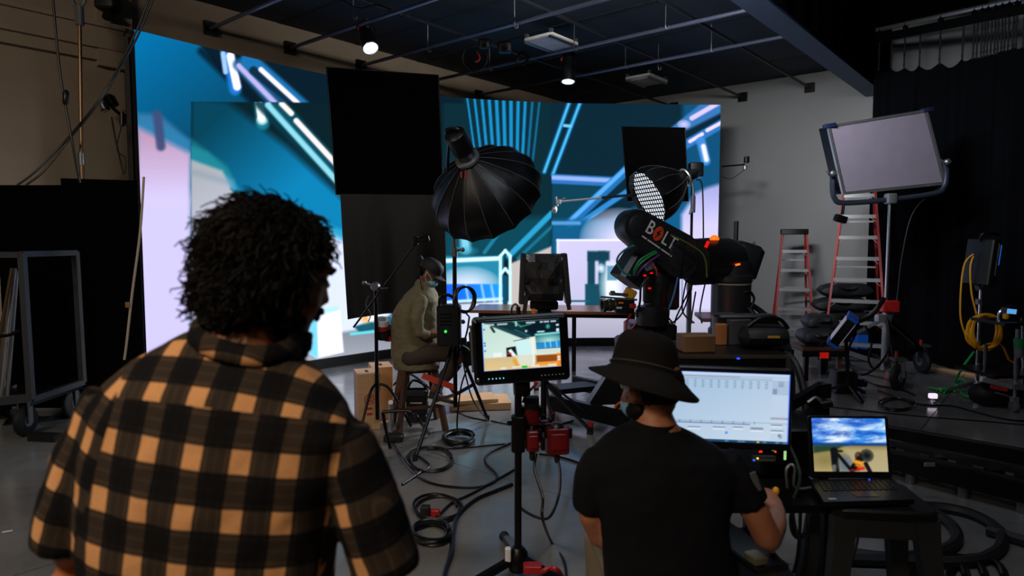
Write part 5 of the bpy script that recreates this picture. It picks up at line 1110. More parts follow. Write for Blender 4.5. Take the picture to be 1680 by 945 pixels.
m = MB(); m.rbox(cen+Vector((0.16, 0.12, -0.02)), (0.2, 0.2, 0.16), 0.03, 3, R3); m.build('ballast', blackp, sp); m = MB(); m.cyl(cen+Vector((.12, .1, 0)), (cen.x+0.2, cen.y+0.15, 0.14), 0.02, n=8); m.build('stand_pole', blackm, sp)
m = MB()
for a in (30, 150, 270): m.bar((cen.x+0.2, cen.y+0.15, 0.16), (cen.x+0.2+0.3*math.cos(math.radians(a)), cen.y+0.15+0.3*math.sin(math.radians(a)), 0.02), 0.03, 0.03)
m.build('stand_foot', blackm, sp, False)
m = MB(); m.stube([at(1400, 530, 7.1), at(1425, 520, 7.3), at(1440, 505, 7.6), at(1450, 490, 7.7)], 0.028, 8, 5); m.build('support_arm', blackm, sp)
m = MB(); m.stube([at(1405, 545, 7.1), at(1392, 575, 7.1), at(1395, 600, 7.1), at(1415, 615, 7.0), at(1440, 600, 7.1), at(1458, 570, 7.3), at(1455, 520, 7.5)], 0.012, 8, 6); m.stube([at(1420, 535, 7.2), at(1430, 560, 7.2), at(1425, 590, 7.2), at(1435, 605, 7.2), at(1450, 590, 7.3)], 0.012, 8, 6)
solo('hanging_cables', m, cablem, 'black cables looping between the small panel and rolling stand', 'cables')

# ================================================================== step ladders
def ladder(label, base, yaw, H, W0, W1, steps, depth, topcap=True):
    # base: midpoint of the front feet; front rails lean back to the top; W0 bottom width, W1 top width
    t = thing('step_ladder', label, 'ladder', base); T = yawm(base, yaw)
    for s in (-1, 1):
        m = MB(T); m.bar((s*W0/2, 0, 0), (s*W1/2, depth*0.45, H), 0.03, 0.075, (0, -1, 0)); m.build('front_rail', redf, t, False)
        m = MB(T); m.bar((s*(W0/2-0.02), depth, 0), (s*(W1/2-0.01), depth*0.5, H-0.04), 0.03, 0.045, (0, -1, 0)); m.build('rear_rail', redf, t, False)
        m = MB(T); m.rbox((s*W0/2, 0, 0.02), (0.05, 0.1, 0.04), 0.01, 2); m.build('foot', rubber, t)
    for k in range(1, steps+1):
        f_ = k/(steps+1); z = H*f_; wd = W0+(W1-W0)*f_; y = depth*0.45*f_
        m = MB(T); m.box((0, y+0.01, z), (wd-0.02, 0.085, 0.028)); m.box((0, y-0.03, z-0.012), (wd-0.02, 0.006, 0.045)); o = m.build('step', alu, t, False)
        for s in (-1, 1):
            m = MB(T); m.bar((s*(wd/2-0.1), y-0.02, z-0.01), (s*(wd/2-0.012), y-0.03, z-0.085), 0.004, 0.02, (0, -1, 0)); m.build('gusset', alu, o, False)
    for f_ in (0.25, 0.5, 0.75):
        wd = W0+(W1-W0)*f_; m = MB(T); m.bar((-wd/2, depth-(depth*0.5)*f_, H*f_), (wd/2, depth-(depth*0.5)*f_, H*f_), 0.015, 0.025); m.build('rear_brace', alu, t, False)
    m = MB(T); m.rbox((0, depth*0.47, H), (W1+0.06, 0.16, 0.09), 0.02, 2); m.build('top_cap', blackp, t)
lb = fl(1302, 570); ladder('shorter red step ladder leaning near the grey wall', Vector((lb.x, lb.y, 0)), -0.3, 1.86, 0.62, 0.36, 5, 0.85)
lb = fl(1394, 600); ladder('taller red step ladder standing behind the small blue cornered panel', Vector((lb.x+0.06, lb.y, 0)), -0.45, 2.65, 0.80, 0.36, 8, 1.2)
# ================================================================== sandbags on a flat cart
bagm = M('sandbag_cordura', (30, 32, 35), 0.6, bump=0.3, bscale=90, var=0.25)
ct = thing('flat_cart', 'low flat cart with wooden deck edge carrying sandbags', 'cart', fl(1340, 650)); Yc = 8.0
def bagat(px, py, Y, L, hz, hd, rz, label, tilt=0.0):
    q = at(px, py, Y); m = MB(); u = Vector((math.cos(rz), math.sin(rz), tilt)).normalized(); v = Vector((-u.y, u.x, 0)).normalized(); up_ = u.cross(v); rings = []
    for i in range(15):
        s = -1+2*i/14; k = max((1-abs(s)**4.5)**0.5, 0.1)
        rings.append([p+(v*0.006*math.sin(7*s+j)+up_*0.006*math.cos(5*s+2*j)) for j, p in enumerate(sup_sec(q+u*s*L/2, v*hd*(0.75+0.25*k), up_*hz*k, 18))])
    m.loft(rings); t = thing('sandbag', label, 'sandbag', q-UP*hz, 'sandbags stacked by the grey wall'); m.build('bag', bagm, t)
    m = MB(); m.stube([q+u*-L*0.2-v*hd*.9+up_*hz*0.5, q+u*-0.05-v*(hd+.02)+up_*hz*.2, q+u*0.06-v*(hd+.02)+up_*hz*.2, q+u*L*0.2-v*hd*.9+up_*hz*.5], 0.012, 6, 5); m.build('handle', blackm, t)
def sup_sec(c, a, b, n, p=2.8): return [c+a*math.copysign(abs(math.cos(2*PI*k/n))**(2/p), math.cos(2*PI*k/n))+b*math.copysign(abs(math.sin(2*PI*k/n))**(2/p), math.sin(2*PI*k/n)) for k in range(n)]
for a in ((1386, 476, 9.95, 0.74, 'long sandbag at the very top of the pile', 0.0), (1378, 499, 9.9, 0.78, 'sandbag second from the top, rounded end to the left', 0.02), (1388, 522, 9.92, 0.74, 'sandbag in the third layer of the pile', -0.02), (1376, 545, 9.88, 0.80, 'sandbag in the fourth layer of the pile', 0.0)):
    bagat(a[0], a[1], a[2], a[3], 0.108, 0.17, -0.12, a[4], a[5])
bagat(1345, 528, 8.3, 0.40, 0.10, 0.17, -0.1, 'upper front sandbag lying on the flat cart', -0.03); bagat(1340, 551, 8.2, 0.44, 0.105, 0.2, -0.1, 'big lower front sandbag lying on the flat cart', 0.02)
q = at(1340, 566, 8.2); m = MB(); m.rbox((q.x, 8.25, q.z-0.03), (0.52, 0.5, 0.05), 0.01, 2); m.build('deck', woodd, ct); m = MB(); m.box((q.x, 7.99, q.z-0.075), (0.54, 0.03, 0.07)); m.build('edge_rail', blackm, ct, False)
zd = q.z-0.1
for dx in (-0.2, 0.2):
    for dy in (0.02, 0.45): m = MB(); m.box((q.x+dx, 8.02+dy, zd/2), (0.05, 0.05, zd)); m.build('post', woodd if dx > 0 and dy < .1 else blackm, ct, False)
m = MB(); m.box(at(1352, 583, 7.97), (0.1, 0.03, 0.07)); m.build('reflector', M('red_reflector', (220, 40, 30), 0.25, emit=(230, 30, 20), estr=0.25), ct, False)
# back layer stand for pile: a pallet so the pile rests
m = MB(); q = at(1378, 545, 9.9); m.rbox((q.x, 9.9, (q.z-0.11)/2), (0.78, 0.42, q.z-0.11), 0.03, 2, Matrix.Rotation(-0.12, 3, 'Z')); solo('equipment_case', m, blackp, 'black case on the floor under the tall sandbag pile', 'case')
m = MB(); m.box(at(1410, 560, 9.3), (0.14, 0.2, 0.2)); solo('blue_crate', m, bluep, 'small blue crate seen behind the taller ladder', 'crate')

# ================================================================== curtain, its rail and ties
cu = thing('black_curtain', 'tall black stage curtain with a scalloped top edge at the right', 'curtain', (6.6, 8.6, 0))
cpts = [at(1419, 400, 10.0), fl(1450, 578), fl(1540, 597), fl(1680, 622), fl(1900, 668)]; cpts = [Vector((p.x, p.y, 0)) for p in cpts]
cpts[0] = Vector((at(1419, 500, 10.05).x, 10.05, 0)); cpts[1] = Vector((at(1452, 500, 9.75).x, 9.75, 0)); cpts[2] = Vector((at(1545, 500, 9.0).x, 9.0, 0)); cpts[3] = Vector((at(1680, 500, 8.05).x, 8.05, 0)); cpts[4] = Vector((at(1900, 500, 6.7).x, 6.7, 0))
cpath = smooth_path(cpts, 24); cl_ = [0]
for a, b in zip(cpath, cpath[1:]): cl_.append(cl_[-1]+(b-a).length)
LC = cl_[-1]; CAx = np.array([p.x for p in cpath]); CAy = np.array([p.y for p in cpath]); CL = np.array(cl_)
def cpos(s):
    x, y = float(np.interp(s, CL, CAx)), float(np.interp(s, CL, CAy)); x1, y1 = float(np.interp(s+.05, CL, CAx)), float(np.interp(s+.05, CL, CAy)); x0, y0 = float(np.interp(s-.05, CL, CAx)), float(np.interp(s-.05, CL, CAy))
    d = Vector((x1-x0, y1-y0, 0)).normalized(); return Vector((x, y, 0)), Vector((-d.y, d.x, 0))
tiespx = [1429, 1449, 1470, 1495, 1526, 1563, 1580, 1586, 1592, 1597, 1602, 1608, 1614, 1619, 1624, 1630, 1636, 1643, 1648, 1660, 1665, 1690, 1730, 1790, 1850]
def s_of_px(px):
    best = min(range(0, 400), key=lambda k: abs(840+FPX*np.interp(LC*k/399, CL, CAx)/(np.interp(LC*k/399, CL, CAy))-px)); return LC*best/399
ties = sorted(set(s_of_px(p) for p in tiespx))
def rail_z(s): return 4.62-0.02*s
RZ0 = at(1425, 58, 10.05).z
def tie_z(s):  # height of the curtain's hem at a tie
    px = 840+FPX*np.interp(s, CL, CAx)/np.interp(s, CL, CAy)
    py = np.interp(px, [1419, 1470, 1526, 1563, 1600, 1680, 1900], [112, 110, 102, 97, 90, 70, 10]); return at(px, py, float(np.interp(s, CL, CAy))).z
def top_z(s):
    z = tie_z(s)
    for a, b in zip(ties, ties[1:]):
        if a <= s <= b: return z-min(0.16, 0.3*(b-a))*math.sin(PI*(s-a)/(b-a))
    return z
NS = 420; NZ = 26; g = []
for j in range(NZ+1):
    row = []
    for i in range(NS+1):
        s = LC*i/NS; p, n = cpos(s); v = j/NZ; zt_ = top_z(s); z = zt_+(0.02-zt_)*v
        wv = (0.055*math.sin(s*13+0.8*math.sin(s*2.1))+0.025*math.sin(s*31+1.0))*(0.35+0.65*min(1, v*3))
        row.append(p+n*wv+UP*z)
    g.append(row)
curt = M('black_curtain_serge', (8, 9, 13), 0.9, spec=0.05, var=0.25, vscale=2)
m = MB(); m.sheet(g, 0.004, (0.4, 0.9, 0)); m.build('cloth', curt, cu)
tiem = M('tie_cord_black', (14, 14, 16), 0.7)
for s in ties:
    p, n = cpos(s); z0 = top_z(s)-0.03; px = 840+FPX*p.x/p.y; z1 = at(px, np.interp(px, [1419, 1500, 1680, 1900], [62, 42, 0, -60]), p.y).z
    m = MB(); m.cyl(p+UP*z0, p+UP*z1, 0.011, n=6)
    for k in range(4): m.ball(p+UP*(z0+(z1-z0)*(k+.5)/4), (0.017, 0.017, 0.03), 6, 4)
    m.build('tie', tiem, cu)
rl = thing('curtain_rail', 'pale steel rail above the black curtain', 'rail', (6.6, 8.6, 4.2)); pts = []; pts2 = []
for k in range(0, 25):
    s = LC*k/24; p, n = cpos(s); px = 840+FPX*p.x/p.y; z = at(px, np.interp(px, [1419, 1500, 1680, 1900], [54, 36, -4, -60]), p.y).z; pts.append(p+UP*(z+0.03)); pts2.append(p+UP*(z-0.1))
MB().tube(pts, 0.032, 8).build('tube', alu, rl); m = MB()
for a, b in zip(pts2, pts2[1:]): m.bar(a, b+(b-a).normalized()*0.01, 0.03, 0.12)
m.build('channel', blackm, rl, False)
for s in ties[::2]:
    p, n = cpos(s); i = int(s/LC*24); m = MB(); m.box(pts[min(i, 24)].lerp(pts[min(i+1, 24)], s/LC*24-i)-UP*0.04, (0.05, 0.05, 0.1)); m.build('carriage', blackm, rl, False)
# black masking drape hanging from the high ceiling beside the beam
dr = MB(); g = []
a0 = bl+D2*(bw+0.05)-D1*9; b0 = bl+D2*(bw+0.05)+D1*0.6
for j in range(5):
    row = []
    for i in range(121):
        p = a0.lerp(b0, i/120)+D2*0.03*math.sin(i*0.9); row.append(Vector((p.x, p.y, 5.6+(4.09-5.6)*j/4)))
    g.append(row)
dr.sheet(g, 0.004, D2); solo('masking_drape', dr, duve, 'black masking drape hanging above the blue beam', 'drape')
m = MB(); p, n = cpos(0.02); q = [CORNER+D2*((p-CORNER).dot(D2)+0.0)-D1*0.35, ]
g = []; e0 = Vector((at(1418, 200, 10.3).x, 10.3, 0)); e1 = e0+Vector((1.2, -0.9, 0))
for j in range(5): g.append([Vector((e0.lerp(e1, i/30).x, e0.lerp(e1, i/30).y+0.03*math.sin(i*1.3), at(1418, 40, 10.3).z+(5.6-at(1418, 40, 10.3).z)*(1-j/4))) for i in range(31)])
m.sheet(g, 0.004, (0.5, 0.9, 0)); solo('masking_drape', m, duve, 'black masking drape above the curtain rail at the right', 'drape')
# ================================================================== workstation cart with the computer
wk = thing('workstation_cart', 'tall black equipment cart behind the computer monitor', 'cart', (0.95, 2.95, 0))
Yw = 2.85; zt = at(1205, 583, Yw).z; xa, xb = at(1095, 583, Yw).x, at(1296, 583, Yw).x
m = MB(); m.rbox(((xa+xb)/2, Yw+0.22, zt-0.14), (xb-xa, 0.44, 0.28), 0.012, 2); m.build('top_case', blackp, wk)
m = MB(); m.bar((xa, Yw-0.002, zt-0.006), (xb, Yw-0.002, zt-0.006), 0.012, 0.014); m.bar((xb-0.01, Yw-0.004, zt-0.01), (xb-0.01, Yw-0.004, zt-0.27), 0.014, 0.02, (0, -1, 0)); m.build('edge_trim', M('case_edge_bronze', (92, 84, 74), 0.4, 0.6), wk, False)
m = MB(); m.rbox((at(1210, 586, Yw).x, Yw-0.012, zt-0.012), (0.012, 0.008, 0.006), 0.002, 1); m.build('blue_indicator', M('blue_led', (30, 60, 255), 0.4, emit=(30, 60, 255), estr=2.5), wk)
m = MB(); m.box(((xa+xb)/2+0.0, Yw-0.1, 0.72), (0.56, 0.75, 0.03)); m.build('work_shelf', blackm, wk, False)
for (x, y) in ((xa+0.02, Yw+0.4), (xb-0.02, Yw+0.4), (xb-0.02, Yw-0.42), (xa+0.02, Yw-0.42)):
    m = MB(); m.bar((x, y, 0.06), (x, y, 0.95 if y > Yw else 0.71), 0.035, 0.035, (1, 0, 0)); m.build('post', blackm, wk, False)
m = MB(); m.box(((xa+xb)/2, Yw+0.0, 0.25), (0.56, 0.8, 0.03)); m.build('lower_shelf', blackm, wk, False)
m = MB(); m.rbox((xb-0.05, Yw-0.05, 0.84), (0.28, 0.3, 0.2), 0.02, 2); m.build('device_stack', blackp, wk)
for (px, py, c, nm) in ((1248, 741, (255, 40, 20), 'red'), (1268, 738, (90, 255, 60), 'green'), (1243, 752, (240, 220, 40), 'yellow'), (1237, 755, (30, 90, 255), 'blue'), (1272, 741, (255, 60, 30), 'red2')):
    m = MB(); m.rbox(at(px, py, 2.48), (0.012 if nm == 'red' else 0.007, 0.006, 0.006), 0.002, 1); m.build('indicator_light', M('status_'+nm, c, 0.4, emit=c, estr=1.6), wk)
m = MB(); m.rbox(at(1288, 746, 2.5), (0.009, 0.008, 0.04), 0.003, 1); m.build('light_tube', M('status_pale', (160, 220, 130), 0.4, emit=(170, 230, 140), estr=0.9), wk)
m = MB(); m.rbox(at(1253, 752, 2.52), (0.09, 0.02, 0.02), 0.004, 1); m.build('label_plate', grey, wk)
# things lying on the cart
def solo_box(name, px, py, Y, d, mat, label, cat, rz=0.0, r=0.006):
    q = at(px, py, Y); m = MB(); m.rbox((q.x, q.y, zt+d[2]/2+0.001), d, r, 2, Matrix.Rotation(rz, 3, 'Z')); return solo(name, m, mat, label, cat)
solo_box('wooden_block', 1141, 570, Yw+0.12, (0.145, 0.11, 0.075), M('brown_block_wood', (104, 78, 52), 0.6, var=0.2), 'square wooden block on the equipment cart beside the bucket hat', 'block', 0.1)
solo_box('parts_box', 1182, 555, Yw+0.3, (0.05, 0.05, 0.1), M('tan_box_card', (150, 96, 52), 0.6), 'small orange brown box standing on the equipment cart', 'box')
bx = solo_box('grey_case', 1205, 555, Yw+0.34, (0.11, 0.12, 0.12), M('case_grey', (58, 60, 64), 0.5), 'grey instrument case on the equipment cart', 'case', 0.2)
bg = thing('tool_bag', 'black tool bag with gold lettering on the equipment cart', 'bag', (at(1253, 570, Yw+0.2).x, Yw+0.2, zt)); q = Vector((at(1252, 570, Yw+0.2).x, Yw+0.2, zt+0.056))
m = MB(); rings = []
for i in range(9):
    s = -1+2*i/8; k = (1-abs(s)**4)**0.4; rings.append([q+Vector((s*0.12, math.cos(2*PI*j/14)*0.09*k, math.sin(2*PI*j/14)*(0.055 if math.sin(2*PI*j/14) > 0 else 0.055)*k)) for j in range(14)])
m.loft(rings); m.build('body', duv2, bg)
m = MB()
for k in range(5): m.box(q+Vector((-0.01+0.011*k, -0.09, 0.008)), (0.008, 0.012, 0.009))
m.build('lettering', M('gold_print', (190, 150, 60), 0.5), bg, False); m = MB(); m.stube([q+Vector((-.08, -.03, .05)), q+Vector((-.03, -.05, .09)), q+Vector((.05, -.05, .085)), q+Vector((.1, -.03, .04))], 0.009, 8, 5); m.build('handle', blackm, bg)
m = MB(); q = at(1228, 548, Yw+0.42); m.stube([q+Vector((-.1, 0, -.05)), q+Vector((-.04, 0, .0)), q+Vector((.05, 0, -.02)), q+Vector((.14, 0, -.06)), q+Vector((.2, 0, -.08))], 0.022, 8, 5); solo('fabric_roll', m, duv2, 'rolled black fabric behind the tool bag on the cart', 'roll')
m = MB(); q = at(1245, 545, Yw+0.4); m.bar(q+Vector((-.05, 0, -.03)), q+Vector((.09, 0, 0.0)), 0.03, 0.02); m.bar(q+Vector((.0, .02, -.01)), q+Vector((.04, .02, .03)), 0.02, 0.02); solo('hand_tool', m, alu, 'small bright hand tool lying behind the tool bag', 'tool')
m = MB(); m.rbox((at(1225, 545, Yw+0.33).x, Yw+0.36, zt+0.07), (0.3, 0.1, 0.14), 0.02, 2); solo('gear_case', m, blackp, 'long black gear case at the back of the equipment cart', 'case')
# monitor
cmn = thing('computer_monitor', 'wide computer monitor showing a pale motion control program', 'monitor', (at(1195, 735, 2.45).x, 2.5, 0.735)); Yk = 2.45; qk = at(1192, 670, Yk)
Tk = Matrix.Translation(qk) @ Matrix.Rotation(-0.06, 4, 'Z') @ Matrix.Rotation(0.025, 4, 'Y') @ Matrix.Rotation(-0.05, 4, 'X'); wk_, hk_ = (1300-1084)/FPX*2.45, 136/FPX*2.45
m = MB(Tk); m.rbox((0, 0.025, 0), (wk_, 0.045, hk_), 0.01, 3, ax=1); m.build('housing', blackp, cmn)
def pc_paint(P):
    P.rect(-1, -1, 2, 2, (176, 204, 232), .01, 1, None, ((0.3, 0.2), (0.9, 0.9), (206, 224, 242))); P.rect(0, 0, 1, 0.035, (210, 226, 246), .01); P.rect(0, 0.05, 1, 0.085, (186, 204, 226), .01)
    P.line((0, .088), (.86, .088), .006, (120, 140, 170), .006); P.line((.1, .06), (.6, .06), .006, (120, 138, 160), .006)
    for r in range(4):
        for c in range(13): P.rect(0.05+c*0.063, 0.115+r*0.03, 0.068+c*0.063, 0.123+r*0.03, (84, 100, 128), .008)
    P.rect(0.86, 0.05, 1, 0.96, (198, 218, 240), .006); P.rect(.86, .09, 1, .3, (180, 200, 226), .006); P.rect(.865, .21, .9, .29, (140, 156, 190), .006)
    for (x, y) in ((.93, .12), (.93, .15), (.93, .17)): P.rect(x-.02, y-.012, x+.02, y+.012, (150, 170, 200), .01)
    P.rect(.855, .62, 1, .65, (160, 172, 196), .008); P.rect(.86, .655, 1, .7, (206, 220, 240), .006); P.rect(.925, .63, .95, .65, (214, 170, 170), .01)
    P.line((0.05, .735), (.69, .735), .014, (96, 120, 160), .008); P.line((0, .71), (1, .71), .006, (120, 140, 170), .006)
    for c in range(9): P.line((.05+c*.085, .7), (.05+c*.085, .73), .006, (100, 120, 150), .006)
    for (x0, x1, y) in ((.4, .5, .79), (.56, .64, .78), (.7, .8, .78), (.7, .8, .8), (.86, .96, .81), (.86, .95, .73), (.2, .3, .8)): P.rect(x0, y-.008, x1, y+.008, (120, 140, 172), .008); P.rect(x0, y+.012, x1, y+.035, (232, 240, 250), .008)
    P.rect(.92, .86, .94, .9, (110, 120, 140), .008); P.rect(.93, .88, .95, .92, (150, 160, 180), .008)
    P.rect(0, .965, 1, 1.2, (30, 74, 110), .006)
    for x in (.5, .6, .63, .8, .9, .96): P.rect(x, .972, x+.03, .992, (90, 140, 180), .006)
    P.rect(.755, .972, .772, .992, (240, 220, 60), .004); P.line((1, 0), (1, 1), .012, (40, 90, 255), .012); P.line((0, 0), (1, 0), .01, (60, 120, 255), .012); P.rect(.5, .85, .52, .88, (60, 140, 240), .008)
flat_screen('screen', Tk @ Matrix.Translation((-0.002, 0.001, 0.004)), wk_-0.022, hk_-0.045, 150, 100, pc_paint, screen_mat('computer_picture', 0.92), cmn)
m = MB(Tk); m.rbox((0, 0.07, -0.1), (0.07, 0.05, 0.2), 0.01, 2); m.build('neck', blackp, cmn); m = MB(); m.rbox((qk.x, 2.53, 0.745), (0.24, 0.18, 0.016), 0.03, 3); m.build('foot', blackp, cmn)
# mounting arm and clamp right of the monitor
ma = thing('clamp_arm', 'black articulated clamp arm to the right of the computer monitor', 'arm', at(1350, 700, 2.9)); m = MB(); m.bar(at(1290, 668, 2.95), at(1350, 634, 3.0), 0.035, 0.045); m.build('upper_link', blackm, ma, False); m = MB(); m.rbox(at(1352, 640, 3.0), (0.05, 0.05, 0.07), 0.008, 2); m.build('joint', blackm, ma)
m = MB(); m.rbox(at(1338, 665, 2.95), (0.08, 0.06, 0.07), 0.012, 2); m.cyl(at(1345, 665, 2.9), at(1364, 662, 2.9), 0.018, n=10); m.cyl(at(1325, 676, 2.9), at(1338, 690, 2.9), 0.03, n=12); m.build('clamp', blackm, ma)
m = MB(); m.stube([at(1325, 660, 2.92), at(1338, 652, 2.92), at(1346, 658, 2.92)], 0.007, 6, 4); m.build('lever', alu, ma); m = MB(); q = at(1348, 660, 3.0); m.bar(q, (q.x+0.02, 3.0, 0.0), 0.05, 0.05, (1, 0, 0)); m.build('post', blackm, ma, False)
m = MB(); m.stube([at(1230, 500, 3.4)+Vector((.1, 0, -.2)), at(1300, 590, 3.2), at(1318, 640, 3.1), at(1322, 700, 3.0), at(1310, 760, 2.9)], 0.018, 8, 6); solo('cart_hose', m, rubber, 'thick black cable arching behind the right side of the cart', 'cable')
# cable mess right under the monitor
for i, (pts, mt, r_, lab) in enumerate((([at(1290, 720, 2.6), at(1308, 760, 2.5), at(1312, 790, 2.45), at(1300, 830, 2.45), at(1308, 880, 2.5)], M('dark_green_cable', (28, 52, 44), 0.4), .006, 'dark green cable dropping between monitor and laptop'), ([at(1292, 800, 2.45), at(1290, 772, 2.4), at(1298, 762, 2.4), at(1304, 770, 2.4), at(1304, 800, 2.45), at(1330, 800, 2.5)], alu, .005, 'pale cable loop standing up beside the laptop'), ([at(1310, 790, 2.6), at(1330, 830, 2.6), at(1326, 870, 2.6), at(1305, 880, 2.6), at(1298, 850, 2.6), at(1310, 815, 2.6)], cablem, .009, 'larger dark cable loop under the shelf beside the stool'), ([at(1295, 790, 2.55), at(1312, 820, 2.55), at(1310, 900, 2.6), at(1302, 940, 2.6)], cablem, .007, 'thin dark cable hanging straight below the loop'), ([at(1300, 780, 2.5), at(1318, 808, 2.5), at(1326, 850, 2.55), at(1318, 930, 2.55)], cablem, .007, 'thin dark cable hanging nearest the laptop stool'))):
    m = MB(); m.stube(pts, r_, 6, 6); solo('cable', m, mt, lab, 'cable', 'cables under the workstation')
kt = thing('keyboard_tray', 'black tray with a small controller below the seated man right arm', 'tray', at(1240, 900, 2.0)); m = MB(); q = at(1222, 900, 2.08); m.rbox(q+Vector((0.0, 0.1, -0.02)), (0.12, 0.42, 0.025), 0.01, 2, Matrix.Rotation(0.25, 3, 'Z')); m.build('tray', blackp, kt); m = MB(); m.rbox(at(1240, 915, 2.0), (0.05, 0.06, 0.025), 0.008, 2, Matrix.Rotation(0.3, 3, 'Z')); m.build('controller', M('controller_olive', (84, 84, 66), 0.5), kt)
m = MB(); q = at(1222, 900, 2.1); m.cyl((q.x, q.y+0.1, 0), (q.x, q.y+0.1, q.z-0.03), 0.02, n=10); m.build('leg', blackm, kt)
m = MB(); q = at(1267, 905, 2.05); m.cyl((q.x, 2.05, 0.0), (q.x, 2.05, q.z), 0.011, n=10); solo('wooden_pole', m, M('pale_dowel', (176, 126, 84), 0.5), 'thin wooden pole standing below the seated man elbow', 'pole')
# ================================================================== laptop on a plastic stool
ls = thing('plastic_stool', 'black moulded plastic stool under the laptop', 'stool', fl(1425, 1160)); Zs = 0.745; p = fl(1424, 812, Zs); Ts = yawm((p.x+0.01, p.y+0.0, 0), -0.12)
m = MB(Ts); m.rbox((0, 0, Zs-0.02), (0.36, 0.31, 0.04), 0.04, 4); m.build('seat', blackp, ls)
stm = M('stool_plastic', (34, 35, 37), 0.5)
m = MB(Ts)
for (a, b) in (((-.16, -.14), (.16, -.14)), ((.16, -.14), (.16, .14)), ((.16, .14), (-.16, .14)), ((-.16, .14), (-.16, -.14))): m.bar((a[0], a[1], Zs-0.07), (b[0], b[1], Zs-0.07), 0.012, 0.07)
m.build('apron', stm, ls, False)
for sx in (-1, 1):
    for sy in (-1, 1):
        m = MB(Ts); a = Vector((sx*0.135, sy*0.115, Zs-0.03)); b = Vector((sx*0.215, sy*0.19, 0)); m.loft([[q+Vector((ux_*w, uy_*d, 0)) for ux_, uy_ in ((-1, -1), (1, -1), (1, 1), (-1, 1))] for q, w, d in ((a, 0.042, 0.035), (a.lerp(b, .12), 0.036, 0.03), (b, 0.024, 0.022))]); m.build('leg', stm, ls, False)
lt = thing('laptop', 'open black laptop showing a motorcycle rider under blue sky', 'laptop', (p.x, p.y, Zs)); zl = Zs+0.012
h0, h1 = fl(1333, 789, zl+0.01), fl(1462, 787, zl+0.01); f0, f1 = fl(1352, 826, zl+.01), fl(1500, 822, zl+.01); hv = (h1-h0).normalized()
m = MB(); base = [h0-hv*0.008, h1+hv*0.008, f1, f0]; m.loft([[q+UP*(-0.012) for q in base], [q+UP*(0.006) for q in base]]); m.build('base', blackp, lt, False)
fv = ((f0+f1)/2-(h0+h1)/2); km = M('key_black', (26, 27, 30), 0.45)
km2 = MB()
for r in range(5):
    for c in range(14):
        u = 0.05+0.9*(c+.5)/14; v = 0.12+0.44*(r+.5)/5; q = (h0*(1-u)+h1*u)*(1-v)+(f0*(1-u)+f1*u)*v
        km2.box(q+UP*0.0075, (0.0135, 0.0135, 0.003), Matrix.Rotation(math.atan2(hv.y, hv.x), 3, 'Z'))
o = km2.build('keyboard', km, lt, False); o['kind'] = 'stuff'
m = MB(); q = ((h0+h1)*0.28/2+(f0+f1)*0.72/2); m.rbox(q+UP*0.0065, (0.085, 0.05, 0.002), 0.004, 2, Matrix.Rotation(math.atan2(hv.y, hv.x), 3, 'Z')); m.build('touchpad', M('touchpad_grey', (30, 34, 44), 0.3), lt)
q = f0.lerp(f1, .12).lerp(h0, .1)+UP*.007; m = MB(); m.box(q, (0.03, 0.014, 0.001), Matrix.Rotation(math.atan2(hv.y, hv.x), 3, 'Z')); m.build('sticker', M('sticker_pale', (150, 170, 190), 0.5), lt, False)
q = (h0*.3+h1*.7).lerp(f0*.3+f1*.7, .09)+UP*.009; m = MB(); m.ball(q, 0.003, 8, 6); m.build('power_light', MATS['blue_led'], lt)
hc_ = (h0+h1)/2+UP*0.008; wl = (h1-h0).length+0.012; yaw_ = math.atan2(hv.y, hv.x); hl_ = (789-690)/FPX*hc_.y*1.04
Tl = Matrix.Translation(hc_) @ Matrix.Rotation(yaw_, 4, 'Z') @ Matrix.Rotation(0.02, 4, 'Y') @ Matrix.Rotation(-0.22, 4, 'X') @ Matrix.Translation((0, 0, hl_/2))
m = MB(Tl); m.rbox((0, 0.006, 0), (wl, 0.01, hl_), 0.008, 3, ax=1); m.build('lid', blackp, lt)
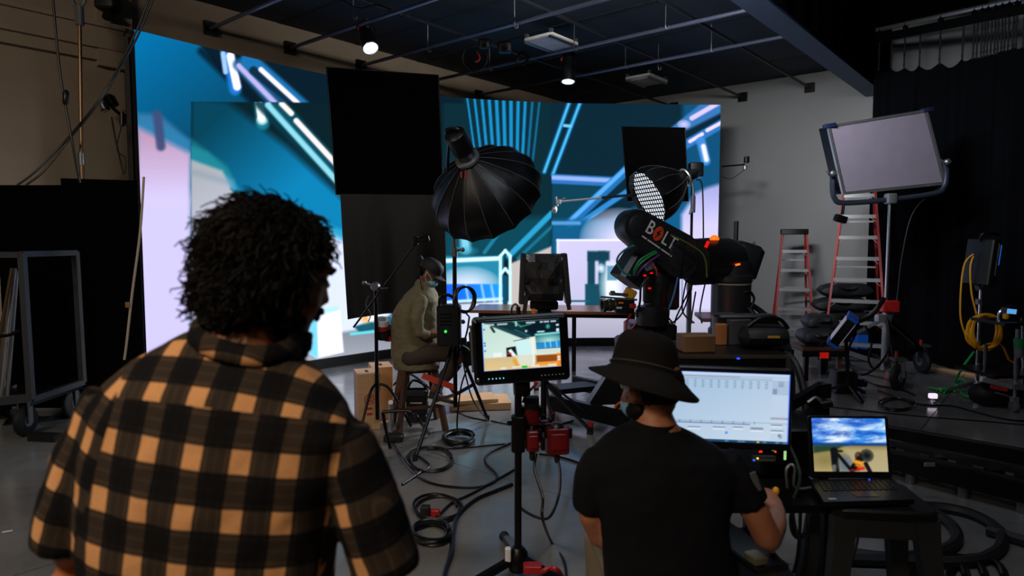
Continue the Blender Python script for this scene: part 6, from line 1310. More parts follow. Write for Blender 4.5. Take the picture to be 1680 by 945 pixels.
def lap_paint(P):
    P.rect(-1, -1, 2, 2, (26, 96, 226), .01, 1, None, ((0, 0), (0.3, 0.5), (60, 150, 244)))
    rnd = random.Random(2)
    for (x, y, rx, ry, a) in ((.15, .12, .25, .14, .9), (.55, .05, .3, .1, .5), (.8, .15, .3, .12, .8), (.4, .3, .28, .16, 1), (.3, .38, .35, .1, 1), (.9, .38, .3, .1, .8), (.05, .3, .2, .08, .6), (.45, .2, .2, .15, .9)): P.glow((x, y), rx, ry, (236, 246, 255), a, None, 1.2)
    nz_ = np.array([[mnoise.fractal(Vector((u_*3.2+v_*1.5, v_*9, 1.3)), 0.7, 2.1, 5) for u_, v_ in zip(r1, r2)] for r1, r2 in zip(P.X, P.Y)])
    P.mix(np.clip(nz_*1.6, 0, 1)*(P.Y < .47)*.9, (240, 248, 255)); P.mix(np.clip(-nz_*1.5, 0, 1)*(P.Y < .47)*.7, (14, 58, 170)); P.mix(np.clip(nz_, 0, 1)*(P.Y > .54)*.5, (214, 196, 140))
    P.line((.2, .02), (.1, .25), .08, (16, 60, 170), .12, .3); P.line((.62, .15), (.9, .06), .06, (20, 80, 200), .1, .6)
    P.rect(-1, .46, 2, .53, (24, 70, 140), .03); P.rect(-1, .53, 2, 2, (150, 132, 76), .02, 1, None, ((.5, .54), (.5, 1), (176, 158, 106))); P.poly([(0, .52), (.45, .51), (.3, .6), (0, .66)], (40, 66, 44), .04); P.rect(.5, .52, 1.1, .56, (150, 126, 60), .03)
    P.poly([(.4, .56), (1.1, .58), (1.1, 1.1), (.6, 1.1)], (188, 176, 140), .1, .7); P.glow((.15, .8), .25, .2, (120, 112, 66), .6)
    P.line((.28, .6), (.29, .98), .1, (16, 18, 22), .02); P.glow((.42, .86), .11, .2, (92, 110, 130), 1, None, .4); P.line((.33, .68), (.5, .98), .05, (14, 16, 20), .02); P.line((.25, .62), (.38, .62), .04, (20, 20, 24), .02); P.line((.27, .9), (.26, 1), .06, (200, 190, 180), .03, .5)
    P.line((.52, .95), (.62, .78), .1, (12, 14, 18), .02); P.glow((.72, .7), .1, .13, (8, 14, 20), 1, None, .35); P.glow((.61, .72), .06, .1, (20, 16, 14), 1, None, .4); P.line((.57, .82), (.63, .84), .07, (240, 160, 40), .03); P.line((.58, .88), (.66, .92), .05, (220, 120, 30), .03); P.rect(.58, .92, .68, .97, (220, 40, 30), .03); P.line((.7, .85), (.75, 1), .06, (14, 14, 18), .02); P.line((.5, .97), (.6, .97), .03, (150, 20, 20), .02); P.glow((.6, .69), .025, .03, (220, 60, 30), 1)
flat_screen('screen', Tl @ Matrix.Translation((0.0, 0.0, 0.008)), wl-0.03, hl_-0.035, 110, 76, lap_paint, screen_mat('laptop_picture', 1.0), lt)
# ================================================================== robot track
tk = thing('robot_track', 'long black robot track rail lying along the floor at the right', 'track', fl(1560, 740))
def rail(p0, p1, z, w_, h_, mt, nm): 
    a = fl(p0[0], p0[1], z); b = fl(p1[0], p1[1], z); d = (b-a).normalized(); m = MB(); m.bar(a-d*2.2-UP*h_/2, b+d*1.2-UP*h_/2, w_, h_); m.build(nm, mt, tk, False); return a, b
trm = M('track_black', (18, 19, 21), 0.35, 0.5)
ra, rb_ = rail((1465, 701), (1680, 738), 0.24, 0.10, 0.10, trm, 'beam'); rc, rd = rail((1465, 722), (1680, 766), 0.24, 0.05, 0.05, M('track_steel_and_highlight', (70, 72, 76), 0.3, 0.8), 'running_rail'); re_, rf = rail((1465, 740), (1680, 790), 0.20, 0.12, 0.12, trm, 'beam')
for dz, (p_, q_) in ((0.004, (ra, rb_)), (0.004, (re_, rf))):
    d = (q_-p_).normalized(); m = MB(); m.bar(p_-d*2.2+UP*0.003, q_+d*1.2+UP*0.003, 0.02, 0.008); m.build('edge_highlight', MATS['track_steel_and_highlight'], tk, False)  # thin bright strips added as highlight lines along the beam tops
for k in range(7):
    t_ = -1.1+0.42*k; a = ra.lerp(rb_, t_); b = re_.lerp(rf, t_); m = MB(); m.bar(Vector((a.x, a.y, 0.1)), Vector((b.x, b.y, 0.1)), 0.1, 0.06); o = m.build('cross_tie', trm, tk, False)
    for q in (a, b): MB().cyl((q.x, q.y, 0), (q.x, q.y, 0.08), 0.035, n=12).build('levelling_foot', steel, o)
    c = rc.lerp(rd, t_+0.18); m = MB(); m.rbox((c.x, c.y-0.06, 0.17), (0.1, 0.05, 0.06), 0.01, 2); m.build('rail_clamp', blackm, tk)
    m = MB(); m.bar(Vector((c.x, c.y, 0.18)), Vector((c.x, c.y, 0.1)), .04, .04, (1, 0, 0)); m.build('spacer', trm, tk, False)
m = MB(); q = at(1525, 762, 4.2); m.rbox(q, (0.07, 0.01, 0.025), 0.003, 1); m.build('label_plate', alu, tk)
# ================================================================== right-hand cart and stand
rs = thing('light_stand', 'silver stand with an upright light seen edge-on before the curtain', 'light stand', fl(1603, 645)); Yq = 7.4; xz = at(1604, 600, Yq).x
m = MB(); m.cyl((xz, Yq, 0.06), (xz, Yq, at(1606, 475, Yq).z), 0.021, n=10); m.build('pole', chrome, rs); m = MB()
for py in (525, 600, 495): q = at(1605, py, Yq); m.cyl(q-UP*.03, q+UP*.03, 0.027, n=10)
m.build('collar', steel, rs)
q = at(1610, 430, Yq); Rl = Matrix.Rotation(0.1, 3, 'Y'); m = MB(); m.rbox(q, (0.12, 0.34, 0.52), 0.03, 3, Rl @ Matrix.Rotation(0.25, 3, 'Z')); m.build('lamp_body', blackp, rs)
m = MB(); m.rbox(q+Vector((0.065, -0.12, 0.03)), (0.02, 0.1, 0.36), 0.006, 2, Rl); m.build('side_trim', chrome, rs); m = MB(); m.rbox(q+Vector((0.082, -0.13, 0.08)), (0.012, 0.08, 0.22), 0.005, 2, Rl); m.build('blue_window', M('blue_glass', (40, 110, 220), 0.2, emit=(40, 120, 230), estr=0.5), rs)
m = MB(); m.stube([q+Vector((-.06, -.05, .24)), q+Vector((-.05, -.08, .31)), q+Vector((.05, -.08, .32)), q+Vector((.14, -.05, .3))], 0.02, 8, 5); m.build('top_handle', blackm, rs)
m = MB(); m.stube([at(1606, 475, Yq), at(1603, 465, Yq), at(1606, 450, Yq)], 0.03, 8, 4); m.rbox(at(1614, 467, Yq-.05), (0.05, 0.05, 0.05), 0.01, 2); m.build('tilt_joint', steel, rs)
m = MB(); m.lathe((xz, Yq, 0.0), (0, 0, 1), [(0.05, 0), (0.05, 0.1), (0.03, 0.14)], 14)
for a in (60, 180, 300): m.bar((xz, Yq, 0.12), (xz+0.32*math.cos(math.radians(a)), Yq+0.32*math.sin(math.radians(a)), 0.03), 0.03, 0.03)
m.build('base', steel, rs, False)
m = MB(); m.stube([at(1597, 417, Yq), at(1583, 432, Yq), at(1577, 470, Yq), at(1576, 520, Yq), at(1584, 550, Yq)], 0.010, 6, 6); m.stube([at(1597, 420, Yq), at(1592, 440, Yq), at(1594, 480, Yq), at(1602, 515, Yq)], 0.010, 6, 6); solo('yellow_cable', m, yellow, 'yellow cable hanging from the edge-on light', 'cable')
coil('yellow_cable_coil', at(1612, 548, Yq-0.12), (0.12, -1, 0.05), 0.19, 0.012, 8, 0.13, yellow, 'large yellow cable coil hanging on the silver stand', tail=[at(1640, 560, Yq-.1), at(1655, 590, Yq-.1), at(1680, 603, Yq-.1)])
m = MB(); m.stube([at(1598, 577, Yq), at(1578, 605, Yq), fl(1567, 628, .02), fl(1572, 634, 0.02), fl(1584, 632, 0.02), fl(1580, 622, .05), fl(1570, 626, .02), fl(1580, 648, .02), fl(1600, 651, .02)], 0.012, 6, 6); solo('green_cable', m, green, 'green cable looping to the floor from the yellow coil', 'cable')
m = MB()
for k in range(5): m.stube([fl(1525+k*6, 636+2*k, .02), fl(1545+4*k, 639-k, .03), fl(1566, 638+k, .02)], 0.012, 6, 4)
solo('green_cable_bunch', m, green, 'bunch of green cable ends on the floor', 'cable')
# equipment cart at the right edge
ec = thing('equipment_cart', 'chrome framed equipment cart cut off by the right edge', 'cart', fl(1680, 680)); Ye = 6.6
m = MB(); m.stube([at(1639, 650, Ye), at(1640, 560, Ye), at(1640, 525, Ye), at(1647, 508, Ye), at(1660, 502, Ye), at(1672, 506, Ye), at(1679, 520, Ye), at(1680, 560, Ye), at(1681, 640, Ye)], 0.02, 10, 6) if False else m.stube([at(1639, 523, Ye+.4), at(1641, 512, Ye+.4), at(1650, 504, Ye+.4), at(1662, 502, Ye+.4), at(1672, 506, Ye+.4), at(1678, 518, Ye+.4), at(1679, 560, Ye+.4), at(1680, 640, Ye+.4)], 0.02, 10, 6); m.build('push_handle', chrome, ec)
m = MB(); m.cyl(at(1617, 565, Ye+.3), at(1616, 620, Ye+.3), 0.02, n=10); m.build('post', chrome, ec)
m = MB(); m.bar(at(1612, 622, Ye), at(1660, 634, Ye-.1), 0.05, 0.05); m.bar(at(1612, 622, Ye), at(1640, 616, Ye+.8), 0.05, 0.05); m.bar(at(1660, 634, Ye-.1), at(1720, 640, Ye), 0.05, 0.05); m.build('frame', alu, ec, False)
m = MB(); a = at(1636, 622, Ye); m.box(a+Vector((0.45, 0.3, 0.02)), (0.95, 0.6, 0.03)); m.build('shelf', blackm, ec, False); m = MB(); a = at(1655, 530, Ye); m.box(a+Vector((0.35, 0.3, -0.02)), (0.7, 0.5, 0.03)); m.build('top_shelf', blackm, ec, False)
m = MB(); a = at(1668, 585, Ye); m.cyl((a.x, a.y, 0.3), (a.x, a.y, at(1672, 540, Ye).z), 0.022, n=10); m.build('front_post', steel, ec)
m = MB(); m.rbox(at(1662, 512, Ye+.3), (0.16, 0.12, 0.1), 0.01, 2); m.build('display_box', blackp, ec); m = MB(); m.rbox(at(1660, 511, Ye+.23), (0.1, 0.006, 0.05), 0.003, 1, Matrix.Rotation(0.1, 3, 'Y')); m.build('display', M('small_display', (90, 170, 240), 0.4, emit=(100, 180, 250), estr=0.7), ec)
m = MB(); m.bar(at(1625, 634, Ye-.1), at(1652, 640, Ye-.15), 0.03, 0.03); m.build('red_lever', redm, ec, False)
for (px, py) in ((1663, 676), (1608, 650)):
    c = fl(px, py); c.z = 0.06; m = MB(); m.lathe(c-Vector((0.02, 0, 0)), (1, 0, 0), [(0.04, 0), (0.06, 0.005), (0.06, 0.035), (0.04, 0.04)], 18); o = m.build('caster_wheel', grey, ec); m = MB(); m.box((c.x, c.y, 0.13), (0.06, 0.05, 0.05)); m.cyl((c.x, c.y, 0.12), (c.x, c.y, 0.32), 0.015, n=8); m.build('caster_fork', alu, o)
cp_ = thing('green_cup', 'green and grey paper cup in the cart holder', 'cup', at(1671, 585, Ye-0.1)); q = at(1671, 586, Ye-.12); m = MB(); m.lathe(q, (0, 0, 1), [(0.035, 0), (0.043, 0.09), (0.04, 0.09)], 18); m.build('lower_sleeve', grey, cp_); m = MB(); m.lathe(q+UP*.088, (0, 0, 1), [(0.043, 0), (0.05, 0.095), (0.046, 0.095)], 18); m.build('upper_cup', M('cup_green', (24, 110, 62), 0.4), cp_)
dbg = thing('duffel_bag', 'black duffel bag with a pale strap on the cart lower shelf', 'bag', fl(1630, 670)); q = fl(1634, 668); q.z = 0.13; m = MB(); rings = []
for i in range(11):
    s = -1+2*i/10; k = max(0.2, (1-abs(s)**4)**0.4); rings.append([q+Vector((s*0.24, -0.06*s+math.cos(2*PI*j/14)*0.12*k, math.sin(2*PI*j/14)*0.12*k)) for j in range(14)])
m.loft(rings); m.build('body', duv2, dbg); m = MB(); m.bar(q+Vector((-.1, -.115, .05)), q+Vector((.1, -.15, .0)), .01, .02); m.build('pale_strap', grey, dbg, False)
m = MB(); q = at(1650, 524, Ye); m.rbox(q+Vector((0.0, 0, 0.03)), (0.05, 0.05, 0.06), 0.02, 3); solo('yellow_tape_roll', m, yellow, 'small yellow tape roll on the cart top', 'tape roll')
# small floor things
fbx = thing('floor_transformer', 'black square transformer box on the floor near the ladder', 'power box', fl(1390, 645)); q = fl(1390, 646); m = MB(); m.rbox((q.x, q.y+.1, 0.125), (0.24, 0.2, 0.25), 0.02, 3); m.build('housing', blackp, fbx); m = MB(); m.cyl((q.x+.12, q.y+.08, .12), (q.x+.2, q.y+.06, .1), 0.045, n=14); m.cyl((q.x+.2, q.y+.06, .1), (q.x+.24, q.y+.05, .09), 0.03, n=12); m.build('connector', blackm, fbx); m = MB()
for k in range(4): m.cyl((q.x-.08+.05*k, q.y+.02, .25), (q.x-.08+.05*k, q.y+.02, .262), .012, n=8)
m.build('top_knob', steel, fbx)
fm = thing('floor_lamp_head', 'tiny lit lamp head standing on the floor before the curtain', 'lamp', fl(1530, 660)); q = fl(1530, 661); m = MB(); m.lathe(q, (0, 0, 1), [(0.035, 0), (0.03, 0.02), (0.012, 0.03), (0.02, 0.05)], 14); m.build('base', alu, fm); m = MB(); m.rbox(q+UP*.075, (0.08, 0.05, 0.05), 0.01, 2); m.build('head', M('lamp_glow', (235, 225, 240), 0.4, emit=(240, 225, 245), estr=1.0), fm)
m = MB(); m.rbox(fl(1645, 611, 0.03), (0.12, 0.08, 0.06), 0.01, 2); solo('beige_block', m, M('beige_plastic', (150, 140, 120), 0.5), 'small beige block on the floor behind the cart', 'block')
m = MB(); m.bar(fl(1505, 598, .015), fl(1610, 617, .015), 0.05, 0.03); solo('wooden_batten', m, woodl, 'thin wooden batten along the foot of the curtain', 'batten')

# ================================================================== cables on the floor
def fc_(pts, r=0.012, sub=7, z=None):
    m = MB(); m.stube([fl(x, y, r) for x, y in pts], r, 7, sub); return m
FL = [
 ([(640, 720), (665, 760), (700, 790), (760, 800), (803, 795), (815, 780), (797, 760), (800, 745), (830, 730), (880, 710), (940, 690)], .012, 'black cable meandering right of the softbox stand'),
 ([(840, 795), (815, 805), (780, 820), (752, 845), (744, 870), (740, 905), (728, 945), (722, 990)], .017, 'thicker black cable running down past the plaid sleeve'),
 ([(680, 870), (700, 862), (720, 845), (742, 825), (770, 812), (810, 790), (845, 770)], .012, 'black cable crossing between the two lower loops'),
 ([(660, 795), (690, 775), (705, 765), (692, 752), (680, 745)], .012, 'short black cable curling around the softbox stand foot'),
 ([(700, 738), (760, 735), (840, 728), (900, 735)], .007, 'thin straight cable across the floor behind the monitor stand'),
 ([(885, 745), (920, 750), (960, 765), (1000, 800)], .010, 'cable leaving the outlet boxes towards the seated man'),
 ([(1500, 648), (1480, 640), (1440, 632), (1415, 622)], .014, 'dark cable from the transformer along the floor'),
 ([(1365, 668), (1440, 676), (1520, 684), (1600, 690), (1690, 698)], .008, 'long thin cable in front of the robot track'),
 ([(1440, 640), (1500, 662), (1560, 666), (1600, 676), (1650, 688), (1700, 692)], .012, 'pale edged cable curving towards the right cart'),
 ([(960, 668), (990, 680), (1040, 690), (1080, 710)], .010, 'cable beside the camera dolly'),
 ([(800, 690), (770, 684), (745, 672), (740, 655)], .007, 'thin cable linking two tripod feet'),
 ([(806, 690), (830, 695), (880, 700), (930, 702)], .008, 'thin cable running right from the tripod foot'),
]
for pts, r_, lab in FL: solo('floor_cable', fc_(pts, r_*0.8), cablem, lab, 'cable', 'loose cables on the floor')
def ring_cable(cx, cy, rx, ry, turns, r_, lab, mt=cablem, jit=.06):
    r_ = r_*0.75
    pts = []; n = turns*12; rnd = random.Random(int(cx*7+cy))
    for k in range(n+1):
        a = 2*PI*k/12; s = 1+jit*math.sin(k*0.7+cx)+jit*.7*math.sin(k*.31); x, y = cx+rx*s*math.cos(a)+4*math.sin(k*.2), cy+ry*s*math.sin(a); pts.append(fl(x, y, 0)+UP*(r_+1.1*r_*(k/12)*0.8))
    m = MB(); m.tube(smooth_path(pts, 3), r_, 6); return solo('cable_ring', m, mt, lab, 'cable coil')
ring_cable(706, 757, 36, 20, 2, .012, 'open loop of black cable around the softbox stand foot')
ring_cable(752, 725, 24, 10, 6, .012, 'tight coil of black cable on the floor behind the monitor')
ring_cable(716, 838, 38, 20, 2, .013, 'wide black cable loop beside the plaid elbow')
ring_cable(705, 882, 32, 16, 4, .014, 'stacked black cable coil lowest beside the plaid sleeve')
ring_cable(1470, 666, 28, 9, 2, .012, 'flat black cable loop before the robot track')
ring_cable(995, 890, 20, 16, 5, .010, 'small pale edged cable coil beside the seated man', jit=.03)
for (pts, lab) in (([(1380, 905), (1460, 915), (1540, 905), (1570, 885), (1560, 860), (1530, 840), (1490, 825)], 'inner thick black cable loop behind the laptop stool'), ([(1330, 915), (1450, 920), (1580, 922), (1630, 908), (1645, 885), (1630, 862), (1590, 842), (1540, 832), (1480, 830)], 'outer thick black cable loop behind the laptop stool'), ([(1620, 870), (1660, 882), (1720, 900)], 'thick cable leaving the loop to the right edge')):
    solo('thick_cable', fc_(pts, .032), rubber, lab, 'cable', 'thick feeder cables at the right')
for k, (cx, lab) in enumerate(((1540, 'left ribbed cable hoop at the bottom edge'), (1570, 'middle ribbed cable hoop at the bottom edge'), (1602, 'right ribbed cable hoop at the bottom edge'))): ring_cable(cx, 955, 46, 34, 2, .016, lab, cablem, .012)
m = MB(); m.stube([at(1410, 870, 2.9), at(1402, 905, 2.8), at(1388, 945, 2.7), at(1370, 980, 2.7)], 0.006, 6, 5); solo('thin_cable', m, cablem, 'thin cable seen between the laptop stool legs', 'cable')
# plug on the floor by the loop
pg = thing('floor_plug', 'black and red plug pair inside the wide cable loop', 'plug', fl(700, 850)); q = fl(698, 848); m = MB(); m.rbox(q+UP*.035, (0.06, 0.06, 0.07), 0.01, 2); m.build('socket', rubber, pg); m = MB(); m.rbox(q+Vector((.06, 0, .025)), (0.06, 0.04, 0.045), 0.012, 2); m.build('plug', redm, pg)
# hanging leads under the outlet boxes
for pts, lab in (([at(915, 752, 3.3), at(919, 780, 3.25), at(916, 815, 3.2), at(904, 845, 3.15), at(890, 851, 3.15), at(868, 843, 3.2), at(852, 832, 3.25)], 'black lead looping from the wide red outlet box to the pole'), ([at(880, 745, 3.28), at(877, 770, 3.2), at(890, 815, 3.1), at(890, 850, 3.05), fl(905, 890, .01), fl(925, 920, .01), fl(930, 960, .01)], 'black lead falling from the narrow red outlet box to the floor')):
    m = MB(); m.stube(pts, 0.0075, 7, 7); solo('power_lead', m, cablem, lab, 'cable')
m = MB(); m.stube([fl(885, 948, .02)+Vector((0, 0, .02)), at(890, 938, 3.05), at(902, 932, 3.05), at(915, 936, 3.05), fl(925, 950, .03)], 0.012, 8, 6); solo('red_cable', m, redm, 'red cable arching beside the monitor stand base', 'cable')
m = MB(); m.stube([at(858, 660, 3.3), at(862, 650, 3.3), at(872, 638, 3.35), at(880, 630, 3.4)], 0.007, 8, 5); solo('red_jumper', m, redm, 'short red cable rising to the back of the monitor', 'cable')
m = MB(); m.rbox(fl(12, 872, .006), (0.05, 0.02, 0.006), .002, 1, Matrix.Rotation(.5, 3, 'Z')); solo('paper_scrap', m, white, 'small pale scrap of paper on the floor at the left', 'paper')
# ================================================================== people
skin_warm = M('skin_warm', (158, 98, 64), 0.5, var=0.08, vscale=20, bump=0.05, bscale=200)
skin_tan = M('skin_tan', (152, 98, 70), 0.5, var=0.08, vscale=20, bump=0.05, bscale=200)
skin_deep = M('skin_deep', (122, 78, 56), 0.5, var=0.08, vscale=20, bump=0.05, bscale=200)
hairm = M('dark_hair', (6, 5, 4), 0.65, spec=0.15, var=0.3, vscale=30)
eyem = M('eye_white', (225, 222, 216), 0.3); irism = M('eye_dark', (28, 20, 16), 0.2)
def sup_ring(c, a, b, n=28, p=2.5):
    out = []
    for k in range(n):
        t = 2*PI*k/n; ct, st = math.cos(t), math.sin(t)
        out.append(c+a*(math.copysign(abs(ct)**(2/p), ct))+b*(math.copysign(abs(st)**(2/p), st)))
    return out
def head_T(c, face, tilt=0.0):
    f_ = Vector(face).normalized(); x = f_.cross(UP).normalized(); z = x.cross(f_)
    return basis(Vector(c), x, f_, z) @ Matrix.Rotation(tilt, 4, 'Y')
def add_head(mb, T, s=1.0):
    R = T.to_3x3()
    for c, r in (((0, -0.012, 0.03), (0.076, 0.096, 0.088)), ((0, 0.03, -0.035), (0.062, 0.064, 0.082)), ((0, 0.058, -0.098), (0.034, 0.032, 0.026)), ((0, 0.078, 0.03), (0.05, 0.02, 0.016)), ((-0.04, 0.06, -0.04), (0.025, 0.022, 0.024)), ((0.04, 0.06, -0.04), (0.025, 0.022, 0.024)), ((0, 0.098, -0.028), (0.014, 0.018, 0.014)), ((0, 0.088, -0.008), (0.010, 0.016, 0.028)), ((0, 0.082, -0.066), (0.024, 0.012, 0.009)), ((-0.079, -0.004, -0.02), (0.011, 0.024, 0.034)), ((0.079, -0.004, -0.02), (0.011, 0.024, 0.034))):
        mb.ball(T @ Vector([v*s for v in c]), [v*s for v in r], 16, 12, R)
def face_bits(T, parent, s=1.0, lips=True):
    for sx in (-1, 1):
        e = MB(); e.ball(T @ Vector((sx*0.031*s, 0.078*s, 0.0)), 0.0125*s, 12, 8); o = e.build('eye', eyem, parent)
        e = MB(); e.ball(T @ Vector((sx*0.031*s, 0.0868*s, 0.0)), 0.0058*s, 10, 6); e.build('iris', irism, o)
        b = MB(); b.stube([T @ Vector((sx*0.014*s, 0.094*s, 0.024*s)), T @ Vector((sx*0.034*s, 0.092*s, 0.03*s)), T @ Vector((sx*0.053*s, 0.08*s, 0.022*s))], 0.0045*s, 6, 4); b.build('eyebrow', hairm, parent)
    if lips:
        m = MB(); m.stube([T @ Vector((-0.022*s, 0.088*s, -0.066*s)), T @ Vector((0, 0.096*s, -0.063*s)), T @ Vector((0.022*s, 0.088*s, -0.066*s))], 0.005*s, 6, 4); m.build('lips', M('lips_tone', (140, 76, 66), 0.5), parent)
def hand(mb, wrist, direction, palm_n, s=1.0, curl=0.5, thumb=1):
    # palm with four unequal bent fingers and a thumb from its side
    d = Vector(direction).normalized(); n = Vector(palm_n); n = (n-d*n.dot(d)).normalized(); sd = d.cross(n)
    wrist = Vector(wrist); limb(mb, [wrist, wrist+d*0.045*s, wrist+d*0.085*s], [(0.028*s, 0.018*s), (0.04*s, 0.016*s), (0.041*s, 0.014*s)], 12, side=sd)
    for i, (off, L) in enumerate(((-0.03, 0.07), (-0.01, 0.08), (0.011, 0.075), (0.031, 0.058))):
        b = wrist+d*0.088*s+sd*off*s; p1 = b+(d*math.cos(curl*0.5)+n*math.sin(curl*0.5))*L*0.45*s; p2 = p1+(d*math.cos(curl*1.3)+n*math.sin(curl*1.3))*L*0.32*s; p3 = p2+(d*math.cos(curl*2.0)+n*math.sin(curl*2.0))*L*0.24*s
        limb(mb, [b-d*0.02*s, b, p1, p2, p3], [0.0095*s, 0.0095*s, 0.0088*s, 0.008*s, 0.007*s], 8)
    tb_ = wrist+d*0.03*s+sd*thumb*-0.03*s; t1 = tb_+(d*0.7-sd*thumb*0.6+n*0.3).normalized()*0.04*s; t2 = t1+(d*0.9-sd*thumb*0.2+n*0.3).normalized()*0.03*s
    limb(mb, [tb_-d*0.01*s, tb_, t1, t2], [0.012*s, 0.013*s, 0.0105*s, 0.009*s], 8)
def shoe(name, heel, toe, parent, mat, w_=0.045, h_=0.075):
    heel, toe = Vector(heel), Vector(toe); d = (toe-heel); L = d.length; d.normalize(); x = d.cross(UP).normalized(); z = x.cross(d); m = MB(); rings = []
    for t, ww, hh in ((0, .6, .9), (.06, .85, 1.0), (.3, .9, .95), (.55, 1.0, .7), (.8, 1.0, .5), (.95, .75, .38), (1, .4, .25)):
        rings.append([heel+d*L*t+x*math.cos(2*PI*k/16)*w_*ww+z*(h_*hh*0.5+h_*hh*0.5*math.sin(2*PI*k/16)) for k in range(16)])
    m.loft(rings); o = m.build(name, mat, parent); s = MB(); rings = []
    for t, ww in ((0, .7), (.06, .95), (.5, 1.05), (.85, 1.0), (1, .5)): rings.append([heel+d*L*t+x*sx*w_*ww+z*zz_ for sx, zz_ in ((-1, -0.012), (1, -0.012), (1, 0.014), (-1, 0.014))])
    s.loft(rings); s.build('sole', white if mat is not blackp else rubber, o)
    return o
def curls(name, T, rad, n, fn_ok, parent, seed, L=(0.03, 0.055), tr=0.0034, wild=1.0):
    rnd = random.Random(seed); m = MB(); cnt = 0
    while cnt < n:
        v = Vector((rnd.gauss(0, 1), rnd.gauss(0, 1), rnd.gauss(0, 1))).normalized()
        if not fn_ok(v): continue
        base = Vector((v.x*rad[0], v.y*rad[1], v.z*rad[2])); ln = rnd.uniform(*L); down = Vector((0, -0.15, -1)); t = (down-v*down.dot(v)); t = t.normalized() if t.length > .1 else Vector((1, 0, 0))
        t = (t+Vector((rnd.uniform(-1, 1), rnd.uniform(-1, 1), rnd.uniform(-.6, .6)))*0.9*wild).normalized(); s_ = v.cross(t).normalized(); ph = rnd.uniform(0, 6); amp = rnd.uniform(.004, .008)
        pts = [T @ (base*0.97+t*ln*(k/6)+v*(0.004+amp*math.sin(ph+k*1.05)+0.004*wild*k/6*rnd.uniform(0, 1.6))+s_*amp*math.cos(ph+k*1.05)) for k in range(7)]
        m.tube(pts, [tr*(1-.55*k/6) for k in range(7)], 5); cnt += 1
    o = m.build(name, hairm, parent); o['kind'] = 'stuff'; return o

# ---------------------------------------------------------------- man in the plaid shirt, close to the camera
YP = 1.12
W = lambda x, y, Y=YP: at(x, y, Y)
pm = thing('person', 'man in a brown and black plaid shirt seen from behind, dark curly hair', 'person', (W(360, 900).x, YP+0.02, 0))
pm_c = Vector((W(360, 900).x, YP+0.02, 0))
RNG = [((150, 1150), (535, 1150), .115, 0), ((142, 1010), (545, 1015), .12, 0), ((140, 900), (550, 910), .125, 0), ((138, 800), (556, 830), .125, 0), ((142, 725), (576, 770), .122, 0), ((158, 662), (592, 715), .115, 0), ((184, 620), (572, 672), .103, .0), ((226, 586), (540, 634), .088, .005), ((272, 562), (512, 606), .074, .01), ((306, 546), (492, 590), .066, .015), ((328, 536), (480, 578), .06, .02)]
def torso_rings(RNG, W, Yc, grow=0.0, n=28, p=2.4):
    out = []
    for (l, r, hd, dy) in RNG:
        a, b = W(l[0], l[1], Yc+dy), W(r[0], r[1], Yc+dy); c = (a+b)/2; h = (b-a)/2; h = h*(1+grow/h.length)
        out.append(sup_ring(c, h, Vector((0, hd+grow, 0)), n, p))
    return out
hc = W(452, 446, 1.19); face = Vector((0.80, 0.54, -0.27)); TH = head_T(hc, face, 0.06)
# body: one skin for head, neck, trunk, arms and legs
b = MB(); add_head(b, TH, 1.0)
limb(b, [TH @ Vector((0, -0.03, -0.04)), W(415, 545, 1.15), W(402, 580, 1.13), W(390, 650, 1.13)], [0.062, 0.06, 0.066, 0.09])
b.loft(torso_rings(RNG, W, YP, -0.014))
hipc = Vector((W(345, 1100).x, YP+0.02, 0.93))
limb(b, [W(210, 665), W(155, 760), W(112, 900), W(108, 960), W(112, 1120, 1.2), W(150, 1200, 1.33)], [0.038, 0.04, 0.041, 0.04, 0.034, 0.026])
limb(b, [W(545, 725), W(588, 800), W(628, 930), W(638, 1010), W(620, 1130, 1.22), W(560, 1200, 1.36)], [0.038, 0.04, 0.042, 0.04, 0.034, 0.026])
hand(b, W(155, 1210, 1.34), (0.5, 0.5, -0.4), (0.5, 0.2, -0.6), 1, .5, 1); hand(b, W(555, 1208, 1.37), (-0.5, 0.5, -0.4), (-0.5, 0.2, -0.6), 1, .5, -1)
for s in (-1, 1): limb(b, [hipc+Vector((s*0.09, 0, 0)), hipc+Vector((s*0.1, 0.0, -0.42)), hipc+Vector((s*0.11, 0.0, -0.86))], [0.085, 0.058, 0.042])
fused('body', b, skin_warm, pm, 0.0105, 5)
face_bits(TH, pm, 1.0)
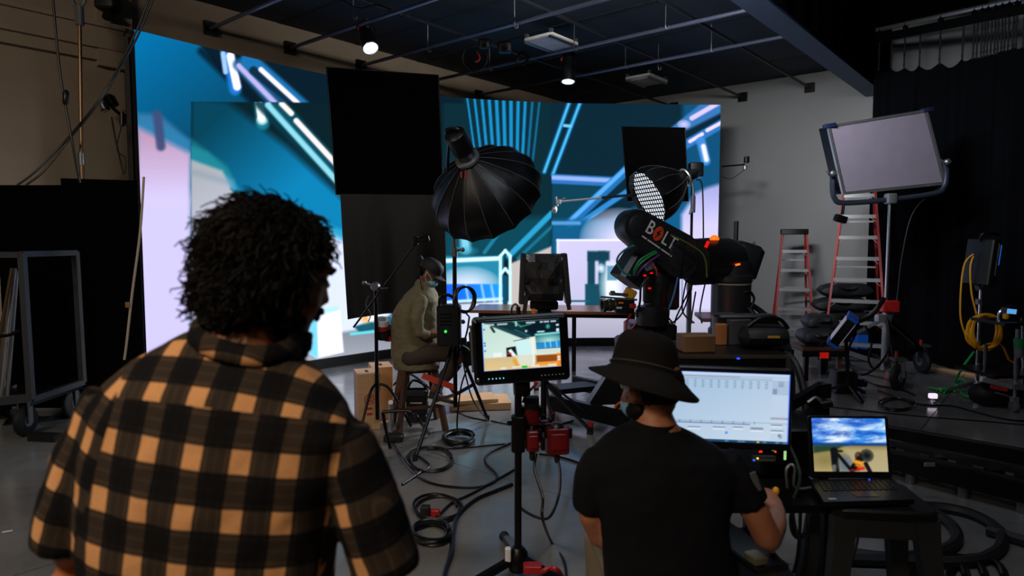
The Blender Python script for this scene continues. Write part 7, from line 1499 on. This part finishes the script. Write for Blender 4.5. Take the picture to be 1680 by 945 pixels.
# plaid shirt with its own weave coordinates
def plaid_mat():
    m = bpy.data.materials.new('plaid_flannel'); m.use_nodes = True; nt = m.node_tree; bs = nt.nodes['Principled BSDF']
    uv = nt.nodes.new('ShaderNodeUVMap'); uv.uv_map = 'weave'; sp = nt.nodes.new('ShaderNodeSeparateXYZ'); nt.links.new(uv.outputs[0], sp.inputs[0])
    def band(out, per, ph):
        a = nt.nodes.new('ShaderNodeMath'); a.operation = 'MULTIPLY_ADD'; a.inputs[1].default_value = 1/per; a.inputs[2].default_value = ph; nt.links.new(out, a.inputs[0])
        f_ = nt.nodes.new('ShaderNodeMath'); f_.operation = 'FRACT'; nt.links.new(a.outputs[0], f_.inputs[0])
        r = nt.nodes.new('ShaderNodeValToRGB'); e = r.color_ramp.elements; r.color_ramp.interpolation = 'LINEAR'
        stops = [(0, 1), (.39, 1), (.405, .12), (.47, .12), (.48, .3), (.50, .3), (.51, .03), (.67, .03), (.68, .16), (.71, .16), (.72, .03), (.88, .03), (.89, .3), (.91, .3), (.92, .12), (.985, .12), (1, 1)]
        e[0].position, e[0].color = 0, (1, 1, 1, 1); e[1].position, e[1].color = 1, (1, 1, 1, 1)
        for p_, v in stops[1:-1]:
            q = e.new(p_); q.color = (v, v, v, 1)
        nt.links.new(f_.outputs[0], r.inputs[0]); return r.outputs[0]
    c = band(sp.outputs[0], 0.0715, 0.18); d = band(sp.outputs[1], 0.093, 0.35)
    ad = nt.nodes.new('ShaderNodeMath'); ad.operation = 'ADD'; nt.links.new(c, ad.inputs[0]); nt.links.new(d, ad.inputs[1])
    hf = nt.nodes.new('ShaderNodeMath'); hf.operation = 'MULTIPLY'; hf.inputs[1].default_value = 0.5; nt.links.new(ad.outputs[0], hf.inputs[0])
    r = nt.nodes.new('ShaderNodeValToRGB'); e = r.color_ramp.elements; e[0].color = lin((8, 8, 13))+(1,); e[0].position = 0.02; e[1].color = lin((204, 152, 104))+(1,); e[1].position = 0.97
    q = e.new(0.16); q.color = lin((13, 13, 16))+(1,); q = e.new(0.53); q.color = lin((50, 43, 37))+(1,); q = e.new(0.66); q.color = lin((74, 60, 48))+(1,)
    nt.links.new(hf.outputs[0], r.inputs[0])
    wv = nt.nodes.new('ShaderNodeTexNoise'); wv.inputs['Scale'].default_value = 240; nt.links.new(uv.outputs[0], wv.inputs['Vector'])
    mx = nt.nodes.new('ShaderNodeMix'); mx.data_type = 'RGBA'; mx.blend_type = 'MULTIPLY'; mx.inputs[0].default_value = 0.35; nt.links.new(r.outputs[0], mx.inputs[6]); nt.links.new(wv.outputs['Fac'], mx.inputs[7]); nt.links.new(mx.outputs[2], bs.inputs['Base Color'])
    bs.inputs['Roughness'].default_value = 0.9; bs.inputs['Specular IOR Level'].default_value = 0.15; bs.inputs['Sheen Weight'].default_value = 0.0
    return m
def to_px(p):
    d = Vector(p)-CAMP; w_ = d.dot(_F); return 840+FPX*d.x/w_, 472.5-FPX*d.dot(_U)/w_
TL = math.radians(8.5); cs_, sn_ = math.cos(TL), math.sin(TL); O_ = W(370, 700)
SLV = {'l': (W(195, 650), W(112, 905)), 'r': (W(558, 710), W(636, 940))}
def cut_seams(me):
    import bmesh
    bm = bmesh.new(); bm.from_mesh(me)
    for (a, b) in (((205, 600), (140, 830)), ((572, 665), (548, 800)), ((137, 645), (607, 700))):
        nrm = ray(*a).cross(ray(*b)).normalized(); bmesh.ops.bisect_plane(bm, geom=bm.verts[:]+bm.edges[:]+bm.faces[:], plane_co=CAMP, plane_no=nrm, dist=1e-5)
    bm.to_mesh(me); bm.free(); me.update()
def weave(me):
    cut_seams(me)
    lay = me.uv_layers.new(name='weave'); co = me.vertices
    lay_data = np.zeros((len(me.loops), 2), np.float32)
    for pl_ in me.polygons:
        c = pl_.center; x, y = to_px(c); reg = 't'
        # armhole lines of the shirt
        xl_ = 205+(140-205)*(y-600)/(830-600); xr_ = 572+(548-572)*(y-665)/(800-665)
        if y > 590 and x < xl_: reg = 'l'
        elif y > 650 and x > xr_: reg = 'r'
        elif y < 645+(x-137)*(700-645)/(607-137): reg = 'y'
        for li in pl_.loop_indices:
            p = co[me.loops[li].vertex_index].co
            if reg in ('t', 'y'):
                dx, dz = p.x-O_.x, p.z-O_.z; u = dx*cs_-dz*sn_; v = dx*sn_+dz*cs_
                bulge = (p.y-YP)
                u = u*(1+0.35*max(0, bulge+0.06)) if reg == 't' else u
                if reg == 'y': v = v-0.03+bulge*0.6; u += 0.012
            else:
                a, b2 = SLV[reg]; d = (b2-a).normalized(); q = p-a; v = q.dot(d)+(0.03 if reg == 'l' else .05); sx = Vector((d.z, 0, -d.x)); u = q.dot(sx)+(q.y*0.9)+(0.02 if reg == 'l' else .035)
            lay_data[li] = (u, v)
    lay.data.foreach_set('uv', lay_data.ravel())
b = MB(); b.loft(torso_rings(RNG, W, YP, 0.0)); lsl = [W(192, 652), W(150, 745), W(118, 850), W(110, 893)]; rsl = [W(556, 712), W(588, 790), W(616, 870), W(633, 935)]
def sleeve(mb, pts, rad):
    P = smooth_path(pts, 5); n = len(P); rings = []; R = np.interp(np.linspace(0, 1, n), np.linspace(0, 1, len(rad)), rad)
    for i in range(n):
        t = (P[min(i+1, n-1)]-P[max(0, i-1)]).normalized(); x = Vector((t.z, 0, -t.x)).normalized(); y = t.cross(x)
        rings.append([P[i]+x*R[i]*math.cos(2*PI*k/20)+y*R[i]*1.08*math.sin(2*PI*k/20) for k in range(20)])
    mb.loft(rings)
sleeve(b, lsl, [.052, .058, .056, .055]); sleeve(b, rsl, [.052, .058, .062, .064])
shirt = fused('shirt', b, plaid_mat(), pm, 0.0075, 4, 0.006, 9, weave)
# collar standing round the neck
cr = MB(); rings = []
for h, g_, dz in ((0, 1.1, 0), (0.012, 1.06, 0), (0.03, 1.0, 0), (0.036, 1.04, 0), (0.022, 1.16, 0), (0.0, 1.22, 0)):
    a, b2 = W(334, 543-h*800, 1.135), W(474, 578-h*760, 1.135); c = (a+b2)/2; hv_ = (b2-a)/2*g_; rings.append(sup_ring(c, hv_, Vector((0, 0.068*g_, 0.02)), 28, 2.2))
cr.loft(rings, caps=False)
def weave2(me):
    lay = me.uv_layers.new(name='weave')
    for l in me.loops:
        p = me.vertices[l.vertex_index].co; dx, dz = p.x-O_.x, p.z-O_.z; lay.data[l.index].uv = ((dx*cs_-dz*sn_)+0.02, (dx*sn_+dz*cs_)*0.9+0.03+p.y)
me = bpy.data.meshes.new('collar'); me.from_pydata([tuple(p) for p in cr.v], [], cr.f); me.update(); weave2(me); me.transform(Matrix.Translation(-pm_c)); col_ = link('collar', me, MATS.get('x') or shirt.data.materials[0], pm, True, 60)
col_.modifiers.new('thick', 'SOLIDIFY').thickness = 0.003
# hair, beard
hm = MB(); hm.ball(TH @ Vector((0, -0.02, 0.03)), (0.09, 0.1, 0.092), 24, 18, TH.to_3x3()); hm.ball(TH @ Vector((0, -0.055, -0.045)), (0.08, 0.055, 0.06), 20, 14, TH.to_3x3()); hm.ball(TH @ Vector((-0.05, -0.03, -0.03)), (0.05, 0.05, 0.07), 16, 12, TH.to_3x3()); hm.ball(TH @ Vector((0.05, -0.03, -0.03)), (0.05, 0.05, 0.07), 16, 12, TH.to_3x3())
hobj = fused('hair', hm, hairm, pm, 0.008, 3, 0.012, 38)
curls('hair_curls', TH @ Matrix.Translation((0, -0.022, 0.022)), (0.092, 0.1, 0.1), 3000, lambda v: v.z > -0.85 and not (v.y > 0.55 and v.z < 0.55), pm, 11, (0.035, 0.07), tr=0.0023, wild=0.5)
curls('nape_curls', TH @ Matrix.Translation((0, -0.05, -0.04)), (0.09, 0.066, 0.072), 800, lambda v: v.y < 0.15 and v.z < 0.3, pm, 12, (0.03, 0.05), tr=0.0023, wild=0.9)
fc = MB()
for i in range(26):
    rnd = random.Random(100+i); x0 = 322+rnd.uniform(-6, 30); y0 = 400+i*4.6; q = [W(x0+14, y0-26, 1.12+rnd.uniform(-.03, .05)), W(x0, y0-8, 1.12), W(x0-8-rnd.uniform(0, 10), y0+6, 1.12+rnd.uniform(-.02, .02)), W(x0-22-rnd.uniform(-8, 8), y0+2-rnd.uniform(0, 12), 1.12)]; P = smooth_path(q, 4); fc.tube(P, [.0042*(1-.7*k/(len(P)-1)) for k in range(len(P))], 5)
o = fc.build('flipped_locks', hairm, pm); o['kind'] = 'stuff'
bd = MB()
for c, r in (((0, 0.062, -0.12), (0.042, 0.038, 0.036)), ((0, 0.05, -0.14), (0.034, 0.032, 0.03)), ((0.045, 0.02, -0.08), (0.03, 0.045, 0.036)), ((-0.045, 0.02, -0.08), (0.03, 0.045, 0.036)), ((0.06, -0.005, -0.045), (0.02, 0.025, 0.05)), ((-0.06, -0.005, -0.045), (0.02, 0.025, 0.05)), ((0, 0.088, -0.052), (0.032, 0.014, 0.01))): bd.ball(TH @ Vector(c), r, 14, 10, TH.to_3x3())
fused('beard', bd, hairm, pm, 0.007, 2, 0.006, 60)
tr = MB()
for s in (-1, 1): limb(tr, [hipc+Vector((s*0.085, 0, 0.06)), hipc+Vector((s*0.09, 0, -0.1)), hipc+Vector((s*0.1, 0.0, -0.45)), hipc+Vector((s*0.11, -0.0, -0.86))], [0.105, 0.1, 0.075, 0.065])
limb(tr, [hipc+Vector((-0.06, 0, 0.06)), hipc+Vector((0.06, 0, 0.06))], [0.12, 0.12]); fused('trousers', tr, M('dark_denim', (26, 30, 40), 0.8), pm, 0.014, 4)
for s in (-1, 1): q = hipc+Vector((s*0.115, -0.06, 0)); shoe('shoe', (q.x, q.y, 0.014), (q.x+s*0.03, q.y+0.27, 0.014), pm, blackp)

# ---------------------------------------------------------------- seated man with the bucket hat
YQ = 1.95
V = lambda x, y, Y=YQ: at(x, y, Y)
ph = thing('person', 'seated man from behind in a dark T-shirt and bucket hat', 'person', (V(1090, 900).x, YQ, 0)); ph_c = Vector((V(1090, 900).x, YQ, 0))
R2 = [((1000, 1040), (1205, 1040), .125, 0), ((994, 980), (1202, 980), .125, 0), ((990, 930), (1198, 925), .12, 0), ((984, 870), (1194, 868), .12, 0), ((974, 815), (1198, 815), .12, 0), ((966, 772), (1205, 774), .115, 0), ((970, 740), (1198, 750), .105, 0), ((990, 716), (1172, 728), .088, 0.005), ((1014, 703), (1142, 712), .072, .01), ((1032, 694), (1114, 700), .062, .015)]
hq = V(1066, 630, 1.99); face = Vector((-0.55, 0.8, -0.18)); TQ = head_T(hq, face, 0)
b = MB(); add_head(b, TQ, 1.0); limb(b, [TQ @ Vector((0, -0.03, -0.04)), V(1070, 668, 1.98), V(1074, 695, 1.97), V(1085, 750, 1.96)], [0.062, 0.058, 0.064, 0.09]); b.loft(torso_rings(R2, V, YQ, -0.012))
limb(b, [V(995, 750), V(970, 800), V(968, 845), V(984, 880, 1.98)], [.036, .036, .038, .036]); limb(b, [V(984, 880, 1.98), V(1010, 870, 2.1), V(1050, 862, 2.24)], [.037, .035, .026]); hand(b, V(1052, 862, 2.25), (0.3, 0.9, 0.05), (0, 0, -1), 1, .4, 1)
limb(b, [V(1176, 762), V(1212, 802), V(1240, 842, 1.94), V(1259, 884, 1.95)], [.036, .04, .043, .041]); limb(b, [V(1259, 884, 1.95), V(1271, 862, 2.06), V(1276, 838, 2.2)], [.042, .038, .027]); hand(b, V(1276, 836, 2.21), (-0.05, 0.95, 0.3), (-0.2, 0.2, -1), 1, .6, -1)
hp = Vector((V(1095, 1000).x, YQ+0.02, 0.68))
for s in (-1, 1): limb(b, [hp+Vector((s*0.09, 0, 0)), hp+Vector((s*0.12, 0.40, -0.03)), hp+Vector((s*0.13, 0.42, -0.56))], [.085, .06, .042])
fused('body', b, skin_tan, ph, 0.0115, 5); face_bits(TQ, ph)
b = MB(); b.loft(torso_rings(R2, V, YQ, 0.0)); sleeve(b, [V(988, 745), V(970, 790), V(964, 838)], [.05, .052, .046]); sleeve(b, [V(1184, 752), V(1212, 792), V(1231, 826)], [.052, .058, .057])
tee = fused('t_shirt', b, M('navy_jersey', (10, 12, 18), 0.85, bump=0.1, bscale=300, spec=0.15), ph, 0.0095, 4, 0.005, 8)
m = MB(); m.rbox(V(1240, 790, 1.90), (0.02, 0.006, 0.06), 0.003, 1, Matrix.Rotation(-0.35, 3, 'Y')); m.build('sleeve_print', M('print_grey', (70, 72, 78), 0.7), ph)
m = MB(); rings = [sup_ring((V(1036, 690-h, 1.965)+V(1108, 696-h, 1.965))/2, (V(1108, 696-h, 1.965)-V(1036, 690-h, 1.965))/2*g_, Vector((0, .062*g_, .008)), 26, 2.1) for h, g_ in ((-6, 1.12), (0, 1.05), (6, 1.0), (6, .95), (-4, 1.0))]; m.loft(rings, caps=False); m.build('neckband', MATS['navy_jersey'], ph)
# bucket hat
hatm = M('hat_black_twill', (24, 23, 23), 0.9, bump=0.15, bscale=220, spec=0.1)
hx = head_T(V(1062, 602, 1.985), Vector((-0.5, 0.82, -0.12)), 0.06); hz = (hx.to_3x3() @ Vector((0, 0, 1)))
# brim outline measured as an ellipse tilted down to the right
BC = V(1058, 613, 1.985); bx_ = (V(1147, 640, 1.985)-V(968, 597, 1.985))/2; bn = bx_.cross(Vector((0, 1, -0.3))).normalized(); bn = bn if bn.z > 0 else -bn; by_ = bn.cross(bx_).normalized()*0.158
m = MB(); rings = []
for s, dz in ((0.60, 0.014), (0.70, -0.004), (0.85, -0.030), (1.0, -0.054), (0.992, -0.059), (0.85, -0.036), (0.70, -0.010), (0.57, 0.006)):
    rings.append([BC+bx_*s*math.cos(2*PI*k/40)+by_*s*math.sin(2*PI*k/40)+bn*((dz if dz > 0 else dz*(0.35+0.85*max(0.0, -math.sin(2*PI*k/40))+0.25*max(0.0, math.cos(2*PI*k/40))))) for k in range(40)])
m.loft(rings, caps=False); brim = m.build('hat_brim', hatm, ph, True, 60)
m = MB(); rings = []; ct = V(1063, 546, 1.985); 
for t, s in ((0, .625), (.12, .62), (.35, .585), (.6, .55), (.8, .50), (.93, .40), (.99, .22), (1.0, .03)):
    c = BC.lerp(ct, t)+bn*0.0; rings.append([c+bx_*s*math.cos(2*PI*k/36)*(1+.012*math.sin(5*k))+by_*s*math.sin(2*PI*k/36)*1.02+Vector((0, 0, .003*math.sin(k*1.7)*t)) for k in range(36)])
m.loft(rings); m.build('hat_crown', hatm, ph, True, 60)
m = MB(); m.tube([BC.lerp(ct, .14)+bx_*.63*math.cos(2*PI*k/36)+by_*.635*math.sin(2*PI*k/36) for k in range(36)], .003, 5, True); m.build('hat_band_seam', M('hat_seam', (44, 42, 40), .9), ph)
hb_ = MB(); hb_.ball(TQ @ Vector((0, -0.035, -0.0)), (0.077, 0.082, 0.075), 18, 12, TQ.to_3x3()); fused('hair', hb_, hairm, ph, .008, 2, .003, 60)
bd = MB(); 
for c, r in (((0, 0.06, -0.11), (0.036, 0.03, 0.024)), ((-0.05, 0.022, -0.075), (0.02, 0.04, 0.032)), ((0.05, 0.022, -0.075), (0.02, 0.04, 0.032))): bd.ball(TQ @ Vector(c), r, 12, 8, TQ.to_3x3())
fused('beard', bd, hairm, ph, .007, 2, .003, 60)
m = MB(); m.ball(TQ @ Vector((0, 0.05, -0.06)), (0.062, 0.06, 0.052), 18, 12, TQ.to_3x3()); m.build('face_mask', M('mask_blue', (120, 170, 200), 0.7), ph)
for s in (-1, 1): m = MB(); m.stube([TQ @ Vector((s*0.06, 0.05, -0.04)), TQ @ Vector((s*0.08, 0.02, -0.01)), TQ @ Vector((s*0.086, -0.02, -0.015))], .002, 5, 4); m.build('mask_strap', white, ph)
m = MB()
limb(m, [hp+Vector((-0.07, 0, .0)), hp+Vector((0.07, 0, .0))], [.12, .12])
for s in (-1, 1): limb(m, [hp+Vector((s*0.08, 0, 0)), hp+Vector((s*0.12, 0.38, -0.02)), hp+Vector((s*0.125, 0.45, -0.08)), hp+Vector((s*0.13, 0.43, -0.3)), hp+Vector((s*0.13, 0.41, -0.54))], [.11, .085, .08, .065, .06])
fused('trousers', m, M('khaki_cotton', (120, 108, 92), 0.85), ph, .013, 4)
for s in (-1, 1): q = hp+Vector((s*0.13, 0.36, 0)); shoe('shoe', (q.x, q.y, 0.03), (q.x+s*.03, q.y+.27, 0.03), ph, blackp)
splay_stool('work_stool', 'black stool under the man in the bucket hat', Vector((hp.x, YQ+0.03, 0)), 0.1, 0.575, 0.34, 0.40, blackp)
m = MB(); m.ball(V(1273, 806, 2.3), (0.012, 0.014, 0.016), 10, 8); solo('joystick', m, yellow, 'small yellow joystick top under the fingers of the bucket hat man', 'joystick')

# ---------------------------------------------------------------- man in olive shirt on the stool, in profile
Y1 = 5.98
U_ = lambda x, y, Y=Y1: at(x, y, Y)
po = thing('person', 'seated man in profile wearing an olive shirt, black cap and face mask', 'person', (U_(683, 650).x, Y1, 0))
h1 = U_(706, 447, 5.98); face = Vector((0.84, -0.12, -0.5)); T1 = head_T(h1, face, 0)
b = MB(); add_head(b, T1, 0.98); limb(b, [T1 @ Vector((0, -0.035, -0.03)), U_(699, 462), U_(694, 478), U_(688, 500)], [.058, .056, .062, .09])
def prof_rings(rows, grow=0.0):
    out = []
    for (xl, xr, y, hw) in rows:
        a, c2 = U_(xl, y), U_(xr, y); c = (a+c2)/2; h = (c2-a)/2; out.append(sup_ring(c, h*(1+grow/h.length), Vector((0, hw+grow, 0)), 26, 2.4))
    return out
ROWS = [(648, 722, 604, .17), (643, 722, 585, .18), (641, 720, 560, .185), (641, 719, 535, .19), (645, 720, 512, .20), (655, 720, 494, .20), (668, 716, 480, .16), (680, 712, 470, .10), (686, 708, 464, .07)]
b.loft(prof_rings(ROWS, -0.012))
arms = {}
for s, dy in (('near', -0.22), ('far', 0.22)):
    limb(b, [U_(690, 492, Y1+dy), U_(684, 522, Y1+dy*1.15), U_(688, 548, Y1+dy*1.1)], [.052, .047, .04]); limb(b, [U_(688, 548, Y1+dy*1.1), U_(712, 549, Y1+dy*.8), U_(730, 545, Y1+dy*.45)], [.041, .037, .028]); hand(b, U_(731, 545, Y1+dy*.42), (0.9, -dy*.8, -.12), (0.1, 0, -1), .95, .6, 1 if dy < 0 else -1)
LEGS = []
for dy in (-0.1, 0.1):
    k = [U_(672, 586, Y1+dy), U_(712, 578, Y1+dy*1.3), U_(757, 580, Y1+dy*1.5)]; limb(b, k, [.085, .075, .056]); k2 = [U_(757, 580, Y1+dy*1.5), U_(738, 608, Y1+dy*1.4), U_(712, 640, Y1+dy*1.2)]; limb(b, k2, [.056, .052, .038]); LEGS.append((k, k2, dy))
fused('body', b, skin_deep, po, .014, 4); face_bits(T1, po, .98, False)
olive = M('olive_cotton', (112, 102, 74), 0.8, bump=0.15, bscale=60, var=.15)
b = MB(); b.loft(prof_rings(ROWS, 0.0))
for dy in (-0.225, .225): limb(b, [U_(690, 492, Y1+dy), U_(683, 522, Y1+dy*1.15), U_(688, 546, Y1+dy*1.1), U_(700, 549, Y1+dy*.95)], [.064, .062, .055, .05])
fused('shirt', b, olive, po, .011, 3, .013, 7)
m = MB(); m.loft([sup_ring(U_(697+dx, y), Vector((.068*g_, 0, -.02)), Vector((0, .075*g_, 0)), 22, 2.1) for dx, y, g_ in ((-1, 478, 1.2), (0, 470, 1.08), (0, 462, 1.0), (-1, 466, 1.18), (-2, 474, 1.32))], caps=False); m.build('collar', olive, po)
brn = M('brown_trousers', (62, 50, 42), 0.8)
b = MB()
for k, k2, dy in LEGS: limb(b, [k[0], k[1], k[2], k2[0].lerp(k2[1], .45), k2[1], k2[1].lerp(k2[2], .35)], [.105, .09, .073, .07, .064, .06])
limb(b, [U_(670, 588, Y1-.07), U_(670, 588, Y1+.07)], [.12, .12]); fused('trousers', b, brn, po, .013, 4)
for k, k2, dy in LEGS: q = k2[2]; shoe('shoe', q+Vector((-.05, 0, -.08)), q+Vector((.19, -.02, -.13)), po, M('shoe_dark_suede', (46, 40, 38), .8))
capm = M('cap_black', (18, 19, 22), 0.7)
m = MB(); R = T1.to_3x3(); rings = []
for t, s in ((-.012, 1.0), (.02, 1.02), (.05, .96), (.075, .8), (.092, .5), (.098, .06)): rings.append([T1 @ Vector((math.cos(2*PI*k/24)*.088*s, -.008+math.sin(2*PI*k/24)*.108*s, .03+t)) for k in range(24)])
m.loft(rings); m.build('cap_crown', capm, po)
m = MB(); g = []
for j in range(5):
    row = []
    for i in range(13):
        a = math.radians(25+130*i/12); r_ = 1+.62*j/4; row.append(T1 @ Vector((math.cos(a)*.086*(1+.05*j/4), -.008+math.sin(a)*.106*r_, .022-.012*(j/4)-.02*abs(math.cos(a)))))
    g.append(row)
m.sheet(g, .005, (0, 0, -1)); m.build('cap_brim', capm, po)
m = MB(); m.loft([[T1 @ Vector(p) for p in ((-.02, -.1, .03), (.02, -.1, .03), (.02, -.1, .06), (-.02, -.1, .06))], [T1 @ Vector(p) for p in ((-.02, -.155, .075), (.02, -.155, .075), (.015, -.15, .09), (-.015, -.15, .09))]]); m.build('cap_back_flap', capm, po)
m = MB(); m.ball(T1 @ Vector((0, .055, -.066)), (.058, .056, .05), 18, 12, R); m.build('face_mask', M('mask_pale_blue', (130, 190, 214), 0.7), po)
for s in (-1, 1): m = MB(); m.stube([T1 @ Vector((s*.056, .06, -.045)), T1 @ Vector((s*.078, .025, -.015)), T1 @ Vector((s*.086, -.012, -.005)), T1 @ Vector((s*.08, .0, -.05)), T1 @ Vector((s*.056, .045, -.09))], .0025, 5, 5); m.build('mask_strap', white, po)
m = MB(); m.ball(T1 @ Vector((0, -.05, -.01)), (.076, .06, .07), 14, 10, R); m.build('hair', hairm, po)
m = MB(); m.stube([T1 @ Vector((.05, -.09, .03)), U_(688, 450, 5.9), U_(692, 470, 5.86), U_(699, 490, 5.85)], .004, 6, 5); m.build('cap_cord', blackm, po)
